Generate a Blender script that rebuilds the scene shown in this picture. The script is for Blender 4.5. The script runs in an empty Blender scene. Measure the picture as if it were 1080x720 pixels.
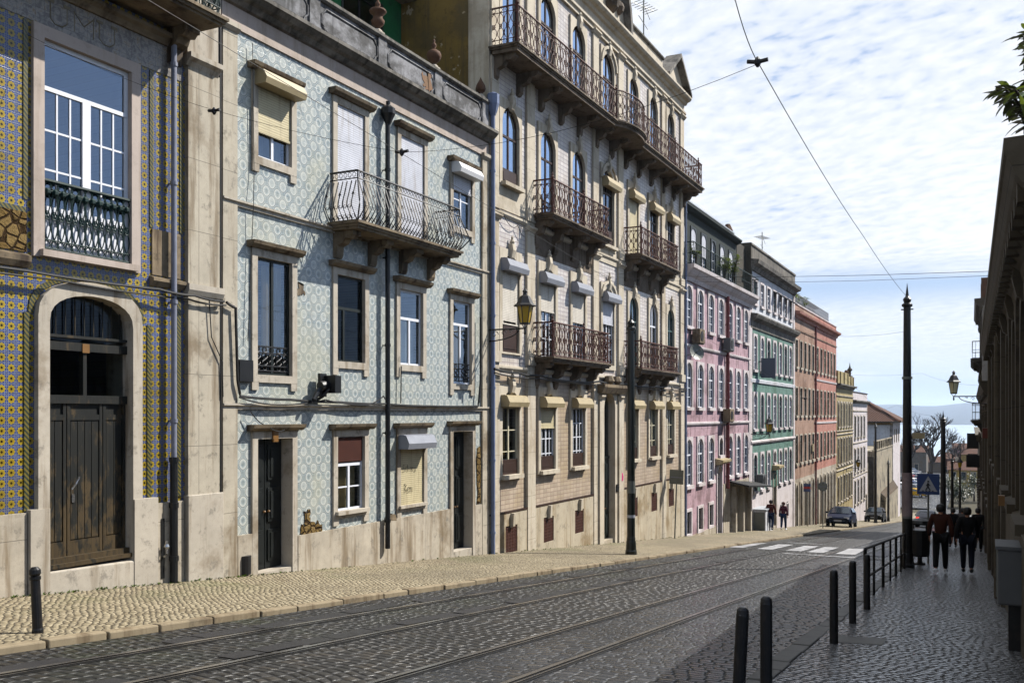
import bpy, math, random
from mathutils import Vector, Matrix, Euler
S = bpy.context.scene
COL = S.collection
random.seed(7)
PI = math.pi

# ------------------------------------------------------------------ mesh helper
ORG = {}
class MB:
    def __init__(s): s.v = []; s.f = []; s.mi = []; s.m = 0
    def add(s, vs, fs):
        n = len(s.v); s.v += [tuple(p) for p in vs]
        for f in fs: s.f.append([i + n for i in f]); s.mi.append(s.m)
        return s
    def box(s, x0, x1, y0, y1, z0, z1):
        if x0 > x1: x0, x1 = x1, x0
        return s.add([(x0,y0,z0),(x1,y0,z0),(x1,y1,z0),(x0,y1,z0),(x0,y0,z1),(x1,y0,z1),(x1,y1,z1),(x0,y1,z1)],
              [(0,3,2,1),(4,5,6,7),(0,1,5,4),(1,2,6,5),(2,3,7,6),(3,0,4,7)])
    def quad(s, a, b, c, d): return s.add([a,b,c,d], [(0,1,2,3)])
    def poly(s, pts): return s.add(pts, [tuple(range(len(pts)))])
    def prism_y(s, prof, y0, y1):            # prof: (x,z) polygon carried along y
        n = len(prof)
        return s.add([(x,y0,z) for x,z in prof] + [(x,y1,z) for x,z in prof],
              [(i,(i+1)%n,n+(i+1)%n,n+i) for i in range(n)] + [tuple(range(n)), tuple(range(2*n-1,n-1,-1))])
    def prism_x(s, prof, x0, x1):            # prof: (y,z) polygon carried along x
        n = len(prof)
        return s.add([(x0,y,z) for y,z in prof] + [(x1,y,z) for y,z in prof],
              [(i,(i+1)%n,n+(i+1)%n,n+i) for i in range(n)] + [tuple(range(n)), tuple(range(2*n-1,n-1,-1))])
    def prism_z(s, prof, z0, z1):
        n = len(prof)
        return s.add([(x,y,z0) for x,y in prof] + [(x,y,z1) for x,y in prof],
              [(i,(i+1)%n,n+(i+1)%n,n+i) for i in range(n)] + [tuple(range(n)), tuple(range(2*n-1,n-1,-1))])
    def tube(s, path, r, n=5, closed=False):
        P = [Vector(p) for p in path]; k = len(P)
        if k < 2: return s
        rr = r if isinstance(r, (list, tuple)) else [r]*k
        vs = []; fs = []
        for i in range(k):
            a = P[i-1] if (i > 0 or closed) else P[i]
            b = P[(i+1) % k] if (i < k-1 or closed) else P[i]
            t = (b - a)
            t = t.normalized() if t.length > 1e-9 else Vector((0,0,1))
            u = t.cross(Vector((0,0,1)) if abs(t.z) < .9 else Vector((1,0,0))).normalized(); w = t.cross(u)
            for j in range(n):
                an = 2*PI*j/n + .4
                vs.append(P[i] + (u*math.cos(an) + w*math.sin(an))*rr[i])
        m = k if closed else k-1
        for i in range(m):
            for j in range(n):
                fs.append((i*n+j, i*n+(j+1)%n, ((i+1)%k)*n+(j+1)%n, ((i+1)%k)*n+j))
        if not closed: fs += [tuple(range(n-1,-1,-1)), tuple((k-1)*n+j for j in range(n))]
        return s.add(vs, fs)
    def lathe(s, prof, c, n=12):             # prof: (r,z) from below, axis through c
        vs = []; fs = []
        for r, z in prof:
            for j in range(n):
                a = 2*PI*j/n + PI/n; vs.append((c[0]+r*math.cos(a), c[1]+r*math.sin(a), c[2]+z))
        for i in range(len(prof)-1):
            for j in range(n): fs.append((i*n+j, i*n+(j+1)%n, (i+1)*n+(j+1)%n, (i+1)*n+j))
        fs += [tuple(range(n-1,-1,-1)), tuple((len(prof)-1)*n+j for j in range(n))]
        return s.add(vs, fs)
    def mesh(s, name, mats, org=(0,0,0), smooth=False):
        me = bpy.data.meshes.new(name)
        me.from_pydata([(x-org[0], y-org[1], z-org[2]) for x,y,z in s.v], [], s.f)
        if not isinstance(mats, (list, tuple)): mats = [mats]
        for m in mats: me.materials.append(m)
        if any(s.mi): me.polygons.foreach_set('material_index', s.mi)
        if smooth: me.polygons.foreach_set('use_smooth', [True]*len(me.polygons))
        me.update()
        return me
    def build(s, name, mats, parent=None, loc=None, smooth=False, bevel=0):
        org = ORG.get(parent.name, (0,0,0)) if parent else (loc or (0,0,0))
        o = bpy.data.objects.new(name, s.mesh(name, mats, org, smooth))
        COL.objects.link(o)
        if parent: o.parent = parent; ORG[o.name] = org
        elif loc: o.location = loc
        if bevel:
            b = o.modifiers.new('bevel', 'BEVEL'); b.width = bevel; b.segments = 2; b.limit_method = 'ANGLE'
        return o

def tag(o, label=None, cat=None, group=None, kind=None):
    if label: o['label'] = label
    if cat: o['category'] = cat
    if group: o['group'] = group
    if kind: o['kind'] = kind
    return o
def thing(name, loc, label, cat, group=None, rotz=0):
    o = bpy.data.objects.new(name, None); COL.objects.link(o); o.empty_display_size = .2
    o.location = loc; o.rotation_euler = (0, 0, rotz); ORG[o.name] = tuple(loc)
    return tag(o, label, cat, group)
def put(me, name, parent, loc=(0,0,0)):
    o = bpy.data.objects.new(name, me); COL.objects.link(o); o.parent = parent; o.location = loc
    return o
def copy_tree(o, parent=None):
    c = o.copy(); COL.objects.link(c)
    if parent: c.parent = parent
    for ch in list(o.children): copy_tree(ch, c)
    return c

# ------------------------------------------------------------------ node helper
class NT:
    def __init__(s, name):
        s.mat = bpy.data.materials.new(name); s.mat.use_nodes = True
        s.nt = s.mat.node_tree; s.nt.nodes.clear()
        s._pos = None
    def n(s, t, **kw):
        x = s.nt.nodes.new(t)
        for k, v in kw.items(): setattr(x, k, v)
        return x
    def set(s, sock, v):
        if hasattr(v, 'links') or isinstance(v, bpy.types.NodeSocket): s.nt.links.new(v, sock)
        elif isinstance(v, (tuple, list)) and len(v) == 3 and sock.type == 'RGBA': sock.default_value = (*v, 1)
        else: sock.default_value = v
    def m(s, op, a, b=0.0, c=None, clamp=False):
        x = s.n('ShaderNodeMath', operation=op, use_clamp=clamp)
        s.set(x.inputs[0], a); s.set(x.inputs[1], b)
        if c is not None: s.set(x.inputs[2], c)
        return x.outputs[0]
    def mix(s, f, a, b, mode='MIX'):
        x = s.n('ShaderNodeMix', data_type='RGBA', blend_type=mode)
        s.set(x.inputs[0], f); s.set(x.inputs[6], a); s.set(x.inputs[7], b)
        return x.outputs[2]
    def pos(s):
        if not s._pos: s._pos = s.n('ShaderNodeNewGeometry').outputs['Position']
        return s._pos
    def objc(s): return s.n('ShaderNodeTexCoord').outputs['Object']
    def xyz(s, v):
        x = s.n('ShaderNodeSeparateXYZ'); s.set(x.inputs[0], v); return x.outputs
    def vec(s, a, b, c):
        x = s.n('ShaderNodeCombineXYZ'); s.set(x.inputs[0], a); s.set(x.inputs[1], b); s.set(x.inputs[2], c); return x.outputs[0]
    def vmul(s, v, k):
        x = s.n('ShaderNodeVectorMath', operation='MULTIPLY'); s.set(x.inputs[0], v); x.inputs[1].default_value = k; return x.outputs[0]
    def vadd(s, v, w):
        x = s.n('ShaderNodeVectorMath', operation='ADD'); s.set(x.inputs[0], v); s.set(x.inputs[1], w); return x.outputs[0]
    def noise(s, v, sc, det=3, rough=.55, dist=0.0, col=False):
        x = s.n('ShaderNodeTexNoise'); s.set(x.inputs['Vector'], v)
        x.inputs['Scale'].default_value = sc; x.inputs['Detail'].default_value = det
        x.inputs['Roughness'].default_value = rough; x.inputs['Distortion'].default_value = dist
        return x.outputs[1 if col else 0]
    def vor(s, v, sc, feat='F1', rnd=1.0, metric='EUCLIDEAN'):
        x = s.n('ShaderNodeTexVoronoi', feature=feat)
        if feat != 'DISTANCE_TO_EDGE': x.distance = metric
        s.set(x.inputs['Vector'], v); x.inputs['Scale'].default_value = sc; x.inputs['Randomness'].default_value = rnd
        return x.outputs
    def ramp(s, f, stops, interp='LINEAR'):
        x = s.n('ShaderNodeValToRGB'); e = x.color_ramp.elements; x.color_ramp.interpolation = interp
        s.set(x.inputs[0], f)
        while len(e) < len(stops): e.new(.5)
        for i, (p, c) in enumerate(stops):
            e[i].position = p; e[i].color = (*c, 1) if isinstance(c, tuple) else (c, c, c, 1)
        return x.outputs[0]
    def rng(s, v, a, b, c=0.0, d=1.0):
        x = s.n('ShaderNodeMapRange', interpolation_type='SMOOTHSTEP')
        s.set(x.inputs[0], v)
        for i, q in enumerate((a, b, c, d)): x.inputs[i+1].default_value = q
        return x.outputs[0]
    def bump(s, h, st=.3, dist=.02, normal=None):
        x = s.n('ShaderNodeBump'); s.set(x.inputs['Height'], h)
        x.inputs['Strength'].default_value = st; x.inputs['Distance'].default_value = dist
        if normal: s.set(x.inputs['Normal'], normal)
        return x.outputs[0]
    def out(s, col, rough=.7, spec=.4, metal=0.0, normal=None, **kw):
        b = s.n('ShaderNodeBsdfPrincipled')
        gm = s.n('ShaderNodeGamma'); s.set(gm.inputs[0], col if not isinstance(col, tuple) else (*col, 1)); gm.inputs[1].default_value = 1.40   # deepens the mixed pigment colours
        s.set(b.inputs['Base Color'], gm.outputs[0]); s.set(b.inputs['Roughness'], rough)
        s.set(b.inputs['Specular IOR Level'], spec); s.set(b.inputs['Metallic'], metal)
        if normal: s.set(b.inputs['Normal'], normal)
        for k, v in kw.items(): s.set(b.inputs[k.replace('_', ' ')], v)
        o = s.n('ShaderNodeOutputMaterial'); s.nt.links.new(b.outputs[0], o.inputs[0])
        return s.mat

def plaster(name, col, stain=(.22,.17,.11), amt=.35, var=.14, rough=.8, joints=None, grey=0.0, bump=.25, streak=True, peel=None):
    """Painted render or stone: mottling, vertical run marks, soot patches, optional block joints, optional peeled patches."""
    t = NT(name); p = t.pos()
    n1 = t.noise(p, 1.1, 5, .6); n2 = t.noise(p, 9, 4, .6)
    f = t.m('ADD', t.m('MULTIPLY', t.m('SUBTRACT', n1, .5), 1.6), t.m('MULTIPLY', t.m('SUBTRACT', n2, .5), .8))
    c = t.mix(t.m('MULTIPLY_ADD', f, .5, .5, clamp=True), tuple(max(0, q*(1-var*1.6)) for q in col), tuple(min(.85, q*(1+var)) for q in col))
    if streak:
        sv = t.vmul(p, (2.6, 2.6, .22)); st = t.noise(sv, 1.6, 5, .65)
        c = t.mix(t.m('MULTIPLY', t.rng(st, .49, .70), min(1, amt*1.15)), c, stain)
    pt = t.noise(t.vadd(p, (3.7, 9.1, 1.3)), .55, 6, .68)
    c = t.mix(t.m('MULTIPLY', t.rng(pt, .50, .67), min(1, amt*1.1)), c, stain)
    g2 = t.noise(t.vadd(p, (1.1, 6.2, 4.4)), 3.6, 9, .74)
    c = t.mix(t.m('MULTIPLY', t.rng(g2, .53, .66), min(1, amt*.95)), c, tuple(q*.42 for q in col))
    if grey:
        g = t.noise(t.vadd(t.vmul(p, (1, 1, 1.6)), (17, 3, 5)), 1.3, 7, .7)
        c = t.mix(t.m('MULTIPLY', t.rng(g, .40, .62), grey), c, (.055, .052, .048))
    spk = t.noise(p, 60, 2, .5)
    c = t.mix(t.m('MULTIPLY', t.rng(spk, .62, .75), .25), c, tuple(q*.5 for q in col))
    h = t.m('ADD', t.m('MULTIPLY', n2, .5), t.m('MULTIPLY', t.noise(p, 45, 3, .6), .35))
    if peel:
        pn = t.rng(t.noise(t.vadd(p, (5, 2, 8)), .8, 6, .62), .63, .645)
        c = t.mix(pn, c, peel); h = t.m('SUBTRACT', h, t.m('MULTIPLY', pn, .6))
    if joints:
        w, hh = joints; x, y, z = t.xyz(p)
        jy = t.m('ABSOLUTE', t.m('SUBTRACT', t.m('FRACT', t.m('DIVIDE', y, w)), .5))
        jz = t.m('ABSOLUTE', t.m('SUBTRACT', t.m('FRACT', t.m('DIVIDE', z, hh)), .5))
        j = t.m('MAXIMUM', t.rng(jy, .5-.008/w, .5-.002/w), t.rng(jz, .5-.008/hh, .5-.002/hh))
        c = t.mix(t.m('MULTIPLY', j, .7), c, tuple(q*.35 for q in col)); h = t.m('SUBTRACT', h, j)
    return t.out(c, rough, .25, normal=t.bump(h, bump, .012))

def simple(name, col, rough=.5, spec=.4, metal=0.0, var=.25, sc=6, rust=None, **kw):
    t = NT(name); p = t.pos(); n = t.noise(p, sc, 4, .6)
    c = t.mix(n, tuple(q*(1-var) for q in col), tuple(min(1, q*(1+var)) for q in col))
    if rust:
        r = t.noise(p, 14, 5, .65); c = t.mix(t.rng(r, .5, .66), c, rust)
    return t.out(c, t.m('MULTIPLY_ADD', n, .2, rough-.1), spec, metal, normal=t.bump(t.noise(p, sc*6, 3), .08, .004), **kw)

# ------------------------------------------------------------------ materials
M = {}
M['stone']   = plaster('cream limestone', (.51,.47,.405), amt=.6, var=.18, joints=None)
M['stonej']  = plaster('cream limestone blocks', (.50,.46,.385), amt=.65, var=.2, joints=(3.9, 1.18))
M['pink_stone'] = plaster('pinkish limestone', (.50,.44,.395), amt=.25, var=.1)
M['plinth']  = plaster('weathered plinth stone', (.51,.465,.39), stain=(.22,.165,.10), amt=.6, var=.26, joints=(1.57, 6.0))
M['b3stone'] = plaster('pale limestone blocks', (.57,.52,.435), stain=(.25,.18,.10), amt=.32, var=.12, joints=(7.0, .62))
M['b3trim']  = plaster('pale limestone trim', (.57,.52,.435), stain=(.22,.17,.10), amt=.32, var=.12)
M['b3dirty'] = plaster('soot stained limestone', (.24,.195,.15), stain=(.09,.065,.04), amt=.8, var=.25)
M['b3plinth'] = plaster('cream plinth panels', (.51,.46,.37), stain=(.25,.18,.09), amt=.6, var=.15, joints=(1.25, 9.0))
M['greystone'] = plaster('lichen grey parapet stone', (.36,.36,.37), stain=(.08,.08,.08), amt=.7, var=.22, grey=.75)
M['coping']  = plaster('dirty coping stone', (.30,.28,.25), stain=(.06,.055,.045), amt=.8, var=.25, grey=.5)
M['hood']    = plaster('dirty lintel ledge', (.33,.27,.19), stain=(.08,.05,.03), amt=.8, var=.3, grey=.3)
M['ochre']   = plaster('ochre gable render', (.27,.195,.06), stain=(.14,.11,.06), amt=.6, var=.25, peel=(.40,.34,.24))
M['setback_green'] = plaster('green setback wall', (.035,.21,.085), stain=(.02,.10,.05), amt=.5, var=.25)
def rubble():
    t = NT('bare yellow rubble'); p = t.vadd(t.pos(), t.vmul(t.noise(t.pos(), 3, 3, .5, col=True), (.1,.1,.1)))
    e = t.vor(p, 6.5, 'DISTANCE_TO_EDGE')[0]; f = t.vor(p, 6.5); k = t.xyz(f[1]); g = t.rng(e, .02, .12)
    c = t.mix(k[0], (.26,.19,.08), (.40,.31,.16)); c = t.mix(t.m('MULTIPLY', t.noise(p, 14, 5, .7), .6), c, (.14,.09,.04)); c = t.mix(g, (.09,.06,.03), c)
    return t.out(c, .95, .1, normal=t.bump(t.m('ADD', t.m('MULTIPLY', g, .8), t.noise(p, 20, 5, .7)), 1.0, .05))
M['rubble'] = rubble()
M['pink']    = plaster('pink render', (.49,.365,.395), stain=(.28,.20,.21), amt=.9, var=.1)
M['teal']    = plaster('sea green tiles', (.20,.31,.275), stain=(.10,.19,.14), amt=.9, var=.18, joints=(.3,.3))
M['palewhite'] = plaster('pale lilac render', (.60,.61,.64), stain=(.34,.33,.31), amt=.4, var=.08)
M['salmon']  = plaster('salmon render', (.43,.31,.245), stain=(.25,.16,.11), amt=.9, var=.16)
M['coral']   = plaster('coral red render', (.48,.275,.225), stain=(.33,.16,.12), amt=.9, var=.16)
M['cream']   = plaster('yellow cream render', (.42,.36,.21), stain=(.25,.18,.09), amt=.5, var=.1)
M['lilac']   = plaster('lilac white render', (.60,.56,.56), stain=(.33,.28,.24), amt=.4, var=.08)
M['shade_white'] = plaster('white render in blue shade tone', (.50,.54,.60), stain=(.3,.3,.3), amt=.4, var=.1)
M['retaining'] = plaster('streaked retaining wall', (.44,.39,.30), stain=(.10,.085,.065), amt=.9, var=.25)
M['dkwall']  = plaster('dark stained and shade toned wall', (.13,.115,.09), stain=(.04,.035,.03), amt=.7, var=.3)
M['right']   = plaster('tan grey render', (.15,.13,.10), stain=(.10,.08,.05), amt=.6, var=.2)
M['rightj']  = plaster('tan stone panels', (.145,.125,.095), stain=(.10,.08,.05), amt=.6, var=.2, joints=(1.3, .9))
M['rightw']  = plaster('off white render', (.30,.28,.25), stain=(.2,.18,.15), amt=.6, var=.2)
M['vent']    = simple('rusty perforated vent', (.10,.05,.035), .8, .2)
M['iron_red'] = simple('rust brown wrought iron', (.125,.055,.042), .65, .25, rust=(.16,.06,.03))
M['iron_blk'] = simple('black wrought iron', (.018,.018,.02), .5, .5, rust=(.04,.025,.02))
M['iron_grn'] = simple('dark green iron', (.012,.03,.024), .42, .5)
M['iron_teal'] = simple('teal green iron', (.014,.055,.052), .6, .2)
M['pole_grn'] = simple('bottle green pole paint', (.009,.019,.009), .38, .5)
M['blackpaint'] = simple('black bollard paint', (.014,.014,.016), .45, .35, rust=(.04,.034,.03))
M['cable']   = simple('black cable', (.012,.012,.012), .6, .3)
M['pipe_grey'] = simple('grey painted downpipe', (.27,.28,.33), .5, .4)
M['pipe_blk'] = simple('black downpipe', (.015,.017,.02), .45, .4)
M['pipe_blue'] = simple('blue grey downpipe', (.22,.26,.36), .5, .4)
M['pipe_red'] = simple('brick red downpipe', (.22,.06,.06), .55, .4)
M['white']   = simple('white window paint', (.70,.71,.74), .45, .4, var=.06)
M['cream_paint'] = simple('cream window paint', (.58,.54,.42), .5, .4, var=.1)
M['brown_wood'] = simple('dark brown joinery', (.075,.040,.026), .5, .35)
M['green_wood'] = simple('dark green joinery', (.008,.022,.018), .5, .35)
M['pale_green'] = simple('pale green joinery', (.10,.17,.165), .5, .35)
M['door_blk'] = simple('black green door paint', (.016,.022,.02), .5, .35)
M['red_door'] = simple('red brown door', (.17,.05,.025), .5, .35)
M['box_cream'] = simple('cream shutter box', (.40,.34,.22), .5, .35, var=.15)
M['box_grey'] = simple('grey metal shutter box', (.30,.31,.34), .4, .5, var=.12)
M['box_white'] = simple('white shutter box', (.66,.66,.66), .45, .4, var=.06)
M['terracotta'] = simple('brown terracotta urn', (.17,.105,.07), .8, .2, var=.35)
M['steel']   = simple('polished steel rail', (.40,.39,.38), .26, .6, .9, var=.2)
M['granite'] = plaster('granite strip slabs', (.065,.063,.064), stain=(.06,.06,.055), amt=.5, var=.25, rough=.6)
M['kerb']    = plaster('worn kerb stone', (.34,.29,.21), stain=(.14,.10,.06), amt=.6, var=.2)
M['kerb2']   = plaster('grey kerb stone', (.13,.125,.11), stain=(.08,.07,.06), amt=.6, var=.2, rough=.55)
M['plastic'] = simple('grey plastic', (.42,.44,.46), .5, .4, var=.06)
M['utility'] = simple('grey utility cabinet', (.15,.155,.16), .55, .3, var=.08)
M['gold']    = simple('old brass plate', (.25,.14,.03), .5, .5)
M['amber']   = NT('amber lantern glass').out((.55,.40,.05), .25, .5, Transmission_Weight=.35)
M['pale_glass'] = NT('pale lantern glass').out((.62,.58,.40), .25, .5, Transmission_Weight=.4)
M['rubber']  = simple('tyre rubber', (.015,.015,.015), .8, .2)
M['chrome']  = simple('bright metal', (.5,.5,.5), .25, .5, .9)
M['paper']   = plaster('torn paper posters', (.36,.30,.30), stain=(.2,.12,.12), amt=.7, var=.3)
M['stripe']  = plaster('worn white road paint', (.40,.40,.41), stain=(.07,.07,.07), amt=.9, var=.2, streak=False)
M['sign_blue'] = simple('blue sign enamel', (.02,.075,.22), .4, .5, var=.08)
M['sign_white'] = simple('white sign enamel', (.42,.43,.46), .4, .5, var=.04)
M['sign_grey'] = simple('grey sign back', (.20,.21,.19), .5, .5, .3, var=.15)
M['sign_red'] = simple('red sign enamel', (.45,.02,.02), .4, .5, var=.05)
M['magenta'] = simple('magenta sticker', (.55,.02,.22), .5, .4, var=.05)
M['skin']    = simple('skin', (.45,.26,.18), .55, .35, var=.05)
M['hair']    = simple('dark hair', (.02,.014,.01), .55, .35)
M['moss']    = simple('green moss', (.10,.15,.02), .9, .1, var=.4)
M['curtain'] = simple('pale net curtain', (.66,.68,.72), .9, .1, var=.1, sc=3)
M['curtain_y'] = simple('cream curtain', (.62,.52,.36), .9, .1, var=.12, sc=3)
M['board']   = simple('brown board', (.10,.035,.02), .7, .2)

def glass_mat(name, tint=.75, refl=1.0, ior=1.75):
    t = NT(name); p = t.pos()
    nb = t.bump(t.noise(p, 1.7, 2, .5), .05, .05)
    gi = t.n('ShaderNodeNewGeometry'); dp = t.n('ShaderNodeVectorMath', operation='DOT_PRODUCT'); t.set(dp.inputs[0], gi.outputs['Incoming']); t.set(dp.inputs[1], nb)
    f5 = t.m('POWER', t.m('SUBTRACT', 1.0, t.m('ABSOLUTE', dp.outputs['Value']), clamp=True), 4.0)
    r0 = ((ior-1)/(ior+1))**2; frs = t.m('MULTIPLY_ADD', f5, 1-r0, r0)
    g = t.n('ShaderNodeBsdfGlossy'); g.inputs['Roughness'].default_value = .015; t.set(g.inputs['Normal'], nb)
    g.inputs['Color'].default_value = (.68,.82,1,1)  # blue of the sky put into the reflection colour of every pane
    tr = t.n('ShaderNodeBsdfTransparent'); tr.inputs['Color'].default_value = (tint*.93, tint, tint*.98, 1)
    mx = t.n('ShaderNodeMixShader'); t.set(mx.inputs[0], t.m('MULTIPLY', frs, refl, clamp=True))
    t.nt.links.new(tr.outputs[0], mx.inputs[1]); t.nt.links.new(g.outputs[0], mx.inputs[2])
    o = t.n('ShaderNodeOutputMaterial'); t.nt.links.new(mx.outputs[0], o.inputs[0])
    return t.mat
M['glass'] = glass_mat('window glass', .6, 1.0, 2.5)
M['glass_sky'] = glass_mat('bright window glass', .6, 2.3, 2.9)
M['glass_mid'] = glass_mat('blue sky glass', .5, 1.35, 2.5)
M['glass_dim'] = glass_mat('dim window glass', .4, .6, 1.5)

def slat_mat(name, col, pitch=.045):
    t = NT(name); x, y, z = t.xyz(t.pos())
    f = t.m('FRACT', t.m('DIVIDE', z, pitch))
    h = t.m('ABSOLUTE', t.m('SUBTRACT', f, .5))
    gap = t.rng(h, .40, .48)
    n = t.noise(t.pos(), 3, 5, .6)
    c = t.mix(n, tuple(q*.72 for q in col), tuple(min(.85, q*1.12) for q in col))
    dr = t.noise(t.vmul(t.pos(), (5, 5, .5)), 1.6, 5, .65); c = t.mix(t.m('MULTIPLY', t.rng(dr, .5, .72), .45), c, (.26,.21,.14))
    c = t.mix(t.m('MULTIPLY', gap, .65), c, tuple(q*.3 for q in col))
    return t.out(c, .5, .3, normal=t.bump(t.m('SUBTRACT', 1.0, t.m('MULTIPLY', h, h)), .5, .02))
M['slat_white'] = slat_mat('white roller slats', (.60,.61,.65))
M['slat_cream'] = slat_mat('cream roller slats', (.60,.54,.38))
M['slat_pale'] = slat_mat('pale roller slats', (.66,.62,.55))

def azulejo_yellow():
    t = NT('yellow flower azulejo'); x, y, z = t.xyz(t.pos()); T = .141
    u = t.m('SUBTRACT', t.m('FRACT', t.m('DIVIDE', y, T)), .5); v = t.m('SUBTRACT', t.m('FRACT', t.m('DIVIDE', z, T)), .5)
    au = t.m('ABSOLUTE', u); av = t.m('ABSOLUTE', v)
    r = t.m('SQRT', t.m('ADD', t.m('MULTIPLY', u, u), t.m('MULTIPLY', v, v)))
    th = t.m('ARCTAN2', v, u)
    pet = t.m('MULTIPLY_ADD', t.m('COSINE', t.m('MULTIPLY', th, 8)), .03, .375)
    mx = t.m('MAXIMUM', au, av); mn = t.m('MINIMUM', au, av)
    blue = (.012,.065,.27)
    base = (.34,.37,.42)
    edge = t.m('MULTIPLY', t.rng(mx, .30, .315), t.m('SUBTRACT', 1, t.rng(mn, .26, .29)))
    c = t.mix(edge, base, blue)
    corner = t.rng(mn, .30, .33); c = t.mix(corner, c, blue)
    ln = t.m('MULTIPLY', t.rng(mx, .43, .445), t.m('SUBTRACT', 1, t.rng(mx, .47, .48)))
    c = t.mix(t.m('MULTIPLY', ln, .75), c, base)
    ye = t.m('LESS_THAN', r, pet)
    c = t.mix(ye, c, (.42,.345,.055))
    c = t.mix(t.m('MULTIPLY', t.rng(r, .19, .20), t.m('SUBTRACT', 1, t.rng(r, .225, .235))), c, (.34,.20,.03))
    c = t.mix(t.m('SUBTRACT', 1, t.rng(r, .12, .14)), c, (.03,.028,.015))
    rnd = t.n('ShaderNodeTexWhiteNoise'); t.set(rnd.inputs['Vector'], t.vec(t.m('FLOOR', t.m('DIVIDE', y, T)), t.m('FLOOR', t.m('DIVIDE', z, T)), 0.0))
    c = t.mix(t.m('MULTIPLY', rnd.outputs[0], .25), c, (.12,.09,.03))
    n = t.noise(t.pos(), .7, 5, .6)
    c = t.mix(t.m('MULTIPLY', t.rng(n, .5, .7), .35), c, (.16,.13,.06))
    gr = t.rng(mx, .482, .495); c = t.mix(gr, c, (.20,.17,.12))
    h = t.m('ADD', t.m('MULTIPLY', gr, -1.0), t.m('MULTIPLY', rnd.outputs[0], .5))
    return t.out(c, .28, .45, normal=t.bump(h, .25, .006))
M['azul_yellow'] = azulejo_yellow()

def azulejo_border():
    t = NT('green yellow rope border tile'); x, y, z = t.xyz(t.pos())
    f = t.m('FRACT', t.m('DIVIDE', t.m('ADD', z, y), .07))
    c = t.mix(t.rng(f, .45, .55), (.25,.215,.07), (.06,.085,.07))
    c = t.mix(t.m('MULTIPLY', t.noise(t.pos(), 8, 4), .4), c, (.12,.1,.05))
    return t.out(c, .35, .45)
M['azul_border'] = azulejo_border()

def azulejo_frieze():
    t = NT('grey floral frieze tile'); p = t.pos(); x, y, z = t.xyz(p); T = .141
    n = t.noise(p, 9, 5, .7, 1.2)
    c = t.ramp(n, [(0,(.10,.10,.10)),(.42,(.20,.18,.16)),(.56,(.36,.34,.31)),(.68,(.26,.17,.06)),(1,(.30,.24,.08))])
    g = t.m('MAXIMUM', t.rng(t.m('ABSOLUTE', t.m('SUBTRACT', t.m('FRACT', t.m('DIVIDE', y, T)), .5)), .47, .49),
            t.rng(t.m('ABSOLUTE', t.m('SUBTRACT', t.m('FRACT', t.m('DIVIDE', z, T)), .5)), .47, .49))
    c = t.mix(t.m('MULTIPLY', g, .6), c, (.10,.09,.08))
    return t.out(c, .35, .45)
M['azul_frieze'] = azulejo_frieze()

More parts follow.
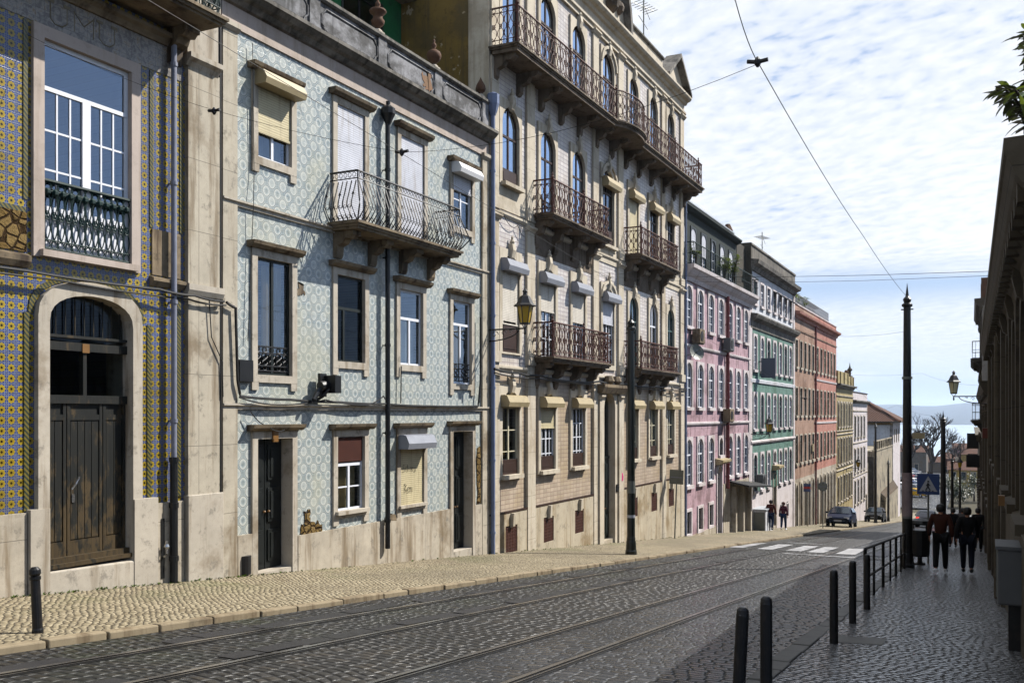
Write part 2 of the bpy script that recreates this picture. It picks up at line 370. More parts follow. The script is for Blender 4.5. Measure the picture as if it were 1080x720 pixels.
def azulejo_blue():
    t = NT('blue medallion azulejo'); p = t.pos(); x, y, z = t.xyz(p)
    Ty, Tz = .302, .330
    def lat(off):
        u = t.m('SUBTRACT', t.m('FRACT', t.m('ADD', t.m('DIVIDE', y, Ty), off)), .5)
        v = t.m('SUBTRACT', t.m('FRACT', t.m('ADD', t.m('DIVIDE', z, Tz), off)), .5)
        au = t.m('MULTIPLY', t.m('ABSOLUTE', u), Ty); av = t.m('MULTIPLY', t.m('ABSOLUTE', v), Tz)
        r = t.m('SQRT', t.m('ADD', t.m('MULTIPLY', au, au), t.m('MULTIPLY', av, av)))
        oc = t.m('MULTIPLY', t.m('ADD', au, av), .745)
        d = t.m('ADD', t.m('MULTIPLY', r, .55), t.m('MULTIPLY', t.m('MAXIMUM', t.m('MAXIMUM', au, av), oc), .45))
        return d, t.m('ARCTAN2', v, u)
    dA, tA = lat(0.0); dB, tB = lat(.5)
    W = (.57,.58,.545); L = (.365,.415,.43); B = (.20,.25,.27); K = (.085,.115,.14)
    def med(d, th, kind):
        q = t.m('DIVIDE', d, .17)
        wob = t.m('MULTIPLY', t.m('COSINE', t.m('MULTIPLY', th, 8.0)), .035)
        q2 = t.m('ADD', q, wob)
        if kind == 0: inner = t.ramp(q2, [(0,K),(.06,B),(.22,B),(.27,L),(.36,L),(.42,W),(1,W)])
        else: inner = t.ramp(q2, [(0,K),(.09,L),(.15,W),(.22,B),(.27,W),(.36,L),(.42,W),(1,W)])
        rim = t.ramp(q, [(0,0.0),(.53,0.0),(.555,1.0),(.61,1.0),(.64,0.0),(1,0.0)])
        out = t.rng(q, .62, .65)
        c = t.mix(rim, inner, K)
        return t.mix(out, c, L), q
    cA, qA = med(dA, tA, 0); cB, qB = med(dB, tB, 1)
    isB = t.m('LESS_THAN', dB, dA)
    c = t.mix(isB, cA, cB)
    # dark cross links between the medallions
    fy = t.m('ABSOLUTE', t.m('SUBTRACT', t.m('FRACT', t.m('MULTIPLY_ADD', y, 2/Ty, 0.0)), .5))
    fz = t.m('ABSOLUTE', t.m('SUBTRACT', t.m('FRACT', t.m('MULTIPLY_ADD', z, 2/Tz, 0.0)), .5))
    far = t.rng(t.m('MINIMUM', qA, qB), .66, .72)
    c = t.mix(t.m('MULTIPLY', far, .75), c, B)
    gr = t.m('MAXIMUM', t.rng(fy, .475, .49), t.rng(fz, .475, .49))
    c = t.mix(t.m('MULTIPLY', gr, .35), c, (.25,.27,.26))
    rnd = t.n('ShaderNodeTexWhiteNoise'); t.set(rnd.inputs['Vector'], t.vec(t.m('FLOOR', t.m('DIVIDE', y, Ty/2)), t.m('FLOOR', t.m('DIVIDE', z, Tz/2)), 0.0))
    c = t.mix(t.m('MULTIPLY', rnd.outputs[0], .22), c, (.55,.53,.42))
    old = t.noise(t.vmul(p, (1,1,.7)), .8, 5, .6)
    c = t.mix(t.m('MULTIPLY', t.rng(old, .48, .66), .38), c, (.50,.46,.30))
    st = t.noise(t.vmul(p, (2.5,2.5,.25)), 1.4, 5, .65)
    c = t.mix(t.m('MULTIPLY', t.rng(st, .58, .78), .45), c, (.16,.17,.15))
    c = t.mix(.32, c, (.49,.51,.495))                       # sun faded glaze
    h = t.m('ADD', t.m('MULTIPLY', gr, -1.0), t.m('MULTIPLY', rnd.outputs[0], .4))
    return t.out(c, t.m('MULTIPLY_ADD', rnd.outputs[0], .3, .2), .4, normal=t.bump(h, .3, .008))
M['azul_blue'] = azulejo_blue()

def tile_grid(name, col, line, tw=.25, th=.125, warm=None):
    t = NT(name); p = t.pos(); x, y, z = t.xyz(p)
    fy = t.m('ABSOLUTE', t.m('SUBTRACT', t.m('FRACT', t.m('DIVIDE', y, tw)), .5))
    fz = t.m('ABSOLUTE', t.m('SUBTRACT', t.m('FRACT', t.m('DIVIDE', z, th)), .5))
    gr = t.m('MAXIMUM', t.rng(fy, .5-.014/tw, .5-.007/tw), t.rng(fz, .5-.014/th, .5-.007/th))
    rnd = t.n('ShaderNodeTexWhiteNoise'); t.set(rnd.inputs['Vector'], t.vec(t.m('FLOOR', t.m('DIVIDE', y, tw)), t.m('FLOOR', t.m('DIVIDE', z, th)), 0.0))
    c = t.mix(rnd.outputs[0], tuple(q*.86 for q in col), tuple(q*1.08 for q in col))
    if warm:
        n = t.noise(p, .6, 6, .65); c = t.mix(t.m('MULTIPLY', t.rng(n, .42, .62), .6), c, warm)
    st = t.noise(t.vmul(p, (2.2,2.2,.22)), 1.5, 5, .65)
    c = t.mix(t.m('MULTIPLY', t.rng(st, .55, .75), .45), c, (.24,.19,.13))
    c = t.mix(t.m('MULTIPLY', gr, .8), c, line)
    return t.out(c, .35, .4, normal=t.bump(t.m('ADD', t.m('MULTIPLY', gr, -1.0), t.m('MULTIPLY', rnd.outputs[0], .4)), .25, .006))
M['b3tile'] = tile_grid('white facade tiles', (.62,.59,.56), (.33,.28,.29), .25, .125, (.53,.47,.39))
M['b3tile_low'] = tile_grid('dusty facade tiles', (.52,.45,.37), (.33,.26,.22), .25, .125, (.47,.39,.27))

def cobble(name, sx, sy, cols, gap, rnd=.8, rough=(.3,.5), bumpd=.02, bst=.9, moss=None, gapw=.055, spec=.5, ang=0.0, rows=False):
    t = NT(name); p = t.pos(); x, y, z = t.xyz(p)
    w = t.noise(p, .35, 2, .5, col=True)
    wx, wy, wz = t.xyz(w)
    X = t.m('ADD', x, t.m('MULTIPLY', wx, .35)); Y = t.m('ADD', y, t.m('MULTIPLY', wy, .35))
    ca, sa = math.cos(ang), math.sin(ang)
    X2 = t.m('SUBTRACT', t.m('MULTIPLY', X, ca), t.m('MULTIPLY', Y, sa)); Y2 = t.m('ADD', t.m('MULTIPLY', X, sa), t.m('MULTIPLY', Y, ca))
    yy = t.m('DIVIDE', Y2, sy); xx = t.m('DIVIDE', X2, sx)
    if rows:                                   # running bond: every other course shifted
        row = t.m('FLOOR', yy); xx = t.m('ADD', xx, t.m('MULTIPLY', t.m('MODULO', row, 2.0), .5))
    v = t.vec(xx, yy, 0.0)
    def vor2(feat):
        o = t.vor(v, 1.0, feat, rnd); return o
    e = vor2('DISTANCE_TO_EDGE')[0]; f = vor2('F1'); cell = t.xyz(f[1])
    edge = t.m('SUBTRACT', 1.0, t.rng(e, gapw*.5, gapw*2.0))
    c = t.mix(cell[0], cols[0], cols[1])
    c = t.mix(t.m('MULTIPLY', t.m('GREATER_THAN', cell[1], .8), .7), c, cols[2])
    c = t.mix(t.m('MULTIPLY', t.noise(p, 60, 3, .6), .4), c, tuple(q*.6 for q in cols[0]))
    big = t.noise(p, .25, 5, .6)
    c = t.mix(t.m('MULTIPLY', t.rng(big, .4, .65), .35), c, tuple(q*.55 for q in cols[0]))
    c = t.mix(edge, c, gap)
    if moss:
        mm = t.m('MULTIPLY', t.rng(t.noise(t.vadd(p, (4,8,0)), .5, 6, .7), .48, .62), moss[0])
        if len(moss) > 2:                      # grows beside the kerb
            mm = t.m('MULTIPLY', mm, t.m('SUBTRACT', 1.0, t.rng(t.m('ABSOLUTE', t.m('SUBTRACT', x, moss[2])), .2, 2.2)))
        c = t.mix(t.m('MULTIPLY', mm, t.m('MULTIPLY_ADD', edge, .6, .4)), c, moss[1])
    dome = t.rng(e, 0.0, .32)
    tilt = t.m('ADD', t.m('MULTIPLY', t.m('SUBTRACT', t.xyz(f[2])[0], xx), 0.0), t.m('MULTIPLY', cell[2], .35))
    h = t.m('ADD', t.m('ADD', dome, tilt), t.m('MULTIPLY', t.noise(p, 45, 3, .6), .22))
    r = t.m('ADD', t.m('MULTIPLY_ADD', cell[1], rough[1]-rough[0], rough[0]), t.m('MULTIPLY', edge, .4), clamp=True)
    return t.out(c, r, spec, normal=t.bump(h, bst, bumpd))
def setts(name, w, h, cols, gap, rough=(.3,.5), ang=0.0, joint=.010, moss=None, dist=.03, wave=1.0, wb=1.0, flat=.05):
    """Rectangular hand cut setts in courses: every stone has its own tone, tilt and wear."""
    t = NT(name); p = t.pos(); x, y, z = t.xyz(p)
    wob = t.xyz(t.noise(p, 5.5 if wb < 1.2 else 8.0, 2, .5, col=True)); big = t.xyz(t.noise(p, .5, 2, .5, col=True))
    X = t.m('ADD', x, t.m('ADD', t.m('MULTIPLY', t.m('SUBTRACT', wob[0], .5), .085*wb), t.m('MULTIPLY', big[0], .5*wave)))
    Y = t.m('ADD', y, t.m('ADD', t.m('MULTIPLY', t.m('SUBTRACT', wob[1], .5), .075*wb), t.m('MULTIPLY', big[1], .7*wave)))
    ca, sa = math.cos(ang), math.sin(ang)
    X, Y = t.m('SUBTRACT', t.m('MULTIPLY', X, ca), t.m('MULTIPLY', Y, sa)), t.m('ADD', t.m('MULTIPLY', X, sa), t.m('MULTIPLY', Y, ca))
    v = t.m('DIVIDE', Y, h); row = t.m('FLOOR', v)
    rn = t.n('ShaderNodeTexWhiteNoise'); t.set(rn.inputs['Vector'], t.vec(row, 3.0, 0.0))
    u = t.m('ADD', t.m('DIVIDE', X, t.m('MULTIPLY_ADD', rn.outputs[0], w*.3, w*.85)), t.m('MULTIPLY', rn.outputs[0], 17.0)); colm = t.m('FLOOR', u)
    cell = t.n('ShaderNodeTexWhiteNoise'); t.set(cell.inputs['Vector'], t.vec(colm, row, 1.0)); c3 = t.xyz(cell.outputs[1])
    fu = t.m('SUBTRACT', t.m('FRACT', u), .5); fv = t.m('SUBTRACT', t.m('FRACT', v), .5)
    eu = t.m('MULTIPLY', t.m('SUBTRACT', .5, t.m('ABSOLUTE', fu)), w); ev = t.m('MULTIPLY', t.m('SUBTRACT', .5, t.m('ABSOLUTE', fv)), h)
    e = t.m('SMOOTH_MIN', eu, ev, .025)
    edge = t.m('SUBTRACT', 1.0, t.rng(e, joint*.3, joint*1.5))
    c = t.mix(c3[0], cols[0], cols[1]); c = t.mix(t.m('MULTIPLY', t.m('GREATER_THAN', c3[1], .80), .8), c, cols[2])
    c = t.mix(t.m('MULTIPLY', t.noise(p, 70, 3, .6), .5), c, tuple(q*.5 for q in cols[0]))
    wear = t.noise(p, .33, 5, .6); c = t.mix(t.m('MULTIPLY', t.rng(wear, .42, .62), .4), c, tuple(q*.5 for q in cols[0]))
    c = t.mix(edge, c, gap)
    if moss:
        mm = t.m('MULTIPLY', t.rng(t.noise(t.vadd(p, (4,8,0)), .6, 6, .7), .46, .60), moss[0])
        mm = t.m('MULTIPLY', mm, t.m('SUBTRACT', 1.0, t.rng(t.m('ABSOLUTE', t.m('SUBTRACT', x, moss[2])), .2, 2.2)))
        c = t.mix(t.m('MULTIPLY', mm, t.m('MULTIPLY_ADD', edge, .6, .4)), c, moss[1])
    dome = t.m('POWER', t.rng(e, 0.0, flat), .7)
    tilt = t.m('ADD', t.m('MULTIPLY', fu, t.m('SUBTRACT', c3[1], .5)), t.m('MULTIPLY', fv, t.m('SUBTRACT', c3[2], .5)))
    hh = t.m('ADD', t.m('ADD', dome, t.m('MULTIPLY', tilt, .55)), t.m('ADD', t.m('MULTIPLY', c3[0], .25), t.m('MULTIPLY', t.noise(p, 38, 4, .65), .30)))
    r = t.m('ADD', t.m('MULTIPLY_ADD', c3[2], rough[1]-rough[0], rough[0]), t.m('MULTIPLY', edge, .5), clamp=True)
    return t.out(c, r, .5, normal=t.bump(hh, 1.0, dist))
M['road']  = setts('basalt setts', .175, .12, ((.024,.024,.025),(.050,.047,.044),(.085,.075,.06)), (.010,.009,.007), (.36,.54), .10, moss=(.7,(.06,.075,.016),-8.3))
M['track'] = setts('sett courses of the tram bed', .195, .128, ((.030,.028,.025),(.058,.051,.043),(.10,.085,.066)), (.011,.010,.008), (.36,.54), .30)
M['road_right'] = setts('basalt setts by the kerb', .17, .12, ((.048,.053,.062),(.10,.106,.118),(.15,.153,.16)), (.008,.008,.009), (.16,.34), -.12, flat=.03, dist=.018, joint=.014)  # same basalt, made paler and bluer in colour for the sky light
M['pave']  = setts('limestone calcada', .088, .078, ((.40,.345,.24),(.51,.45,.33),(.29,.24,.155)), (.095,.075,.042), (.5,.7), .7, .008, moss=(.6,(.10,.12,.025),-11.7), dist=.022, wave=.5, wb=1.5)
M['pave_right'] = setts('worn limestone calcada in shade tones', .11, .10, ((.27,.275,.285),(.46,.465,.475),(.15,.15,.15)), (.014,.013,.010), (.07,.24), .5, .017, dist=.014, wave=.5, wb=1.4, flat=.022)  # limestone as on the left; grey blue shade and sky sheen put into colour
M['ground'] = simple('dusty ground', (.10,.09,.06), .9, .2, var=.4, sc=.2)

def roof_tiles():
    t = NT('brown clay roof tiles'); p = t.pos(); x, y, z = t.xyz(p)
    a = t.m('SINE', t.m('MULTIPLY', t.m('ADD', x, y), 18)); n = t.noise(p, 1.5, 5, .7)
    c = t.mix(n, (.10,.06,.045), (.30,.15,.09)); c = t.mix(t.rng(a, .2, -.6), c, (.05,.035,.03))
    return t.out(c, .85, .2, normal=t.bump(a, .5, .05))
M['rooftile'] = roof_tiles()
def water():
    t = NT('estuary water'); p = t.pos()
    n = t.noise(t.vmul(p, (.01,.03,1)), 1.0, 4, .6)
    return t.out((.36,.44,.50), .25, 1.0, normal=t.bump(n, .05, 2.0))
M['water'] = water()
M['hill'] = simple('far shore hills', (.06,.085,.12), .9, .1, var=.4, sc=.004)
def leaf_mat(name, col, tl=.35):
    t = NT(name); n = t.noise(t.pos(), 9, 3); c = t.mix(n, tuple(q*.55 for q in col), tuple(q*1.35 for q in col))
    b = t.n('ShaderNodeBsdfPrincipled'); t.set(b.inputs['Base Color'], c); b.inputs['Roughness'].default_value = .4
    tr = t.n('ShaderNodeBsdfTranslucent'); t.set(tr.inputs[0], t.mix(.5, c, (.25,.32,.03)))
    mx = t.n('ShaderNodeMixShader'); mx.inputs[0].default_value = tl
    t.nt.links.new(b.outputs[0], mx.inputs[1]); t.nt.links.new(tr.outputs[0], mx.inputs[2])
    o = t.n('ShaderNodeOutputMaterial'); t.nt.links.new(mx.outputs[0], o.inputs[0]); return t.mat
M['leaf'] = leaf_mat('glossy dark leaf', (.012,.022,.006), .07)
M['leaf2'] = leaf_mat('light green leaf', (.06,.10,.012), .2)
M['bark'] = simple('grey brown bark', (.10,.085,.075), .9, .1)
def wood_old():
    t = NT('flaking door wood'); p = t.pos(); x, y, z = t.xyz(p)
    st = t.noise(t.vmul(p, (8,26,1.0)), 1.0, 6, .65); pt = t.noise(t.vmul(p, (1,3,1.2)), 2.2, 6, .7)
    low = t.rng(z, 1.3, -.6)
    c = t.mix(t.rng(st, .35, .7), (.010,.013,.010), (.030,.030,.022))
    k = t.rng(t.m('ADD', pt, t.m('MULTIPLY', low, .17)), .52, .66)
    c = t.mix(t.m('MULTIPLY', k, .85), c, t.mix(st, (.045,.034,.02), (.20,.145,.07)))
    return t.out(c, .6, .3, normal=t.bump(st, .35, .01))
M['oldwood'] = wood_old()
# ------------------------------------------------------------------ ground line
SL = .089
def gz(y):
    if y < 148: return -SL*y
    if y < 168: return -SL*148 - .05*(y-148) + .0012*(y-148)**2 - .0
    if y < 245: return gz(167.99) + .022*(y-168)
    return gz(244.99) - .085*(y-245) if y < 640 else -44.5 - .0005*(y-640)
XF = -11.76

# ------------------------------------------------------------------ facade kit
class Fac:
    def __init__(s, root, xf=XF, sd=1): s.root = root; s.xf = xf; s.sd = sd; s.o = ORG[root.name]
    def X(s, d): return s.xf + s.sd*d
    def bx(s, mb, d0, d1, y0, y1, z0, z1): return mb.box(s.X(d0), s.X(d1), y0, y1, z0, z1)
    def mould(s, name, prof, y0, y1, mat, parent=None, ends=True):
        mb = MB(); mb.prism_y([(s.X(d), z) for d, z in prof], y0, y1)
        return mb.build(name, mat, parent or s.root)
    def local(s, y, z): return (s.xf - s.o[0], y - s.o[1], z - s.o[2])

def arc_pts(a, rise, h, n=10):
    """Points of an arch of half width a whose crown is at h; left to right."""
    if rise <= 0: return [(-a, h), (a, h)]
    pts = []
    if rise >= a*.999:
        for i in range(n+1):
            t = PI - PI*i/n; pts.append((a*math.cos(t), h - rise + rise*math.sin(t)))
    else:
        R = (a*a + rise*rise)/(2*rise); cz = h - R; t0 = math.asin(a/R)
        for i in range(n+1):
            t = -t0 + 2*t0*i/n; pts.append((R*math.sin(t), cz + R*math.cos(t)))
    return pts
def ellipse_pts(a, rise, h, n=12):
    return [(a*math.cos(PI-PI*i/n), h-rise+rise*(math.sin(PI*i/n)**.8)) for i in range(n+1)]

def wall(fac, name, y0, y1, z0, z1, holes, mat, depth=9.0, parent=None, shell=True, face=0.0):
    """Front sheet with real openings, plus the sides, back and top that close the house."""
    mb = MB(); X = fac.X(face)
    ys = sorted({y0, y1} | {v for h in holes for v in (h[0]-h[1]/2, h[0]+h[1]/2) if y0 < v < y1})
    zs = sorted({z0, z1} | {v for h in holes for v in (h[2], h[3]) if z0 < v < z1})
    for i in range(len(ys)-1):
        for j in range(len(zs)-1):
            cy = (ys[i]+ys[i+1])/2; cz = (zs[j]+zs[j+1])/2
            if any(abs(cy-h[0]) < h[1]/2 and h[2] < cz < h[3] for h in holes): continue
            mb.quad((X,ys[i],zs[j]), (X,ys[i+1],zs[j]), (X,ys[i+1],zs[j+1]), (X,ys[i],zs[j+1]))
    for h in holes:
        if len(h) > 4 and h[4] > 0:
            P = h[5] if len(h) > 5 else arc_pts(h[1]/2, h[4], h[3])
            for k in range(len(P)-1):
                (a, b), (c, d) = P[k], P[k+1]
                mb.quad((X,h[0]+a,b), (X,h[0]+c,d), (X,h[0]+c,h[3]+.0), (X,h[0]+a,h[3]+.0))
    if shell:
        B = fac.X(-depth)
        mb.quad((X,y0,z0),(B,y0,z0),(B,y0,z1),(X,y0,z1)); mb.quad((X,y1,z0),(B,y1,z0),(B,y1,z1),(X,y1,z1))
        mb.quad((B,y0,z0),(B,y1,z0),(B,y1,z1),(B,y0,z1)); mb.quad((X,y0,z1),(B,y0,z1),(B,y1,z1),(X,y1,z1))
    return mb.build(name, mat, parent or fac.root)

CACHE = {}
def window(fac, yc, w, z0, z1, rise=0, sw=.13, proud=.05, reveal=.10, smat='stone', fmat='white', glass='glass', fw=.045,
           mull=(.5,), trans=(), munt=(), sill=None, ears=0, foot=None, hood=None, hoodmat='hood', key=None, curtain=None, shutter=None,
           slat='slat_white', box=None, boxz=0, boxh=.32, guard=None, low=None, name='window', arch_out=False, gmat='iron_red', board=None, awn=None):
    K = repr((fac.sd, w, round(z1-z0,3), rise, sw, proud, reveal, smat, fmat, glass, fw, mull, trans, munt, sill, ears, foot, hood, hoodmat, key, curtain, shutter, slat, box, boxz, boxh, guard, low, name, arch_out, gmat, board))
    if K not in CACHE:
        parts = []; sd = fac.sd; h = z1 - z0; a = w/2
        A = arc_pts(a, rise, h)
        inner = [(-a, 0)] + A + [(a, 0)]
        # stone surround
        mb = MB(); X = lambda d: sd*d
        b = foot if foot is not None else sw
        if rise and arch_out:
            AO = arc_pts(a+sw, rise+sw*.6, h+sw)
        elif rise:
            AO = []
            for i, (y, z) in enumerate(A):
                t = i/(len(A)-1)
                AO.append((-(a+sw) + (2*(a+sw))*t, h+sw))
        else: AO = [(-a-sw, h+sw), (a+sw, h+sw)]
        outer = [(-a-sw, -b)] + AO + [(a+sw, -b)]
        inn = [(-a, 0)] + A + [(a, 0)]
        n = len(inn)
        for i in range(n-1):
            (y0,q0),(y1,q1),(Y0,Q0),(Y1,Q1) = inn[i], inn[i+1], outer[i], outer[i+1]
            mb.quad((X(proud),y0,q0),(X(proud),y1,q1),(X(proud),Y1,Q1),(X(proud),Y0,Q0))
            mb.quad((X(proud),y0,q0),(X(proud),y1,q1),(X(-reveal),y1,q1),(X(-reveal),y0,q0))
            mb.quad((X(proud),Y0,Q0),(X(proud),Y1,Q1),(X(-.02),Y1,Q1),(X(-.02),Y0,Q0))
        # bottom band
        mb.quad((X(proud),-a-sw,-b),(X(proud),a+sw,-b),(X(proud),a,0),(X(proud),-a,0))
        mb.quad((X(proud),-a,0),(X(proud),a,0),(X(-reveal),a,0),(X(-reveal),-a,0))
        mb.quad((X(proud),-a-sw,-b),(X(proud),a+sw,-b),(X(-.02),a+sw,-b),(X(-.02),-a-sw,-b))
        if ears:
            for s_ in (-1, 1):
                y0_, y1_ = sorted((s_*(a+sw), s_*(a+sw-.17)))
                mb.box(X(-.02), X(proud-.003), y0_, y1_, -b-ears, -b)
        parts.append((name, mb.mesh(name, M[smat]), []))
        sub = parts[0][2]
        if sill:
            m2 = MB(); m2.box(X(-.05), X(sill[0]), -a-.08, a+.08, -sill[1]-.0, .004); sub.append(('sill', m2.mesh('sill', M[smat])))
        if hood:
            m2 = MB(); hw = a+sw+.1
            m2.prism_y([(X(0), h+sw+.005),(X(.10), h+sw+.005),(X(.17), h+sw+hood*.5),(X(.19), h+sw+hood),(X(0), h+sw+hood)], -hw, hw)
            sub.append(('lintel_ledge', m2.mesh('lintel_ledge', M[hoodmat])))
        if key:
            m2 = MB()
            m2.prism_y([(X(proud-.01), h-.1),(X(.12), h-.05),(X(.17), h+sw*.9),(X(.14), h+sw+.16),(X(0), h+sw+.16)], -.09, .09)
            m2.lathe([(.05,0),(.075,.06),(.03,.14),(.04,.18),(.005,.24)], (X(.09), 0, h+sw+.16), 8)
            if key == 2:
                for k in range(8):
                    t0, t1 = PI*k/8, PI*(k+1)/8; R0 = a+sw*.75
                    cz = h - rise
                    pr = [(R0*math.cos(t0), cz+(rise+sw)*math.sin(t0)), (R0*math.cos(t1), cz+(rise+sw)*math.sin(t1)),
                          ((R0+.09)*math.cos(t1), cz+(rise+sw+.1)*math.sin(t1)), ((R0+.09)*math.cos(t0), cz+(rise+sw+.1)*math.sin(t0))]
                    m2.prism_x(pr, X(proud-.01), X(proud+.06))
            sub.append(('keystone', m2.mesh('keystone', M[smat])))
        # timber frame
        m2 = MB(); d0, d1 = -reveal+.0, -reveal+.022
        def ringf(P, t, da, db):
            cx = 0; zc = (h)/2
            Q = []
            for (y, z) in P:
                Q.append((y - math.copysign(min(t, abs(y)), y), (z - t) if z > h-rise-.001 else max(z, t)))
            for i in range(len(P)):
                j = (i+1) % len(P)
                (y0,q0),(y1,q1),(Y0,Q0),(Y1,Q1) = P[i],P[j],Q[i],Q[j]
                m2.quad((X(db),y0,q0),(X(db),y1,q1),(X(db),Y1,Q1),(X(db),Y0,Q0))
                m2.quad((X(db),Y0,Q0),(X(db),Y1,Q1),(X(da),Y1,Q1),(X(da),Y0,Q0))
        ringf(inner, fw, d0-.012, d1)
        topz = h-.02
        for f in trans:
            m2.box(X(d0-.012), X(d1+.008), -a+.02, a-.02, h*f-.03, h*f+.03)
        lim = h*trans[-1] if trans else topz
        for f in mull:
            y = -a + w*f; m2.box(X(d0-.012), X(d1+.005), y-.03, y+.03, 0.02, (topz if not trans or rise else lim) - (0 if not rise else .03))
        parts[0][2].append(('frame', m2.mesh('frame', M[fmat])))
        if munt:                                   # glazing bars: (columns per leaf, rows), up to the transom
            m3 = MB(); nl = len(mull)+1; top = lim
            for L in range(nl):
                y0_ = -a + w*L/nl + .05; y1_ = -a + w*(L+1)/nl - .05
                for c in range(1, munt[0]):
                    y = y0_ + (y1_-y0_)*c/munt[0]; m3.box(X(d0-.008), X(d1-.004), y-.013, y+.013, .06, top-.03)
            for r in range(1, munt[1]):
                z = .05 + (top-.08)*r/munt[1]; m3.box(X(d0-.008), X(d1-.007), -a+.05, a-.05, z-.014, z+.014)
            sub.append(('glazing_bars', m3.mesh('glazing_bars', M[fmat])))
        m4 = MB(); m4.poly([(X(d0+.004), y*.985, z) for y, z in inner]); sub.append(('pane', m4.mesh('pane', M[glass])))
        if curtain:
            m5 = MB(); cm, c0, c1 = curtain[:3]; yy0, yy1 = (curtain[3:5] if len(curtain) > 3 else (-.96, .96)); N_ = 28
            for i in range(N_):
                ya = a*(yy0+(yy1-yy0)*i/N_); yb = a*(yy0+(yy1-yy0)*(i+1)/N_)
                fa = .03*math.sin(i*1.9); fb = .03*math.sin((i+1)*1.9)
                m5.quad((X(d0-.16+fa),ya,h*c0),(X(d0-.16+fb),yb,h*c0),(X(d0-.16+fb),yb,h*c1),(X(d0-.16+fa),ya,h*c1))
            sub.append(('curtain', m5.mesh('curtain', M[cm])))
        if shutter:
            m6 = MB(); zt = h if not boxz else h+boxz; m6.box(X(d1+.015), X(d1+.045), -a+.015, a-.015, zt - zt*shutter, zt)
            m6.box(X(d1+.01), X(d1+.06), -a+.015, a-.015, zt-zt*shutter-.04, zt-zt*shutter)
            sub.append(('roller_shutter', m6.mesh('roller_shutter', M[slat])))
        if box:
            m7 = MB(); zt = h+boxz
            pr = [(X(proud),zt-.02),(X(.30),zt-.02),(X(.33),zt+boxh*.35),(X(.25),zt+boxh*.92),(X(.18),zt+boxh),(X(proud),zt+boxh)]
            m7.prism_y(pr, -a-.10, a+.10)
            sub.append(('shutter_box', m7.mesh('shutter_box', M[box])))
        if guard:
            m8 = MB(); g0, g1 = guard; 
            for z in (g0+.03, g0+.12, g1-.12, g1): m8.box(X(-.06), X(-.03), -a, a, z-.012, z+.012)
            nb = max(4, int(w/.16))
            for i in range(nb):
                yc_ = -a + w*(i+.5)/nb; hh = (g1-g0-.24)
                for s_ in (-1, 1):
                    m8.tube([(X(-.045), yc_+s_*.07*math.sin(PI*2*k/10), g0+.12+hh*k/10) for k in range(11)], .011, 4)
                m8.tube([(X(-.045), yc_+.05*math.cos(t), g1-.06+.05*math.sin(t)) for t in [2*PI*k/8 for k in range(8)]], .009, 4, True)
                m8.tube([(X(-.045), yc_+.045*math.cos(t), g0+.075+.04*math.sin(t)) for t in [2*PI*k/8 for k in range(8)]], .008, 4, True)
            sub.append(('guard_rail', m8.mesh('guard_rail', M[gmat])))
        if low:
            m9 = MB(); m9.box(X(d1), X(d1+.03), -a+.02, a-.02, 0.0, low); m9.box(X(d1+.03), X(d1+.045), -a+.14, a-.14, .1, low-.1)
            sub.append(('low_panel', m9.mesh('low_panel', M['brown_wood'])))
        if board:
            m9 = MB(); m9.box(X(d1), X(d1+.03), -a+.03, a-.03, h*board, h-.02); sub.append(('board', m9.mesh('board', M['board'])))
        CACHE[K] = parts
    P = CACHE[K][0]
    o = put(P[1], P[0], fac.root, fac.local(yc, z0))
    for nm, me in P[2]: put(me, nm, o)
    return o

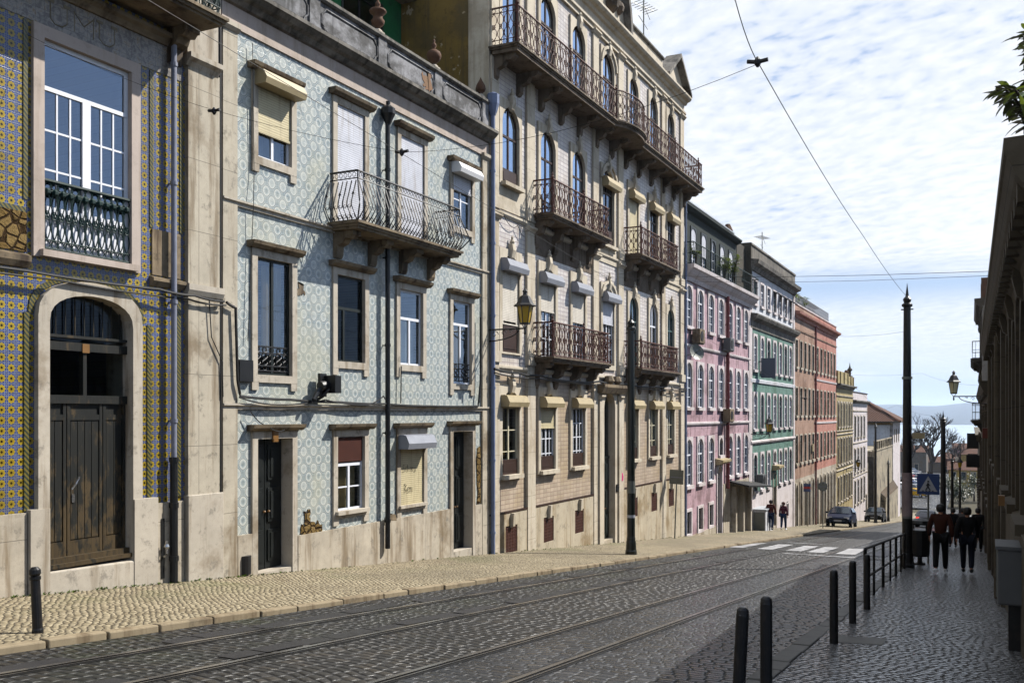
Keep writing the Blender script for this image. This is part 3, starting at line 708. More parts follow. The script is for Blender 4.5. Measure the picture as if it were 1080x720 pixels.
def door(fac, yc, w, z0, z1, mat='door_blk', smat='stone', sw=.14, proud=.05, reveal=.20, leaves=2, light=None, hood=None, rise=0, hoodmat='hood', step=True, key=None, glassm='glass_dim', foot=1.5):
    mb = MB(); X = fac.X; a = w/2
    A = [(yc+y, z0+z) for y, z in arc_pts(a, rise, z1-z0)]
    inn = [(yc-a, z0)] + A + [(yc+a, z0)]
    out = [(yc-a-sw, z0-foot)] + [(yc-a-sw+(2*(a+sw))*i/(len(A)-1), z1+sw) for i in range(len(A))] + [(yc+a+sw, z0-foot)]
    inn[0] = (yc-a, z0-foot); inn[-1] = (yc+a, z0-foot)
    for i in range(len(inn)-1):
        (y0,q0),(y1,q1),(Y0,Q0),(Y1,Q1) = inn[i], inn[i+1], out[i], out[i+1]
        mb.quad((X(proud),y0,q0),(X(proud),y1,q1),(X(proud),Y1,Q1),(X(proud),Y0,Q0))
        mb.quad((X(proud),y0,q0),(X(proud),y1,q1),(X(-reveal-.1),y1,q1),(X(-reveal-.1),y0,q0))
        mb.quad((X(proud),Y0,Q0),(X(proud),Y1,Q1),(X(-.02),Y1,Q1),(X(-.02),Y0,Q0))
    if step: mb.box(X(-reveal-.1), X(.03), yc-a, yc+a, z0-foot, z0)
    fr = mb.build('doorway', M[smat], fac.root)
    if hood:
        fac.mould('lintel_ledge', [(0,z1+sw+.005),(.1,z1+sw+.005),(.17,z1+sw+hood*.5),(.19,z1+sw+hood),(0,z1+sw+hood)], yc-a-sw-.1, yc+a+sw+.1, M[hoodmat], fr)
    top = z1 - rise*.0
    zt = z0 + (z1-z0)*(light if light else 1.0)
    for L in range(leaves):
        m2 = MB(); y0 = yc-a + w*L/leaves + .01; y1 = yc-a + w*(L+1)/leaves - .01
        m2.box(X(-reveal-.05), X(-reveal), y0, y1, z0+.02, zt)
        for (q0, q1) in ((.06,.30),(.36,.62),(.68,.95)):
            za = z0+(zt-z0)*q0; zb = z0+(zt-z0)*q1
            m2.box(X(-reveal), X(-reveal+.025), y0+.06, y1-.06, za, zb); m2.box(X(-reveal+.025), X(-reveal+.04), y0+.12, y1-.12, za+.06, zb-.06)
        d = m2.build('door', M[mat], fac.root)
        m3 = MB(); m3.lathe([(.018,0),(.03,.02),(.018,.04)], (X(-reveal+.05), (y1-.05 if L == 0 else y0+.05), z0+1.05), 8); m3.build('handle', M['gold'], d)
    if light:
        m2 = MB(); m2.box(X(-reveal-.06), X(-reveal+.03), yc-a, yc+a, zt, zt+.08); m2.box(X(-reveal-.05), X(-reveal+.0), yc-.03, yc+.03, zt+.08, z1-.02)
        m2.build('transom', M[mat], fac.root)
        m4 = MB(); m4.poly([(X(-reveal-.02), y, max(z, zt+.05)) for y, z in [(yc-a, zt)] + A + [(yc+a, zt)]]); m4.build('pane', M[glassm], fac.root)
    return fr

# ------------------------------------------------------------------ wrought iron
def path_sampler(P):
    L = [0.0]
    for i in range(len(P)-1): L.append(L[-1] + math.dist(P[i], P[i+1]))
    def at(s):
        s = max(0.0, min(L[-1], s))
        for i in range(len(P)-1):
            if s <= L[i+1] + 1e-9:
                t = (s - L[i])/max(1e-9, L[i+1]-L[i]); return (P[i][0]+(P[i+1][0]-P[i][0])*t, P[i][1]+(P[i+1][1]-P[i][1])*t)
        return P[-1]
    return at, L[-1]
def railing(P, z, h, module=.2, thick=.011, style='lens', posts=None):
    mb = MB(); at, LT = path_sampler(P)
    def pt(s, zz): x, y = at(s); return (x, y, zz)
    def line(zz, r):
        pts = [(p[0], p[1], zz) for p in P]; mb.tube(pts, r, 5)
    line(z+h, .026); line(z+.03, .016)
    if style == 'plain':
        n = int(LT/module)
        for i in range(n+1): mb.tube([pt(LT*i/n, z), pt(LT*i/n, z+h)], thick, 4)
        line(z+h*.5, .012)
        return mb
    line(z+h-.14, .012); line(z+.15, .012)
    n = max(2, round(LT/module)); m = LT/n; hh = h-.29
    for i in range(n):
        sc = m*(i+.5)
        for s_ in (-1, 1):
            mb.tube([pt(sc+s_*m*.44*math.sin(PI*2*k/12), z+.15+hh*k/12) for k in range(13)], thick, 4)
        for zc, rr in ((z+h-.07, .055), (z+.09, .05)):
            mb.tube([pt(sc+rr*math.cos(t), zc+rr*math.sin(t)) for t in [2*PI*k/8 for k in range(8)]], thick*.85, 4, True)
        mb.tube([pt(sc+.04*math.cos(t), z+.15+hh*.5+.06*math.sin(t)) for t in [2*PI*k/6 for k in range(6)]], thick*1.3, 4, True)
        if i % 2 == 0: mb.tube([pt(m*i, z), pt(m*i, z+h)], thick, 4)
    for s in (posts or []): mb.tube([pt(s, z-.02), pt(s, z+h+.02)], .03, 6); mb.lathe([(.03,0),(.05,.05),(.02,.1),(.03,.14),(.003,.2)], pt(s, z+h), 8)
    return mb
def belly_railing(P, z, h, module=.115):
    """Bars that swell outwards below; P runs wall, corner, corner, wall."""
    mb = MB()
    c = Vector((sum(p[0] for p in P)/len(P), sum(p[1] for p in P)/len(P)))
    prof = [(0,0),(.08,.10),(.20,.28),(.19,.36),(.10,.62),(.04,.80),(.03,1.0)]
    for i in range(len(P)-1):
        a = Vector(P[i]); b = Vector(P[i+1]); d = (b-a); L = d.length; d.normalize(); nr = Vector((d.y, -d.x))
        if nr.dot((a+b)/2 - c) < 0: nr = -nr
        n = max(3, round(L/module))
        def Q(s, o, f): q = a + d*s + nr*o; return (q.x, q.y, z+h*f)
        def off(f):
            for k in range(len(prof)-1):
                if f <= prof[k+1][1]: 
                    t = (f-prof[k][1])/(prof[k+1][1]-prof[k][1]); return prof[k][0]+(prof[k+1][0]-prof[k][0])*t
            return prof[-1][0]
        def ext(o, f):                                  # rails turn the corner at the same offset
            e0 = o if i > 0 else 0; e1 = o if i < len(P)-2 else 0
            return [Q(-e0, o, f), Q(L+e1, o, f)]
        mb.tube(ext(.03, 1.0), .022, 5); mb.tube(ext(.03, .85), .012, 4); mb.tube(ext(.0, .02), .014, 4)
        for k in range(n+1):
            s = L*k/n
            s0 = s
            mb.tube([Q(s0, o, f) for o, f in prof if f <= .86], .0125, 4)
            if k < n:
                s2 = s + L/n*.5
                mb.tube([Q(s2+.04*math.cos(t), .03, .925+.045*math.sin(t)) for t in [2*PI*q/8 for q in range(8)]], .007, 4, True)
                mb.tube([Q(s2+.012*q*math.cos(q*1.3), off(.28)+.0, .27+.013*q*math.sin(q*1.3)) for q in range(1, 6)], .008, 4)
                mb.tube([Q(s2+.035*math.cos(t), off(.08), .085+.04*math.sin(t)) for t in [2*PI*q/6 for q in range(6)]], .007, 4, True)
            if k % 3 == 0:
                mb.tube([Q(s-.03, off(.5), .5), Q(s, off(.55)+.015, .56), Q(s+.03, off(.5), .5)], .009, 4)
        if i > 0: mb.tube([Q(-o, o, f) for o, f in prof], .016, 5)
    return mb

def corbel(fac, y, z, d, h, t=.2):
    mb = MB(); X = fac.X
    pr = [(X(0), z), (X(d), z), (X(d), z-.10), (X(d*.86), z-.16), (X(d*.62), z-.14), (X(d*.5), z-h*.45), (X(d*.22), z-h*.55), (X(d*.2), z-h*.85), (X(.06), z-h), (X(0), z-h)]
    mb.prism_y(pr, y-t/2, y+t/2); mb.box(X(d*.7), X(d+.03), y-t/2-.02, y+t/2+.02, z-.09, z-.002)
    return mb
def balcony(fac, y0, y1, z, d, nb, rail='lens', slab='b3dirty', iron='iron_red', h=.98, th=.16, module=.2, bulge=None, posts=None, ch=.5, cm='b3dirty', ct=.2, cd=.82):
    X = fac.X
    if bulge:
        ya, yb, bd = bulge; P = [(X(0.02), y0), (X(d), y0), (X(d), ya)]
        for k in range(1, 10):
            t = k/10; P.append((X(d + bd*math.sin(PI*t)**.6), ya+(yb-ya)*t))
        P += [(X(d), yb), (X(d), y1), (X(0.02), y1)]
    else: P = [(X(0.02), y0), (X(d), y0), (X(d), y1), (X(0.02), y1)]
    mb = MB()
    def grow(e): 
        c = []
        for (x, y) in P:
            yy = y-e if y <= y0+1e-6 else (y+e if y >= y1-1e-6 else y)
            c.append((x + fac.sd*(e if abs(x-X(.02)) > .01 else -.02), yy))
        return c
    mb.prism_z(grow(.10), z-.05, z); mb.prism_z(grow(.06), z-.10, z-.05); mb.prism_z(grow(.02), z-th, z-.10)
    b = mb.build('balcony', M[slab], fac.root)
    for k in range(nb):
        y = y0 + .2 + (y1-y0-.4)*k/(nb-1); corbel(fac, y, z-th, d*cd, ch, ct).build('bracket', M[cm], b)
    (belly_railing(P, z, h) if rail == 'belly' else railing(P, z, h, module, style=rail, posts=posts)).build('railing', M[iron], b)
    return b

def pilaster(fac, y0, y1, z0, z1, d, mat, name='pilaster', cap=True):
    mb = MB(); fac.bx(mb, -.01, d, y0, y1, z0, z1 - (.14 if cap else 0))
    if cap: mb.prism_y([(fac.X(0),z1-.14),(fac.X(d+.02),z1-.14),(fac.X(d+.05),z1-.09),(fac.X(d+.1),z1-.05),(fac.X(d+.1),z1),(fac.X(0),z1)], y0-.05, y1+.05)
    return mb.build(name, M[mat], fac.root)
def pipe(fac, y, z0, z1, mat, r=.05, d=.12, parent=None, collars=True):
    mb = MB(); mb.tube([(fac.X(d), y, z0), (fac.X(d), y, z1)], r, 10)
    if collars:
        z = z0+.6
        while z < z1: mb.lathe([(r+.014,-.03),(r+.014,.03)], (fac.X(d), y, z), 10); mb.box(fac.X(0), fac.X(d), y-.012, y+.012, z-.012, z+.012); z += 1.9
    return mb.build('downpipe', M[mat], parent or fac.root)
def cable(pts, r, mat, parent, name='cable', sag=0):
    P = []
    for i in range(len(pts)-1):
        a = Vector(pts[i]); b = Vector(pts[i+1])
        for k in range(6): 
            t = k/6; q = a.lerp(b, t); q.z -= sag*4*t*(1-t); P.append(q)
    P.append(Vector(pts[-1])); mb = MB(); mb.tube(P, r, 5)
    return mb.build(name, M[mat], parent)
def patch(fac, y0, y1, z0, z1, mat, d=.02, seed=1):
    rr = random.Random(seed); P = []; n = 9
    cy, cz = (y0+y1)/2, (z0+z1)/2
    def side(a, b, k):
        return [(a[0]+(b[0]-a[0])*i/k, a[1]+(b[1]-a[1])*i/k) for i in range(k)]
    Q = side((y0,z0),(y1,z0),n) + side((y1,z0),(y1,z1),5) + side((y1,z1),(y0,z1),n) + side((y0,z1),(y0,z0),5)
    j = min(y1-y0, z1-z0)*.22
    P = [(y+rr.uniform(-j, j), z+rr.uniform(-j, j)) for y, z in Q]
    mb = MB(); mb.prism_x(P, fac.X(.001), fac.X(d)); return mb.build('bare_patch', M[mat] if isinstance(mat, str) else mat, fac.root)
# ================================================================== near house: yellow flower tiles
def near_house():
    r = thing('tiled_house', (XF, 8.0, gz(8)), 'house front of blue and yellow flower tiles with a wide arched old wooden door', 'house')
    f = Fac(r); X = f.X
    dz0, dzt = -.46, 3.42
    eh = ellipse_pts(.80, .46, dzt+.08, 14)
    wall(f, 'tiled_wall', 2.5, 12.26, -3, 11, [(9.63, 1.60, -3, dzt+.08, .46, eh), (9.6, 1.68, 3.9, 7.0)], M['azul_yellow'])
    # plinth and door jamb pedestals
    mb = MB(); f.bx(mb, 0, .06, 2.5, 8.58, -3, .36); f.bx(mb, 0, .045, 10.86, 11.42, -3, .30); mb.build('plinth', M['plinth'], r)
    mb = MB(); f.bx(mb, -.01, .11, 8.60, 8.90, -3, .40); f.bx(mb, -.01, .11, 10.36, 10.82, -3, .40); mb.build('jamb_base', M['stone'], r)
    # door surround
    mb = MB(); ai = ellipse_pts(.72, .42, dzt, 14); ao = ellipse_pts(.90, .55, dzt+.2, 14)
    I = [(-.72, .40)] + ai + [(.72, .40)]; O = [(-.90, .40)] + ao + [(.90, .40)]
    for i in range(len(I)-1):
        a, b, c, d = [(9.63+p[0], p[1]) for p in (I[i], I[i+1], O[i+1], O[i])]
        mb.quad((X(.09),*a),(X(.09),*b),(X(.09),*c),(X(.09),*d)); mb.quad((X(.09),*a),(X(.09),*b),(X(-.5),*b),(X(-.5),*a)); mb.quad((X(.09),*d),(X(.09),*c),(X(-.02),*c),(X(-.02),*d))
    for s in (-1, 1): mb.quad((X(.09), 9.63+s*.72, -2),(X(-.5), 9.63+s*.72, -2),(X(-.5), 9.63+s*.72, .4),(X(.09), 9.63+s*.72, .4))
    mb.build('door_arch', M['stone'], r)
    mb = MB(); mb.add([(X(-.5),8.88,-2),(X(.10),8.88,-2),(X(.10),10.38,-2),(X(-.5),10.38,-2),(X(-.5),8.88,-.47),(X(.10),8.88,-.49),(X(.10),10.38,-.53),(X(-.5),10.38,-.47)],
            [(0,3,2,1),(4,5,6,7),(0,1,5,4),(1,2,6,5),(2,3,7,6),(3,0,4,7)]); mb.build('doorstep', M['stone'], r, bevel=.02)
    mb = MB(); mb.box(X(-0.090), X(0.010), 8.91, 10.35, -.47, -.33); mb.box(X(-0.030), X(0.070), 8.91, 10.35, -.47, -.41); mb.build('door_sill', M['oldwood'], r)
    edges = [8.92, 9.30, 9.92, 10.34]
    for k in range(3):
        m = MB(); y0, y1 = edges[k]+.008, edges[k+1]-.008
        m.box(X(-0.150), X(-0.090), y0, y1, -.33, 1.86)
        n = 2 if k != 1 else 4
        m.box(X(-0.090), X(-0.065), y0, y0+.05, -.33, 1.86); m.box(X(-0.090), X(-0.065), y1-.05, y1, -.33, 1.86)
        m.box(X(-0.090), X(-0.068), y0+.05, y1-.05, 1.62, 1.70); m.box(X(-0.090), X(-0.068), y0+.05, y1-.05, -.33, -.12)
        for j in range(n):
            ya = y0+.06+(y1-y0-.12)*j/n; yb = y0+.06+(y1-y0-.12)*(j+1)/n; m.box(X(-0.090), X(-0.076), ya+.006, yb-.006, -.1, 1.6)
        d = m.build('door', M['oldwood'], r)
        if k == 1:
            h = MB(); h.tube([(X(-0.060), 9.38, .62), (X(-0.020), 9.42, .70), (X(-0.020), 9.48, .80)], .012, 6); h.build('handle', M['chrome'], d)
            h = MB(); h.box(X(-0.075), X(-0.060), 9.385, 9.43, .43, .55); h.build('lock_plate', M['chrome'], d)
    fr = MB()
    for z0, z1 in ((1.86, 1.98), (2.62, 2.74), (2.80, 2.84)): fr.box(X(-0.150), X(-0.040), 8.91, 10.35, z0, z1)
    fr.box(X(-0.150), X(-0.055), 9.57, 9.63, 1.98, 2.62)
    for j in range(9): y = 8.99+.16*j; fr.tube([(X(-0.110), y, 2.84), (X(-0.110), y, 3.4)], .012, 5)
    tf = fr.build('transom', M['oldwood'], r)
    g = MB(); g.poly([(X(-0.140), 8.91, 1.9)] + [(X(-0.140), 9.63+a, b) for a, b in ai] + [(X(-0.140), 10.35, 1.9)]); g.build('pane', M['glass_dim'], tf)
    g = MB(); g.box(X(-0.040), X(-0.030), 9.54, 9.66, 2.60, 2.73); g.build('number_plate', M['gold'], tf)
    # window
    window(f, 9.6, 1.5, 3.98, 6.93, sw=.17, proud=.06, reveal=.05, smat='pink_stone', fmat='white', glass='glass_mid', fw=.065, trans=(.775,), munt=(3, 4), foot=.10, sill=(.14, .09))
    mb = MB(); f.bx(mb, -.045, -.022, 8.93, 10.27, 4.02, 4.62); mb.build('window_panel', M['white'], r)
    mb = MB(); f.bx(mb, -.048, -.018, 9.53, 9.67, 4.02, 6.24); mb.build('window_stile', M['white'], r)
    rl = railing([(X(.02), 8.86), (X(.02), 10.34)], 3.99, .98, .118, .010); 
    for k in range(12):
        yk = 8.92+.1236*k; rl.lathe([(.02,0),(.05,.03),(.05,.07),(.02,.1)], (X(.02), yk, 4.76), 6)
    rl.build('window_railing', M['iron_teal'], r)
    # frieze with worn letter tiles, moulding, side borders
    mb = MB(); f.bx(mb, 0, .012, 2.5, 11.40, 7.12, 7.58); mb.build('tile_frieze', M['azul_frieze'], r)
    glyph = {'U': [((0,1),(0,.2)),((0,.2),(.2,0)),((.2,0),(.5,0)),((.5,0),(.7,.2)),((.7,.2),(.7,1))],
             'M': [((0,0),(0,1)),((0,1),(.35,.45)),((.35,.45),(.7,1)),((.7,1),(.7,0))]}
    mb = MB()
    for ch, y0, w in (('U', 8.98, .26), ('M', 9.36, .34), ('U', 9.80, .26)):
        for (a, b) in glyph[ch]:
            p = [(X(-.008), y0+a[0]*w/.7, 7.20+a[1]*.30), (X(-.008), y0+b[0]*w/.7, 7.20+b[1]*.30)]
            mb.tube(p, .028, 4)
        if ch == 'U':
            for q in (0, .7): mb.box(X(.01), X(.02), y0+q*w/.7-.055, y0+q*w/.7+.055, 7.48, 7.52)
    mb.build('letter_tile', simple('ochre letter glaze', (.24,.20,.12), .35, .45, var=.35), r)
    f.mould('string_course', [(0,7.58),(.05,7.58),(.09,7.66),(.15,7.70),(.15,7.76),(0,7.80)], 2.5, 11.42, M['hood'])
    f.mould('string_course', [(0,3.70),(.06,3.70),(.10,3.78),(.10,3.86),(0,3.90)], 2.5, 8.62, M['hood'])
    f.mould('string_course', [(0,3.72),(.05,3.72),(.10,3.80),(.10,3.85),(0,3.88)], 10.74, 11.42, M['hood'])
    mb = MB(); f.bx(mb, 0, .025, 2.5, 8.60, 3.92, 4.46); mb.build('bare_patch', M['rubble'], r)
    mb = MB(); f.bx(mb, 0, .025, 10.78, 11.36, 3.90, 4.62); mb.build('bare_patch', M['hood'], r)
    bd = MB()
    for y in (8.56, 10.74, 11.36): f.bx(bd, 0, .014, y, y+.07, 4.64, 7.10)
    for y in (8.62, 11.35, 10.74): f.bx(bd, 0, .016, y-.05, y+.03, .38, 3.1 if y < 11 else 3.66)
    f.bx(bd, 0, .013, 2.5, 8.6, 4.46, 4.53); bd.build('border_tile', M['azul_border'], r)
    ar = MB(); P1 = ellipse_pts(.92, .56, dzt+.22, 14); P2 = ellipse_pts(1.0, .60, dzt+.29, 14)
    for i in range(14):
        a, b, c, d = [(9.63+p[0], p[1]) for p in (P1[i], P1[i+1], P2[i+1], P2[i])]; ar.quad((X(.016),*a),(X(.016),*b),(X(.016),*c),(X(.016),*d))
    ar.build('border_tile', M['azul_border'], r)
    # corner pilaster
    mb = MB(); f.bx(mb, 0, .12, 11.44, 12.24, -3, .38); mb.build('pilaster_base', M['stone'], r, bevel=.012)
    mb = MB(); f.bx(mb, 0, .085, 11.47, 12.22, .38, 7.42); mb.build('pilaster', M['stonej'], r)
    f.mould('capital', [(0,7.40),(.09,7.40),(.13,7.47),(.20,7.52),(.20,7.60),(0,7.60)], 11.42, 12.14, M['stone'])
    mb = MB(); f.bx(mb, 0, .07, 11.47, 12.22, 7.6, 11); mb.build('pilaster', M['stone'], r)
    f.mould('pilaster_band', [(0,3.66),(.10,3.66),(.14,3.74),(.14,3.84),(0,3.86)], 11.44, 12.24, M['stone'])
    # balcony overhead
    b = balcony(f, 4.0, 11.42, 8.02, .82, 3, rail='lens', iron='iron_teal', th=.14, module=.14, cm='hood', ch=.55, cd=.5, ct=.26, slab='hood')
    # downpipe, grey above and black below
    p = pipe(f, 11.14, 1.0, 8.0, 'pipe_grey', .045, .11)
    mb = MB(); mb.tube([(X(.11), 11.14, -1.1), (X(.11), 11.14, 1.02)], .062, 10)
    for z in (.25, .98, -.6): mb.lathe([(.075,-.04),(.075,.04)], (X(.11), 11.14, z), 10)
    mb.build('pipe_shoe', M['pipe_blk'], p)
    mb = MB(); f.bx(mb, .05, .055, 10.93, 11.0, -.9, .05); mb.build('plinth_slot', M['cable'], r)
    mb = MB(); mb.tube([(X(.08), 10.97, -.55), (X(.13), 10.97, -.5), (X(.13), 10.97, -.3)], .022, 6); mb.lathe([(.03,0),(.045,.03),(.03,.07)], (X(.13), 10.97, -.42), 8); mb.build('tap', M['chrome'], r)
    cable([(X(.16), 2.5, 3.62), (X(.15), 8.5, 3.64), (X(.16), 10.8, 3.66), (X(.2), 11.5, 3.64), (X(.16), 12.2, 3.62)], .022, 'cable', r, sag=.02)
    cable([(X(.13), 2.5, 3.55), (X(.14), 9.0, 3.58), (X(.13), 11.4, 3.58), (X(.17), 12.24, 3.56)], .016, 'cable', r, sag=.03)
    cable([(X(.12), 11.9, 3.6), (X(.12), 11.95, 3.0), (X(.12), 12.2, 2.6), (X(.12), 12.22, 2.0)], .010, 'cable', r)
    return r
near_house()

# ================================================================== second house: blue medallion tiles
def blue_house():
    r = thing('tiled_house', (XF, 17.0, gz(17)), 'three storey house of pale blue medallion tiles with a swelling iron balcony and grey parapet', 'house')
    f = Fac(r); X = f.X; Y0, Y1 = 12.28, 22.0
    W3 = [(13.64,.92,6.34,7.72), (15.98,.95,5.44,7.97), (18.32,.98,5.44,7.95), (20.62,.95,6.34,7.74)]
    W2 = [(13.64,.95,2.42,4.54), (15.98,.95,2.78,4.53), (18.27,.96,2.82,4.51), (20.60,.93,2.46,4.51)]
    W1 = [(13.64,.95,-1.16,1.26), (15.98,.93,-.26,1.25), (18.30,.98,-.34,1.25), (20.62,.98,-1.62,1.28)]
    holes = []
    for w in W3+W2+W1: holes.append((w[0], w[1]+.13, w[2]-.05, w[3]+.07))
    holes[8] = (13.64, 1.08, -3.6, 1.33); holes[11] = (20.62, 1.10, -3.6, 1.35)
    wall(f, 'tiled_wall', Y0, Y1, -3.6, 9.0, holes, M['azul_blue'], depth=8)
    def pl(y0, y1, zt):
        mb = MB(); f.bx(mb, 0, .05, y0, y1, -3.6, zt); mb.build('plinth', M['plinth'], r)
    pl(12.66, 13.02, -.42); pl(14.28, 19.98, -.60); pl(21.26, 21.60, -.62)
    patch(f, 14.40, 15.05, -.66, -.42, 'rubble', .02, 2); patch(f, 14.5, 14.66, -.40, -.16, 'rubble', .019, 3); patch(f, 21.40, 21.58, -.6, .85, 'rubble', .02, 4)
    patch(f, 17.25, 17.6, -.63, -.5, 'hood', .056, 6); patch(f, 14.32, 14.5, 4.0, 4.2, 'hood', .012, 7)
    # quoin pilasters
    for y0, y1 in ((12.29, 12.64), (21.62, 21.99)):
        mb = MB(); f.bx(mb, 0, .055, y0, y1, -3.6, 8.42); mb.build('pilaster', M['stonej'], r)
        f.mould('capital', [(0,8.34),(.07,8.34),(.12,8.40),(.12,8.48),(0,8.50)], y0-.02, y1+.02, M['stone'])
    # string courses, frieze, cornice, parapet
    for z in (1.79, 5.34):
        f.mould('string_course', [(0,z),(.05,z),(.05,z+.05),(.09,z+.07),(.09,z+.105),(0,z+.11)], Y0, Y1, M['stone'])
    mb = MB(); f.bx(mb, 0, .04, Y0, Y1, 8.43, 8.98); mb.build('frieze', M['pink_stone'], r)
    f.mould('cornice', [(.04,8.80),(.10,8.82),(.16,8.90),(.24,8.94),(.30,9.0),(.33,9.02),(.33,9.09),(0,9.12)], Y0, Y1, M['coping'])
    mb = MB(); f.bx(mb, -.25, .04, Y0, Y1, 9.10, 9.80); mb.build('parapet', M['greystone'], r)
    f.mould('coping', [(-.3,9.80),(.08,9.80),(.12,9.84),(.12,9.90),(-.3,9.90)], Y0, Y1, M['coping'])
    for y in (12.42, 14.75, 17.06, 19.39, 21.74):
        mb = MB(); f.bx(mb, .04, .075, y-.16, y+.16, 9.10, 9.80); mb.build('parapet_pier', M['greystone'], r)
    for ya in (12.64, 14.97, 17.28, 19.61):
        yb = ya+1.90; mb = MB(); c = .14
        for e, d in ((0, .055), (.05, .052)):
            P = [(ya+e,9.24+c),(ya+e+c*.6,9.24+c*.5),(ya+e+c,9.22+e),(yb-e-c,9.22+e),(yb-e-c*.6,9.24+c*.5),(yb-e,9.24+c),(yb-e,9.70-c),(yb-e-c*.6,9.70-c*.5),(yb-e-c,9.70-e),(ya+e+c,9.70-e),(ya+e+c*.6,9.70-c*.5),(ya+e,9.70-c)]
            if e == 0: mb.tube([(X(d), y, z) for y, z in P], .022, 5, True)
            else: mb.prism_x(P, X(.03), X(.058))
        mb.build('parapet_panel', M['greystone'], r)
    patch(f, 18.72, 19.08, 9.26, 9.62, plaster('bare orange brick', (.36,.22,.13), amt=.7, var=.35, bump=.9), .066, 5)
    # windows, top floor
    kw = dict(sw=.14, proud=.045, reveal=.06, smat='stone', hood=.12, ears=.14)
    window(f, *W3[0], shutter=.62, slat='slat_cream', box='box_cream', boxz=-.10, boxh=.24, munt=(1,2), curtain=('curtain', 0, .95), **kw)
    k2 = dict(kw); k2['ears'] = 0; k2['foot'] = .02
    window(f, *W3[1], shutter=.97, slat='slat_white', **k2); window(f, *W3[2], shutter=.97, slat='slat_white', **k2)
    window(f, *W3[3], shutter=.28, slat='slat_white', box='box_white', boxz=-.10, boxh=.24, munt=(1,2), curtain=('curtain', 0, .95), **kw)
    # middle floor
    window(f, *W2[0], glass='glass', fmat='green_wood', mull=(.5,), trans=(), guard=(.05,.52), gmat='iron_blk', curtain=('curtain_y', .2, .96, -.2, .96), **kw)
    window(f, *W2[1], glass='glass_dim', fmat='green_wood', trans=(.62,), mull=(.32,), **kw)
    window(f, *W2[2], glass='glass', fmat='white', trans=(.62,), mull=(.5,), curtain=('curtain', 0, .6), **kw)
    window(f, *W2[3], glass='glass', fmat='white', trans=(.72,), mull=(.5,), guard=(.05,.5), gmat='iron_blk', curtain=('curtain_y', .22, .7), **kw)
    # street floor
    door(f, W1[0][0], W1[0][1], W1[0][2], W1[0][3], 'door_blk', hood=.12, reveal=.22)
    window(f, *W1[1], glass='glass', fmat='white', trans=(.62,), mull=(.5,), munt=(1,2), board=.66, sill=(.12,.07), curtain=('curtain_y', .02, .6), **kw)
    window(f, *W1[2], shutter=.985, slat='slat_cream', box='box_grey', boxz=-.30, boxh=.30, sill=(.1,.06), **kw)
    door(f, W1[3][0], W1[3][1], -1.68, W1[3][3], 'door_blk', hood=.12, reveal=.22)
    # scribbled writing on the closed shutter
    mb = MB(); q = X(.022)
    def stroke(pts, y, z, k): mb.tube([(q, y+a*k, z+b*k) for a, b in pts], .0045, 4)
    let = {'E': [[(.4,.9),(0,1),(.05,.5),(.3,.55),(.05,.5),(0,0),(.45,.05)]], 's': [[(.3,.6),(0,.5),(.3,.2),(0,0)]], 't': [[(.2,1),(.15,0),(.3,.05)],[(0,.65),(.4,.7)]], 'i': [[(.1,.55),(.1,0)]],
           'v': [[(0,.6),(.15,0),(.35,.6)]], 'e': [[(0,.3),(.3,.35),(.2,.6),(0,.3),(.1,0),(.35,.1)]], 'u': [[(0,.6),(.05,0),(.3,.05),(.32,.6),(.36,0)]],
           'B': [[(0,0),(0,1),(.35,.8),(0,.5),(.4,.3),(0,0)]], 'm': [[(0,0),(0,.6),(.2,.5),(.22,0),(.24,.5),(.45,.5),(.45,0)]], 'n': [[(0,0),(0,.6),(.25,.5),(.28,0)]]}
    for word, y, z, k in (('Estive', 17.93, .42, .15), ('u', 18.40, .40, .16), ('Bem', 18.0, -.06, .21)):
        for ch in word:
            for s in let[ch]: stroke(s, y, z, k)
            y += k*.5
    mb.build('graffiti', simple('black marker', (.10,.09,.08), .8, .1), r)
    # balcony
    b = balcony(f, 15.32, 19.28, 5.52, .66, 4, rail='belly', iron='iron_blk', slab='hood', cm='hood', th=.15, ch=.52, cd=.72, ct=.22)
    # drainpipe with hopper
    p = pipe(f, 17.16, -1.2, 8.0, 'pipe_blk', .055, .13)
    mb = MB(); mb.lathe([(.06,0),(.10,.10),(.16,.22),(.16,.34),(.05,.42),(.05,.5)], (X(.14), 17.16, 7.98), 10); mb.build('hopper', M['pipe_blk'], p)
    pipe(f, 12.20, -.6, 8.4, 'cable', .035, .06, collars=False)
    # cables and boxes
    cable([(X(.12), 12.3, 3.62), (X(.12), 12.52, 3.55), (X(.11), 12.58, 2.3), (X(.1), 12.66, 2.02), (X(.1), 14.0, 1.98), (X(.11), 15.5, 1.95), (X(.12), 17.1, 1.93), (X(.11), 19, 1.90), (X(.10), 21.3, 1.92), (X(.10), 21.42, 2.6), (X(.10), 21.42, 4.2)], .026, 'cable', r, sag=.012)
    cable([(X(.13), 12.6, 2.0), (X(.12), 13.6, 1.88), (X(.13), 15.0, 1.99), (X(.14), 16.4, 1.90), (X(.13), 17.0, 2.1), (X(.13), 17.2, 1.96)], .014, 'cable', r, sag=.03)
    cable([(X(.11), 12.9, 1.76), (X(.16), 13.3, 1.5), (X(.2), 13.7, 1.42)], .010, 'cable', r, sag=.06)
    cable([(X(.07), 13.0, 8.3), (X(.06), 13.05, 6.0), (X(.09), 13.0, 5.4), (X(.06), 12.98, 4.6), (X(.05), 12.9, 3.0)], .007, 'cable', r)
    cable([(X(.07), 17.78, 2.78), (X(.07), 17.76, 1.95)], .014, 'cable', r)
    mb = MB(); f.bx(mb, .02, .09, 12.66, 13.0, 2.28, 2.66); mb.build('meter_box', M['pipe_blk'], r)
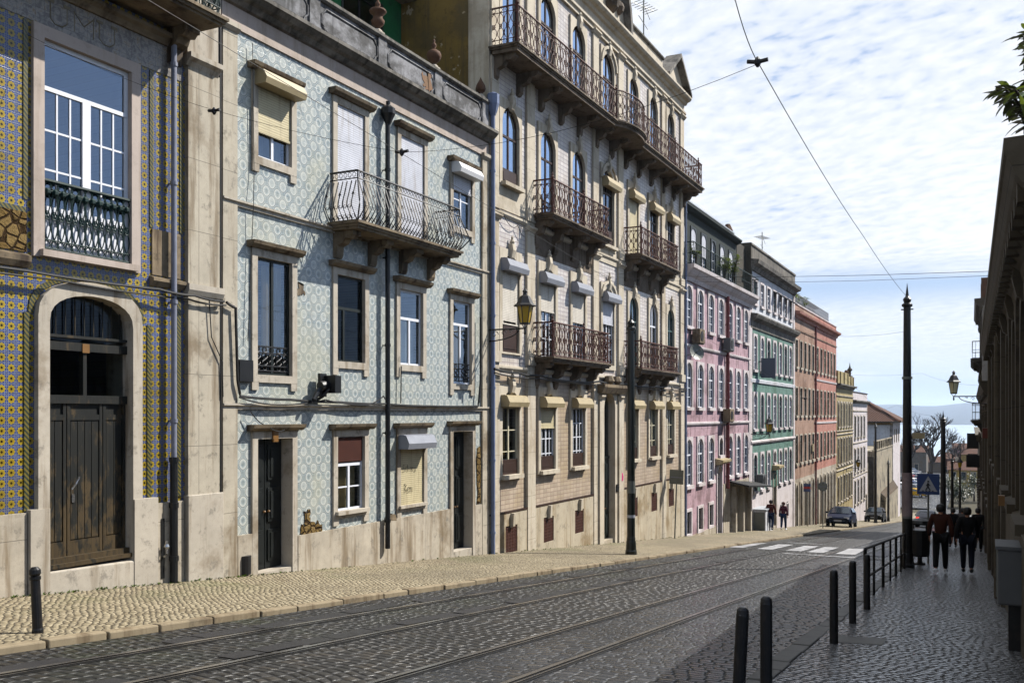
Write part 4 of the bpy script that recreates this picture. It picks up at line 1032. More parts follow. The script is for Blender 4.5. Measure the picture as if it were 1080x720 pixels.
    mb = MB(); f.bx(mb, .05, .08, 13.54, 13.68, 1.20, 1.46); mb.build('wall_lamp', M['gold'], r)
    mb = MB(); mb.box(X(.16), X(.42), 14.93, 15.12, 2.12, 2.46); mb.tube([(X(0), 14.8, 1.95), (X(.2), 14.82, 2.05), (X(.3), 14.9, 2.2)], .03, 6)
    mb.tube([(X(.22), 14.72, 2.25), (X(.22), 14.93, 2.28)], .09, 10); mb.tube([(X(.2), 14.55, 1.98), (X(.2), 14.72, 2.2)], .05, 8); mb.box(X(.1), X(.16), 14.8, 15.0, 2.05, 2.5)
    s = mb.build('floodlight', M['pipe_blk'], r); m2 = MB(); m2.box(X(.2), X(.30), 15.118, 15.13, 2.30, 2.40); m2.build('red_lamp', M['sign_red'], s)
    mb = MB(); mb.lathe([(.11,-.16),(.11,.16)], (X(.03), 12.85, -.95), 12); mb.build('oval_vent', M['iron_blk'], r)
    # garden storey set back above the parapet
    g = Fac(r, -14.47)
    wall(g, 'setback_wall', 12.28, 22.0, 9.0, 13.2, [(20.2,1.7,10.0,12.6), (16.5,1.6,9.3,12.4)], M['setback_green'], depth=5)
    window(g, 20.2, 1.66, 10.02, 12.56, sw=.08, proud=.02, smat='green_wood', fmat='green_wood', glass='glass_dim', reveal=.12)
    window(g, 16.5, 1.56, 9.32, 12.36, sw=.08, proud=.02, smat='green_wood', fmat='green_wood', glass='glass_dim', reveal=.12)
    g.mould('eave', [(0,13.0),(.5,13.0),(.6,13.2),(.6,13.3),(0,13.35)], 12.28, 22.0, M['hood'])
    return r
blue_house()
for i, (y, k, lab) in enumerate(((17.06, 0, 'fluted vase shaped terracotta urn on the parapet, left of the ball topped one'), (19.39, 1, 'round ball shaped terracotta urn on the grey parapet against the ochre gable'), (21.72, 2, 'small ribbed terracotta urn at the parapet end beside the blue grey pipe'))):
    u = thing('urn', (XF-.06, y, 9.90), lab, 'urn', 'terracotta urns on the parapet')
    c = (XF-.06, y, 9.90); mb = MB(); mb.box(c[0]-.11, c[0]+.11, y-.11, y+.11, 9.90, 9.98); mb.lathe([(.11,.08),(.09,.11),(.06,.14)], c, 12); mb.build('foot', M['stone'], u)
    mb = MB()
    if k == 0: mb.lathe([(.05,.14),(.05,.18),(.13,.24),(.15,.32),(.10,.38),(.11,.44),(.18,.50),(.19,.53),(.17,.56),(.10,.58),(.06,.60)], c, 14)
    elif k == 1: mb.lathe([(.05,.14),(.05,.18),(.12,.22),(.17,.30),(.18,.37),(.15,.44),(.08,.49),(.04,.50)], c, 14)
    else: mb.lathe([(.05,.14),(.06,.18),(.12,.22),(.14,.27),(.12,.36),(.07,.45),(.03,.52),(.004,.58)], c, 10)
    mb.build('bowl', M['terracotta'], u, smooth=True)
    if k < 2:
        mb = MB(); z = .58 if k == 0 else .50
        mb.lathe([(.05,z),(.03,z+.03),(.065,z+.08),(.05,z+.14),(.02,z+.17),(.035,z+.21),(.004,z+.26)], c, 10); mb.build('finial', M['terracotta'], u, smooth=True)

# ================================================================== third house: white tiles, iron balconies
def balcony_house():
    r = thing('balcony_house', (XF, 31.0, gz(31)), 'tall white tiled townhouse with rust brown iron balconies and arched windows', 'house')
    f = Fac(r); X = f.X; Y0, Y1 = 22.06, 39.86
    cols = [23.26, 25.73, 28.10, 30.75, 33.38, 35.72, 37.96]; wd = [1.04, 1.06, 1.06, 1.10, 1.0, .98, .96]
    G = [(.05, 2.35), (3.40, 6.05), (7.52, 10.10), (11.44, 14.10)]
    holes = []
    def H(yc, w, z0, z1): holes.append((yc, w+.12, z0-.05, z1+.07))
    for i, c in enumerate(cols):
        for j, (a, b) in enumerate(G):
            if j == 0 and i == 3: H(c, 1.1, -5, 2.5); continue
            if j == 2 and i == 0: a = 7.98
            H(c, wd[i], a, b)
    for i, c in enumerate(cols):
        if i != 3: holes.append((c, .80, -2.08, -1.30))
    wall(f, 'tiled_wall', Y0, Y1, 2.75, 15.1, [h for h in holes if h[2] > 2.8], M['b3tile'], depth=9.5)
    wall(f, 'tiled_wall', Y0, Y1, -6, 2.75, [h for h in holes if h[2] <= 2.8], M['b3tile_low'], depth=9.5)
    # gable end above the neighbour
    mb = MB(); mb.quad((X(-.05), Y0-.012, 8.9), (X(-10), Y0-.012, 8.9), (X(-10), Y0-.012, 16.2), (X(-.05), Y0-.012, 16.2)); mb.build('gable_wall', M['ochre'], r)
    mb = MB(); f.bx(mb, -.6, 0.02, Y0-.03, Y0+.35, 9.0, 15.2); mb.build('corner_quoin', M['b3trim'], r)
    # plinth between the vents: panels, broken by vents and door
    segs = []; y = Y0
    for i, c in enumerate(cols):
        hw = .62 if i == 3 else .36
        segs.append((y, c-hw)); y = c+hw
    segs.append((y, Y1))
    mb = MB()
    for a, b in segs: f.bx(mb, 0, .07, a, b, -6, -.98)
    for i, c in enumerate(cols):
        if i != 3: f.bx(mb, 0, .07, c-.36, c+.36, -6, -2.08); f.bx(mb, 0, .07, c-.36, c+.36, -1.34, -.98)
    mb.build('plinth', M['b3plinth'], r)
    mb = MB()
    for a, b in ((Y0, 30.1), (31.4, Y1)): f.bx(mb, 0, .085, a, b, -.98, -.93)
    mb.build('plinth_band', M['brown_wood'], r)
    for i, c in enumerate(cols):
        if i == 3: continue
        v = MB(); pts = [(c-.36,-2.08)] + [(c+a, z) for a, z in arc_pts(.36, .16, -1.34)] + [(c+.36,-2.08)]
        v.prism_x(pts, X(.02), X(.05)); o = v.build('basement_vent', M['vent'], r)
        k = MB()
        for q in range(7):
            yy = c-.30+.1*q; k.box(X(.05), X(.058), yy-.008, yy+.008, -2.06, -1.40)
        for q in range(8):
            zz = -2.02+.09*q; k.box(X(.05), X(.056), c-.34, c+.34, zz-.008, zz+.008)
        k.build('vent_grid', M['iron_red'], o)
        k = MB(); k.prism_y([(X(.06),-1.40),(X(.15),-1.36),(X(.17),-1.0),(X(.06),-1.0)], c-.06, c+.06); k.build('vent_keystone', M['b3trim'], r)
    # pilasters full height, storey by storey
    for y0, y1 in ((22.10,22.52), (24.26,24.77), (29.32,29.80), (31.72,32.22), (36.72,37.16), (39.30,39.80)):
        mb = MB(); f.bx(mb, 0, .09, y0, y1, -6, 2.80); mb.build('pilaster', M['b3stone'], r)
        pilaster(f, y0, y1, 2.80, 7.05, .075, 'b3stone'); pilaster(f, y0, y1, 7.05, 14.5, .07, 'b3stone')
        for q, d in ((3.1, .13), (7.2, .11)): mb = MB(); f.bx(mb, 0, d, y0-.03, y1+.03, q, q+.3); mb.build('pilaster_block', M['b3trim'], r)
    # dark gaps beside the pilasters: narrow recessed reveals of tile are left as wall
    for z in (2.90, 7.06):
        f.mould('string_course', [(0,z),(.04,z),(.08,z+.06),(.08,z+.12),(0,z+.14)], Y0, Y1, M['b3trim'])
    mb = MB(); f.bx(mb, 0, .03, 22.56, 24.22, 7.25, 7.95); mb.build('apron', M['b3trim'], r)
    for a, b in ((29.85, 31.68), (37.2, 39.26)): mb = MB(); f.bx(mb, 0, .03, a, b, 6.9, 7.5); mb.build('apron', M['b3trim'], r)
    # entablature, cornice, pediments
    f.mould('architrave', [(0,14.45),(.09,14.45),(.09,14.56),(.15,14.60),(.15,14.68),(0,14.70)], Y0, Y1, M['b3trim'])
    mb = MB(); f.bx(mb, 0, .06, Y0, Y1, 14.70, 15.05); mb.build('frieze', M['b3trim'], r)
    f.mould('cornice', [(.06,15.00),(.14,15.03),(.18,15.12),(.30,15.16),(.36,15.24),(.36,15.32),(-.3,15.36)], Y0-.1, Y1+.1, M['b3trim'])
    for a, b in ((24.9, 29.2), (32.3, 36.9)): mb = MB(); f.bx(mb, -.25, .03, a, b, 15.3, 15.95); mb.build('parapet', M['b3trim'], r)
    for a, b in ((24.9, 29.2), (32.3, 36.9)): f.mould('coping', [(-.3,15.95),(.08,15.95),(.12,16.0),(.12,16.06),(-.3,16.08)], a, b, M['coping'])
    for c in (23.55, 38.45):
        mb = MB(); t = 16.55
        mb.prism_x([(c-1.45,15.33),(c+1.45,15.33),(c,t)], X(-.25), X(.08)); o = mb.build('pediment', M['b3trim'], r)
        for s in (-1, 1):
            m2 = MB(); m2.prism_x([(c+s*1.6,15.33),(c+s*1.6,15.47),(c,t+.17),(c,t)], X(-.3), X(.36)); m2.build('raking_cornice', M['coping'], o)
    cc = 30.75; mb = MB(); arcp = [(cc+1.55*math.cos(PI*k/16), 15.33+2.0*math.sin(PI*k/16)) for k in range(17)]
    mb.prism_x(arcp, X(-.25), X(.06)); o = mb.build('pediment', M['b3trim'], r)
    m2 = MB()
    for k in range(16):
        a, b = arcp[k], arcp[k+1]; g = lambda p: (cc+(p[0]-cc)*1.12, 15.33+(p[1]-15.33)*1.1)
        m2.prism_x([a, b, g(b), g(a)], X(-.3), X(.34))
    m2.build('arched_cornice', M['coping'], o)
    m2 = MB()
    for k in range(5):
        an = PI*(k+.5)/5; m2.lathe([(.05,-.2),(.16,-.1),(.2,.05),(.14,.2),(.05,.28)], (X(.1), cc+.95*math.cos(an), 15.75+.85*math.sin(an)), 8)
    m2.lathe([(.1,0),(.3,.2),(.36,.5),(.25,.8),(.1,1.0)], (X(.1), cc, 15.5), 10); m2.build('carved_ornament', M['b3dirty'], o)
    mb = MB()
    for s in (-1, 1): mb.lathe([(.2,0),(.2,.4),(.28,.45),(.3,.6),(.12,.75),(.2,.95),(.05,1.15)], (X(-.1), cc+s*1.75, 15.33), 10)
    mb.build('parapet_vase', M['b3trim'], o)
    # ---- windows
    top = dict(rise=.42, sw=.16, proud=.06, smat='b3trim', fmat='brown_wood', key=True, reveal=.055, fw=.05)
    for i, c in enumerate(cols):
        window(f, c, wd[i], *G[3], trans=(.70,), glass='glass_sky', curtain=('curtain', 0, .66), foot=.02, **(dict(top, key=2) if i == 3 else top))
    for i in (0, 1, 2):
        z0 = 7.98 if i == 0 else G[2][0]
        window(f, cols[i], wd[i], z0, G[2][1], trans=(.68 if i else .62,), glass='glass_sky', curtain=('curtain', 0.1, .64), low=.42 if i == 0 else None, sill=(.2,.1) if i == 0 else None, foot=.05, **top)
    bx = dict(sw=.16, proud=.06, smat='b3trim', key=True, reveal=.055, fw=.045, rise=.36)
    window(f, cols[3], wd[3], *G[2], fmat='brown_wood', glass='glass', trans=(.70,), box='box_cream', boxz=-.62, low=.55, sill=(.18,.1), curtain=('curtain', .1, .6, -.96, .2), **dict(bx, key=2))
    window(f, cols[4], wd[4], *G[2], fmat='cream_paint', box='box_cream', boxz=-.50, shutter=.97, slat='slat_cream', **bx)
    window(f, cols[5], wd[5], *G[2], fmat='brown_wood', box='box_cream', boxz=-.50, trans=(.66,), curtain=('curtain', .1, .6, -.9, .1), **bx)
    window(f, cols[6], wd[6], *G[2], fmat='brown_wood', box='box_cream', boxz=-.50, trans=(.66,), sill=(.16,.1), low=.4, curtain=('curtain_y', .2, .6), **bx)
    window(f, cols[0], wd[0], *G[1], fmat='brown_wood', box='box_grey', boxz=-.45, shutter=.64, slat='slat_pale', guard=(.02, .92), low=.95, foot=.05, **bx)
    for i, sh in ((1, .36), (2, .42), (3, .34)):
        window(f, cols[i], wd[i], *G[1], fmat='white', box='box_grey', boxz=-.48, shutter=sh, slat='slat_white' if i == 3 else 'slat_pale', munt=(2, 4), trans=(.8,), curtain=('curtain_y', .25, .8, -.95, .3), guard=(.02,.92) if i == 3 else None, **(dict(bx, key=2) if i == 3 else bx))
    for i in (4, 5, 6):
        window(f, cols[i], wd[i], *G[1], fmat='white' if i == 5 else 'pale_green', trans=(.66,), glass='glass', curtain=('curtain_y', .1, .62, -.8, .5) if i == 5 else None, rise=.42, sw=.16, proud=.06, smat='b3trim', key=True, reveal=.055, fw=.05)
    for i in (0, 1, 2, 4, 5, 6):
        window(f, cols[i], wd[i], *G[0], fmat='white' if i in (1, 2) else 'cream_paint', glass='glass', trans=(.80,), munt=(2, 4) if i in (1, 2) else (1, 3), box='box_cream', boxz=-.42, boxh=.30,
               low=.42, sill=(.17,.11), curtain=('curtain_y', .22, .78, -.9, .2) if i < 3 else ('curtain', .2, .78, -.2, .9), shutter=.32 if i == 1 else None, slat='slat_cream', foot=.1, **bx)
    # ---- entrance
    d = door(f, 30.75, 1.06, -2.62, 2.45, 'green_wood', 'b3trim', sw=.2, proud=.10, reveal=.14, leaves=2, light=.55, rise=.5, foot=2.2)
    mb = MB()
    for z in (2.0, 1.2, .45, -.1): f.bx(mb, -.12, -.09, 30.25, 30.45, z-.3, z-.22)
    f.bx(mb, -.16, -.12, 30.22, 30.5, -.35, 1.9); mb.build('side_light', M['red_door'], d)
    for s in (-1, 1): pilaster(f, 30.75+s*.93-.12, 30.75+s*.93+.12, -6, 2.35, .15, 'b3trim', 'door_pilaster')
    mb = MB(); mb.prism_y([(X(.05),2.42),(X(.25),2.42),(X(.36),2.62),(X(.36),2.72),(X(.05),2.74)], 29.6, 31.9); mb.lathe([(.1,0),(.2,.12),(.12,.3)], (X(.2), 30.4, 2.72), 8); mb.lathe([(.1,0),(.2,.12),(.12,.3)], (X(.2), 31.1, 2.72), 8); mb.build('door_hood', M['hood'], d)
    # ---- balconies
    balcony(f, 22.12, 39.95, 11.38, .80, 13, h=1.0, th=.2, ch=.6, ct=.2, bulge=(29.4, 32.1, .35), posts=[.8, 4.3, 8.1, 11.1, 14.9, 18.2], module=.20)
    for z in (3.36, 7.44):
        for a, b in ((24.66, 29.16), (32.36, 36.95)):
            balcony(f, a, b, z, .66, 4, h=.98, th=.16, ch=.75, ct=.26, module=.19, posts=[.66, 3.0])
    # stained lime below the lower balconies
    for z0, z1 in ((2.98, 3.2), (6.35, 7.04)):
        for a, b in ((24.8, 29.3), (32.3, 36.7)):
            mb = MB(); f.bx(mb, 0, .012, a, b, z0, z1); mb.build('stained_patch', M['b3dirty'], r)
    # pipes and cables
    p = pipe(f, 22.05, -2.0, 9.6, 'pipe_blue', .06, .13); mb = MB(); mb.lathe([(.07,0),(.12,.12),(.17,.3),(.17,.55),(.07,.6)], (X(.13), 22.05, 9.55), 8); mb.build('hopper', M['pipe_blue'], p)
    pipe(f, 39.88, -3.5, 10.9, 'pipe_blue', .05, .12)
    cable([(X(.2), 22.0, 2.9), (X(.17), 23.5, 2.85), (X(.2), 24.7, 2.83), (X(.25), 27, 2.72), (X(.2), 29.5, 2.8), (X(.2), 32, 2.78), (X(.25), 35, 2.75), (X(.2), 37.2, 2.86), (X(.15), 39.8, 2.8)], .035, 'cable', r, sag=.03)
    cable([(X(.2), 22.0, 2.8), (X(.2), 24.7, 2.74), (X(.25), 29.5, 2.7), (X(.2), 39.8, 2.72)], .02, 'cable', r, sag=.05)
    cable([(X(.1), 22.7, 7.1), (X(.09), 23.2, 6.85), (X(.09), 23.6, 6.95), (X(.09), 24.0, 6.7)], .01, 'cable', r, sag=.05)
    mb = MB()
    for k in range(6):
        a = PI*2*k/6; mb.prism_x([(31.95+.05*math.cos(a)-.05,-.52+.1*math.sin(a)-.05),(31.95+.1*math.cos(a)+.05,-.52+.1*math.sin(a)-.05),(31.95+.1*math.cos(a)+.05,-.52+.1*math.sin(a)+.05),(31.95+.05*math.cos(a)-.05,-.52+.1*math.sin(a)+.05)], X(.1), X(.103+.002*k))
    mb.build('sticker', M['magenta'], r)
    mb = MB(); f.bx(mb, .09, .14, 31.35, 31.5, -1.0, -.75); mb.build('entry_phone', M['pipe_blk'], r)
    return r
balcony_house()
# ================================================================== houses further down the left side
def railing_part(f, y0, y1, z, d, h, mat, module, parent, style='plain', thick=.012):
    return railing([(f.X(.02), y0), (f.X(d), y0), (f.X(d), y1), (f.X(.02), y1)], z, h, module, thick, style=style).build('railing', M[mat], parent)

def pink_house():
    r = thing('pink_house', (XF, 46.0, gz(46)), 'pink rendered house with arched windows, air conditioners and a dark green attic terrace', 'house')
    f = Fac(r); X = f.X; Y0, Y1 = 39.94, 52.66
    cols = [40.68, 42.55, 44.42, 46.28, 48.10, 49.88, 51.66]; w = .94
    rows = [(5.58, 7.36), (2.02, 3.98), (-1.42, .60)]
    holes = [(c, w+.1, a-.04, b+.06) for c in cols for a, b in rows if not (c == cols[3] and a < 0)]
    holes += [(46.0, 1.0, -6, -.78), (46.28, .75, -.32, .60)] + [(c, .82, -3.6, -2.5) for c in cols[:3]] + [(49.2, 1.1, -6, -2.3), (50.9, 1.1, -6, -2.3)]
    wall(f, 'pink_wall', Y0, Y1, -6.5, 7.95, holes, M['pink'], depth=9)
    mb = MB(); f.bx(mb, 0, .04, Y0, 45.3, -6.5, -3.66); f.bx(mb, 0, .04, 46.7, Y1, -6.5, -1.75); mb.build('plinth', M['plinth'], r)
    ws = dict(rise=.30, sw=.12, proud=.05, smat='lilac', reveal=.05, fw=.042, glass='glass', arch_out=False, sill=(.12,.14), foot=.03)
    for c in cols:
        for j, (a, b) in enumerate(rows):
            if c == cols[3] and j == 2: window(f, c, .7, -.30, .56, fmat='green_wood', **ws); continue
            window(f, c, w, a, b, fmat='white', trans=(.66,), munt=(1,3), curtain=('curtain', .1, .66) if (j + int(c)) % 3 else None, low=None, **ws)
    for c in cols[:3]:
        window(f, c, .70, -3.55, -2.56, sw=.13, proud=.05, smat='lilac', fmat='iron_grn', glass='glass_dim', mull=(.25,.5,.75), munt=(1,5), reveal=.1)
    for z in (4.66, 1.22): f.mould('string_course', [(0,z),(.05,z),(.08,z+.06),(.08,z+.13),(0,z+.15)], Y0, Y1, M['lilac'])
    mb = MB(); f.bx(mb, 0, .06, 52.3, 52.64, -6.5, 7.9); mb.build('quoin', M['lilac'], r)
    b = f.mould('attic_balcony', [(0,7.55),(.08,7.55),(.14,7.72),(.28,7.85),(.38,8.0),(.46,8.05),(.48,8.2),(-1.4,8.2)], Y0, 53.0, M['lilac'])
    railing_part(f, Y0+.05, 52.95, 8.2, .42, .95, 'iron_teal', .22, b, thick=.009)
    g = Fac(r, XF-.25)
    ac = [40.6, 42.3, 44.05, 45.8, 47.5, 49.3]
    wall(g, 'attic_wall', Y0, 50.6, 8.1, 10.85, [(c, .84, 8.3, 10.2) for c in ac], M['attic'], depth=7)
    for c in ac: window(g, c, .78, 8.3, 10.14, rise=.2, sw=.08, proud=.04, smat='green_wood', fmat='white', glass='glass_sky', reveal=.05, munt=(1,4), shutter=.55 if c != 45.8 else None, slat='slat_white')  # white shutters added to stand in for bright sky reflections in the panes
    g.mould('eave', [(0,10.75),(.15,10.78),(.3,10.9),(.3,10.98),(-6,11.0)], Y0, 50.7, M['attic'])
    mb = MB(); g.bx(mb, -3.5, .0, 50.7, 52.66, 8.15, 10.95); mb.build('stair_tower', M['dkwall'], r)
    k = MB()
    for i in range(22):
        y = Y0+.2+.47*i; k.box(g.X(-.2), g.X(-.1), y, y+.06, 11.0, 11.34); k.box(g.X(-.25), g.X(-.08), y+.1, y+.34, 11.06, 11.24)
    k.box(g.X(-.22), g.X(-.06), Y0, 50.5, 11.32, 11.38); k.build('roof_crest', M['plastic'], r)
    k = MB(); k.lathe([(.2,0),(.22,.5),(.28,.55),(.12,.9)], (g.X(-.4), 50.4, 10.95), 8); k.build('chimney', M['terracotta'], r)
    pipe(f, 47.25, -2.0, 7.6, 'pipe_red', .09, .12)
    # door, hood
    dr = door(f, 46.0, .86, -4.15, -.85, 'door_blk', 'lilac', sw=.12, hood=.0, reveal=.15, light=.8, rise=.3)
    f.mould('door_hood', [(.0,-.72),(.2,-.72),(.4,-.6),(.4,-.5),(0,-.42)], 45.25, 46.85, M['box_cream'], dr)
    for y in (49.2, 50.9): door(f, y, 1.0, -4.5 if y < 50 else -4.62, -2.36, 'door_blk', 'stone', sw=.1, reveal=.15)
    # canopy on posts
    mb = MB(); mb.add([(X(0),47.6,-1.62),(X(0),53.2,-2.0),(X(1.1),53.2,-2.22),(X(1.1),47.6,-1.84),(X(0),47.6,-1.70),(X(0),53.2,-2.08),(X(1.1),53.2,-2.30),(X(1.1),47.6,-1.92)],
           [(0,1,2,3),(4,7,6,5),(0,4,5,1),(1,5,6,2),(2,6,7,3),(3,7,4,0)]); c = mb.build('canopy', M['cable'], r)
    mb = MB()
    for y in (48.35, 50.05, 51.75): mb.box(X(.05), X(.30), y-.13, y+.13, -6.5, -1.95)
    mb.build('canopy_pier', M['stone'], c)
    return r
M['attic'] = plaster('dark green attic cladding', (.022,.045,.04), stain=(.01,.015,.015), amt=.4, var=.2)
pink_house()

def green_house():
    r = thing('green_house', (XF, 59.4, gz(59.4)), 'house of sea green tiles below and pale lilac render above, with dark cornices', 'house')
    f = Fac(r); X = f.X; Y0, Y1 = 52.70, 66.10
    cols = [53.95, 55.78, 57.60, 59.42, 61.18, 62.90, 64.58]; w = .86
    rows = [(7.95, 9.22), (4.22, 6.14), (.88, 2.88), (-2.62, -.56)]
    H = [(c, w+.1, a-.04, b+.06) for c in cols for a, b in rows]
    H = [h for h in H if not (h[0] == 59.42 and h[2] < -2)] + [(59.42, .95, -7, -1.9), (59.42, .75, -1.3, -.5)]
    wall(f, 'pale_wall', Y0, Y1, 6.9, 9.9, [h for h in H if h[2] > 7], M['palewhite'], depth=9)
    wall(f, 'tiled_wall', Y0, Y1, -2.75, 6.9, [h for h in H if -2.7 < h[2] < 7], M['teal'], depth=9)
    wall(f, 'plinth_wall', Y0, Y1, -7.5, -2.75, [h for h in H if h[2] < -2.75] + [(55.9,.6,-4.6,-3.7),(61.9,.6,-4.9,-3.9),(63.7,.6,-5.0,-4.0)], M['lilac'], depth=9)
    mb = MB(); f.bx(mb, -1, -.03, 59.0, 59.85, -2.75, -1.9); mb.build('door_head', M['door_blk'], r)
    f.mould('cornice', [(0,9.72),(.1,9.75),(.2,9.95),(.45,10.05),(.5,10.25),(0,10.32)], Y0, Y1, M['coping'])
    mb = MB(); f.bx(mb, -.3, .06, Y0, Y1, 10.3, 11.08); mb.build('parapet', M['dkstone'], r)
    f.mould('coping', [(-.35,11.08),(.12,11.08),(.12,11.18),(-.35,11.2)], Y0, Y1, M['coping'])
    mb = MB(); mb.box(X(-6), X(.07), Y0-.02, Y0+.3, 8.0, 11.2); mb.build('party_wall', M['dkwall'], r)
    f.mould('cornice', [(0,6.50),(.06,6.52),(.1,6.9),(.35,7.05),(.42,7.2),(.42,7.28),(0,7.34)], Y0, Y1, M['coping'])
    f.mould('string_course', [(0,3.50),(.06,3.50),(.08,3.68),(0,3.72)], Y0, Y1, M['palewhite'])
    f.mould('string_course', [(0,.02),(.06,.02),(.12,.12),(.12,.20),(0,.24)], Y0, Y1, M['lilac'])
    for y0, y1 in ((Y0, 53.1), (65.6, Y1)):
        mb = MB(); f.bx(mb, 0, .05, y0, y1, -7.5, 9.7); mb.build('quoin', M['lilac'], r)
    ws = dict(sw=.11, proud=.05, smat='lilac', reveal=.05, fw=.042, glass='glass', sill=(.12,.14), foot=.03)
    for i, c in enumerate(cols):
        for j, (a, b) in enumerate(rows):
            if i == 3 and j == 3: window(f, c, .7, -1.26, -.55, fmat='green_wood', rise=.2, **ws); continue
            window(f, c, w, a, b, fmat='white' if (i+j) % 3 else 'pale_green', rise=0 if j == 0 else .26, trans=(.66,), munt=(1,3), curtain=('curtain', .1, .9, -.9, .3) if (i*2+j) % 3 else None, awn=None, **ws)
            if j == 0 and i >= 3:
                mb = MB(); mb.prism_y([(X(.05),9.25),(X(.06),9.18),(X(.42),9.0),(X(.42),9.06)], c-.5, c+.5); mb.build('awning', M['cable'], r)
    d = door(f, 59.42, .85, -5.15, -1.95, 'door_blk', 'stone', sw=.1, reveal=.15, light=.8)
    f.mould('door_hood', [(.0,-1.7),(.2,-1.7),(.45,-1.55),(.45,-1.42),(0,-1.38)], 58.7, 60.2, M['box_cream'], d)
    for y, z in ((55.9,-4.6),(61.9,-4.9),(63.7,-5.0)): window(f, y, .56, z+.04, z+.86, sw=.07, proud=.03, smat='lilac', fmat='iron_grn', glass='glass_dim', mull=(.33,.66), reveal=.1)
    mb = MB(); mb.box(X(.15), X(.95), 54.9, 54.98, 3.8, 4.92); mb.box(X(0), X(.2), 54.92, 54.96, 4.7, 4.76)
    mb.build('hanging_sign', M['sign_slate'], r)
    return r
M['dkstone'] = plaster('grey parapet render', (.24,.22,.19), stain=(.06,.055,.05), amt=.8, var=.25)
M['sign_slate'] = simple('slate grey sign board', (.13,.15,.19), .6, .3, var=.06)
green_house()

def salmon_house():
    r = thing('salmon_house', (XF, 76.0, gz(76)), 'long house front half tan salmon and half coral red, tall doorways at street level', 'house')
    f = Fac(r); X = f.X; Y0, Ym, Y1 = 66.14, 74.55, 86.10
    A = [66.95, 68.68, 70.40, 72.12, 73.82]; B = [75.85, 77.75, 79.55, 81.35, 83.10, 84.85]; w = .82
    rows = [(4.98, 6.82), (1.64, 3.54), (-1.66, .24)]
    for nm, cs, y0, y1, mt in (('tan_wall', A, Y0, Ym, 'salmon'), ('coral_wall', B, Ym, Y1, 'coral')):
        wall(f, nm, y0, y1, -2.55 if cs is B else -2.75, 9.25, [(c, w+.1, a-.04, b+.06) for c in cs for a, b in rows], M[mt], depth=9)
        wall(f, 'ground_floor_wall', y0, y1, -9.5, -2.55 if cs is B else -2.75, [(c, 1.0, -9.5, -3.05, .4) for c in cs], M['stone'], depth=9)
    ws = dict(sw=.10, proud=.04, smat='stone', reveal=.05, fw=.042, glass='glass_dim', sill=(.12,.16), foot=.03)
    for i, c in enumerate(A+B):
        for j, (a, b) in enumerate(rows):
            window(f, c, w, a, b, fmat='brown_wood' if c < Ym else ('cream_paint' if (i+j) % 2 else 'brown_wood'), trans=(.7,), munt=(1,3), curtain=('curtain', .05, .95, -.9, .2) if (i+j*2) % 4 == 1 else None, **ws)
        door(f, c, .86, gz(c)-.02, -3.12, 'door_blk', 'stone', sw=.12, rise=.36, reveal=.14, light=.72, foot=1.0)
    f.mould('cornice', [(0,8.30),(.08,8.32),(.14,8.48),(.36,8.58),(.40,8.72),(0,8.80)], Y0, Y1+.2, M['coral'])
    f.mould('coping', [(-.3,9.25),(.05,9.25),(.05,9.33),(-.3,9.33)], Y0, Y1, M['lilac'])
    for z in (4.30, 1.0): f.mould('string_course', [(0,z),(.05,z),(.07,z+.12),(0,z+.14)], Ym, Y1, M['lilac'])
    f.mould('string_course', [(0,7.5),(.05,7.5),(.07,7.6),(0,7.62)], Y0, Y1, M['salmon'])
    pipe(f, Ym, -8, 8.4, 'pipe_red', .07, .1)
    mb = MB(); f.bx(mb, .05, .12, 73.0, 73.5, -1.05, -.5); mb.build('junction_box', M['box_cream'], r)
    # roof terrace
    k = MB(); g = [(X(-.3), Y0+.4), (X(-.3), Y1-2.5)]
    rl = railing(g, 9.33, .9, .30, .02, 'plain').build('terrace_railing', M['plastic'], r)
    k = MB(); k.box(X(-3), X(-1.2), 70, 82, 9.3, 10.5); k.build('penthouse', M['salmon'], r)
    k = MB(); k.box(X(-3.3), X(-.9), 69.6, 82.4, 10.5, 10.62); k.build('penthouse_roof', M['dkwall'], r)
    return r
salmon_house()

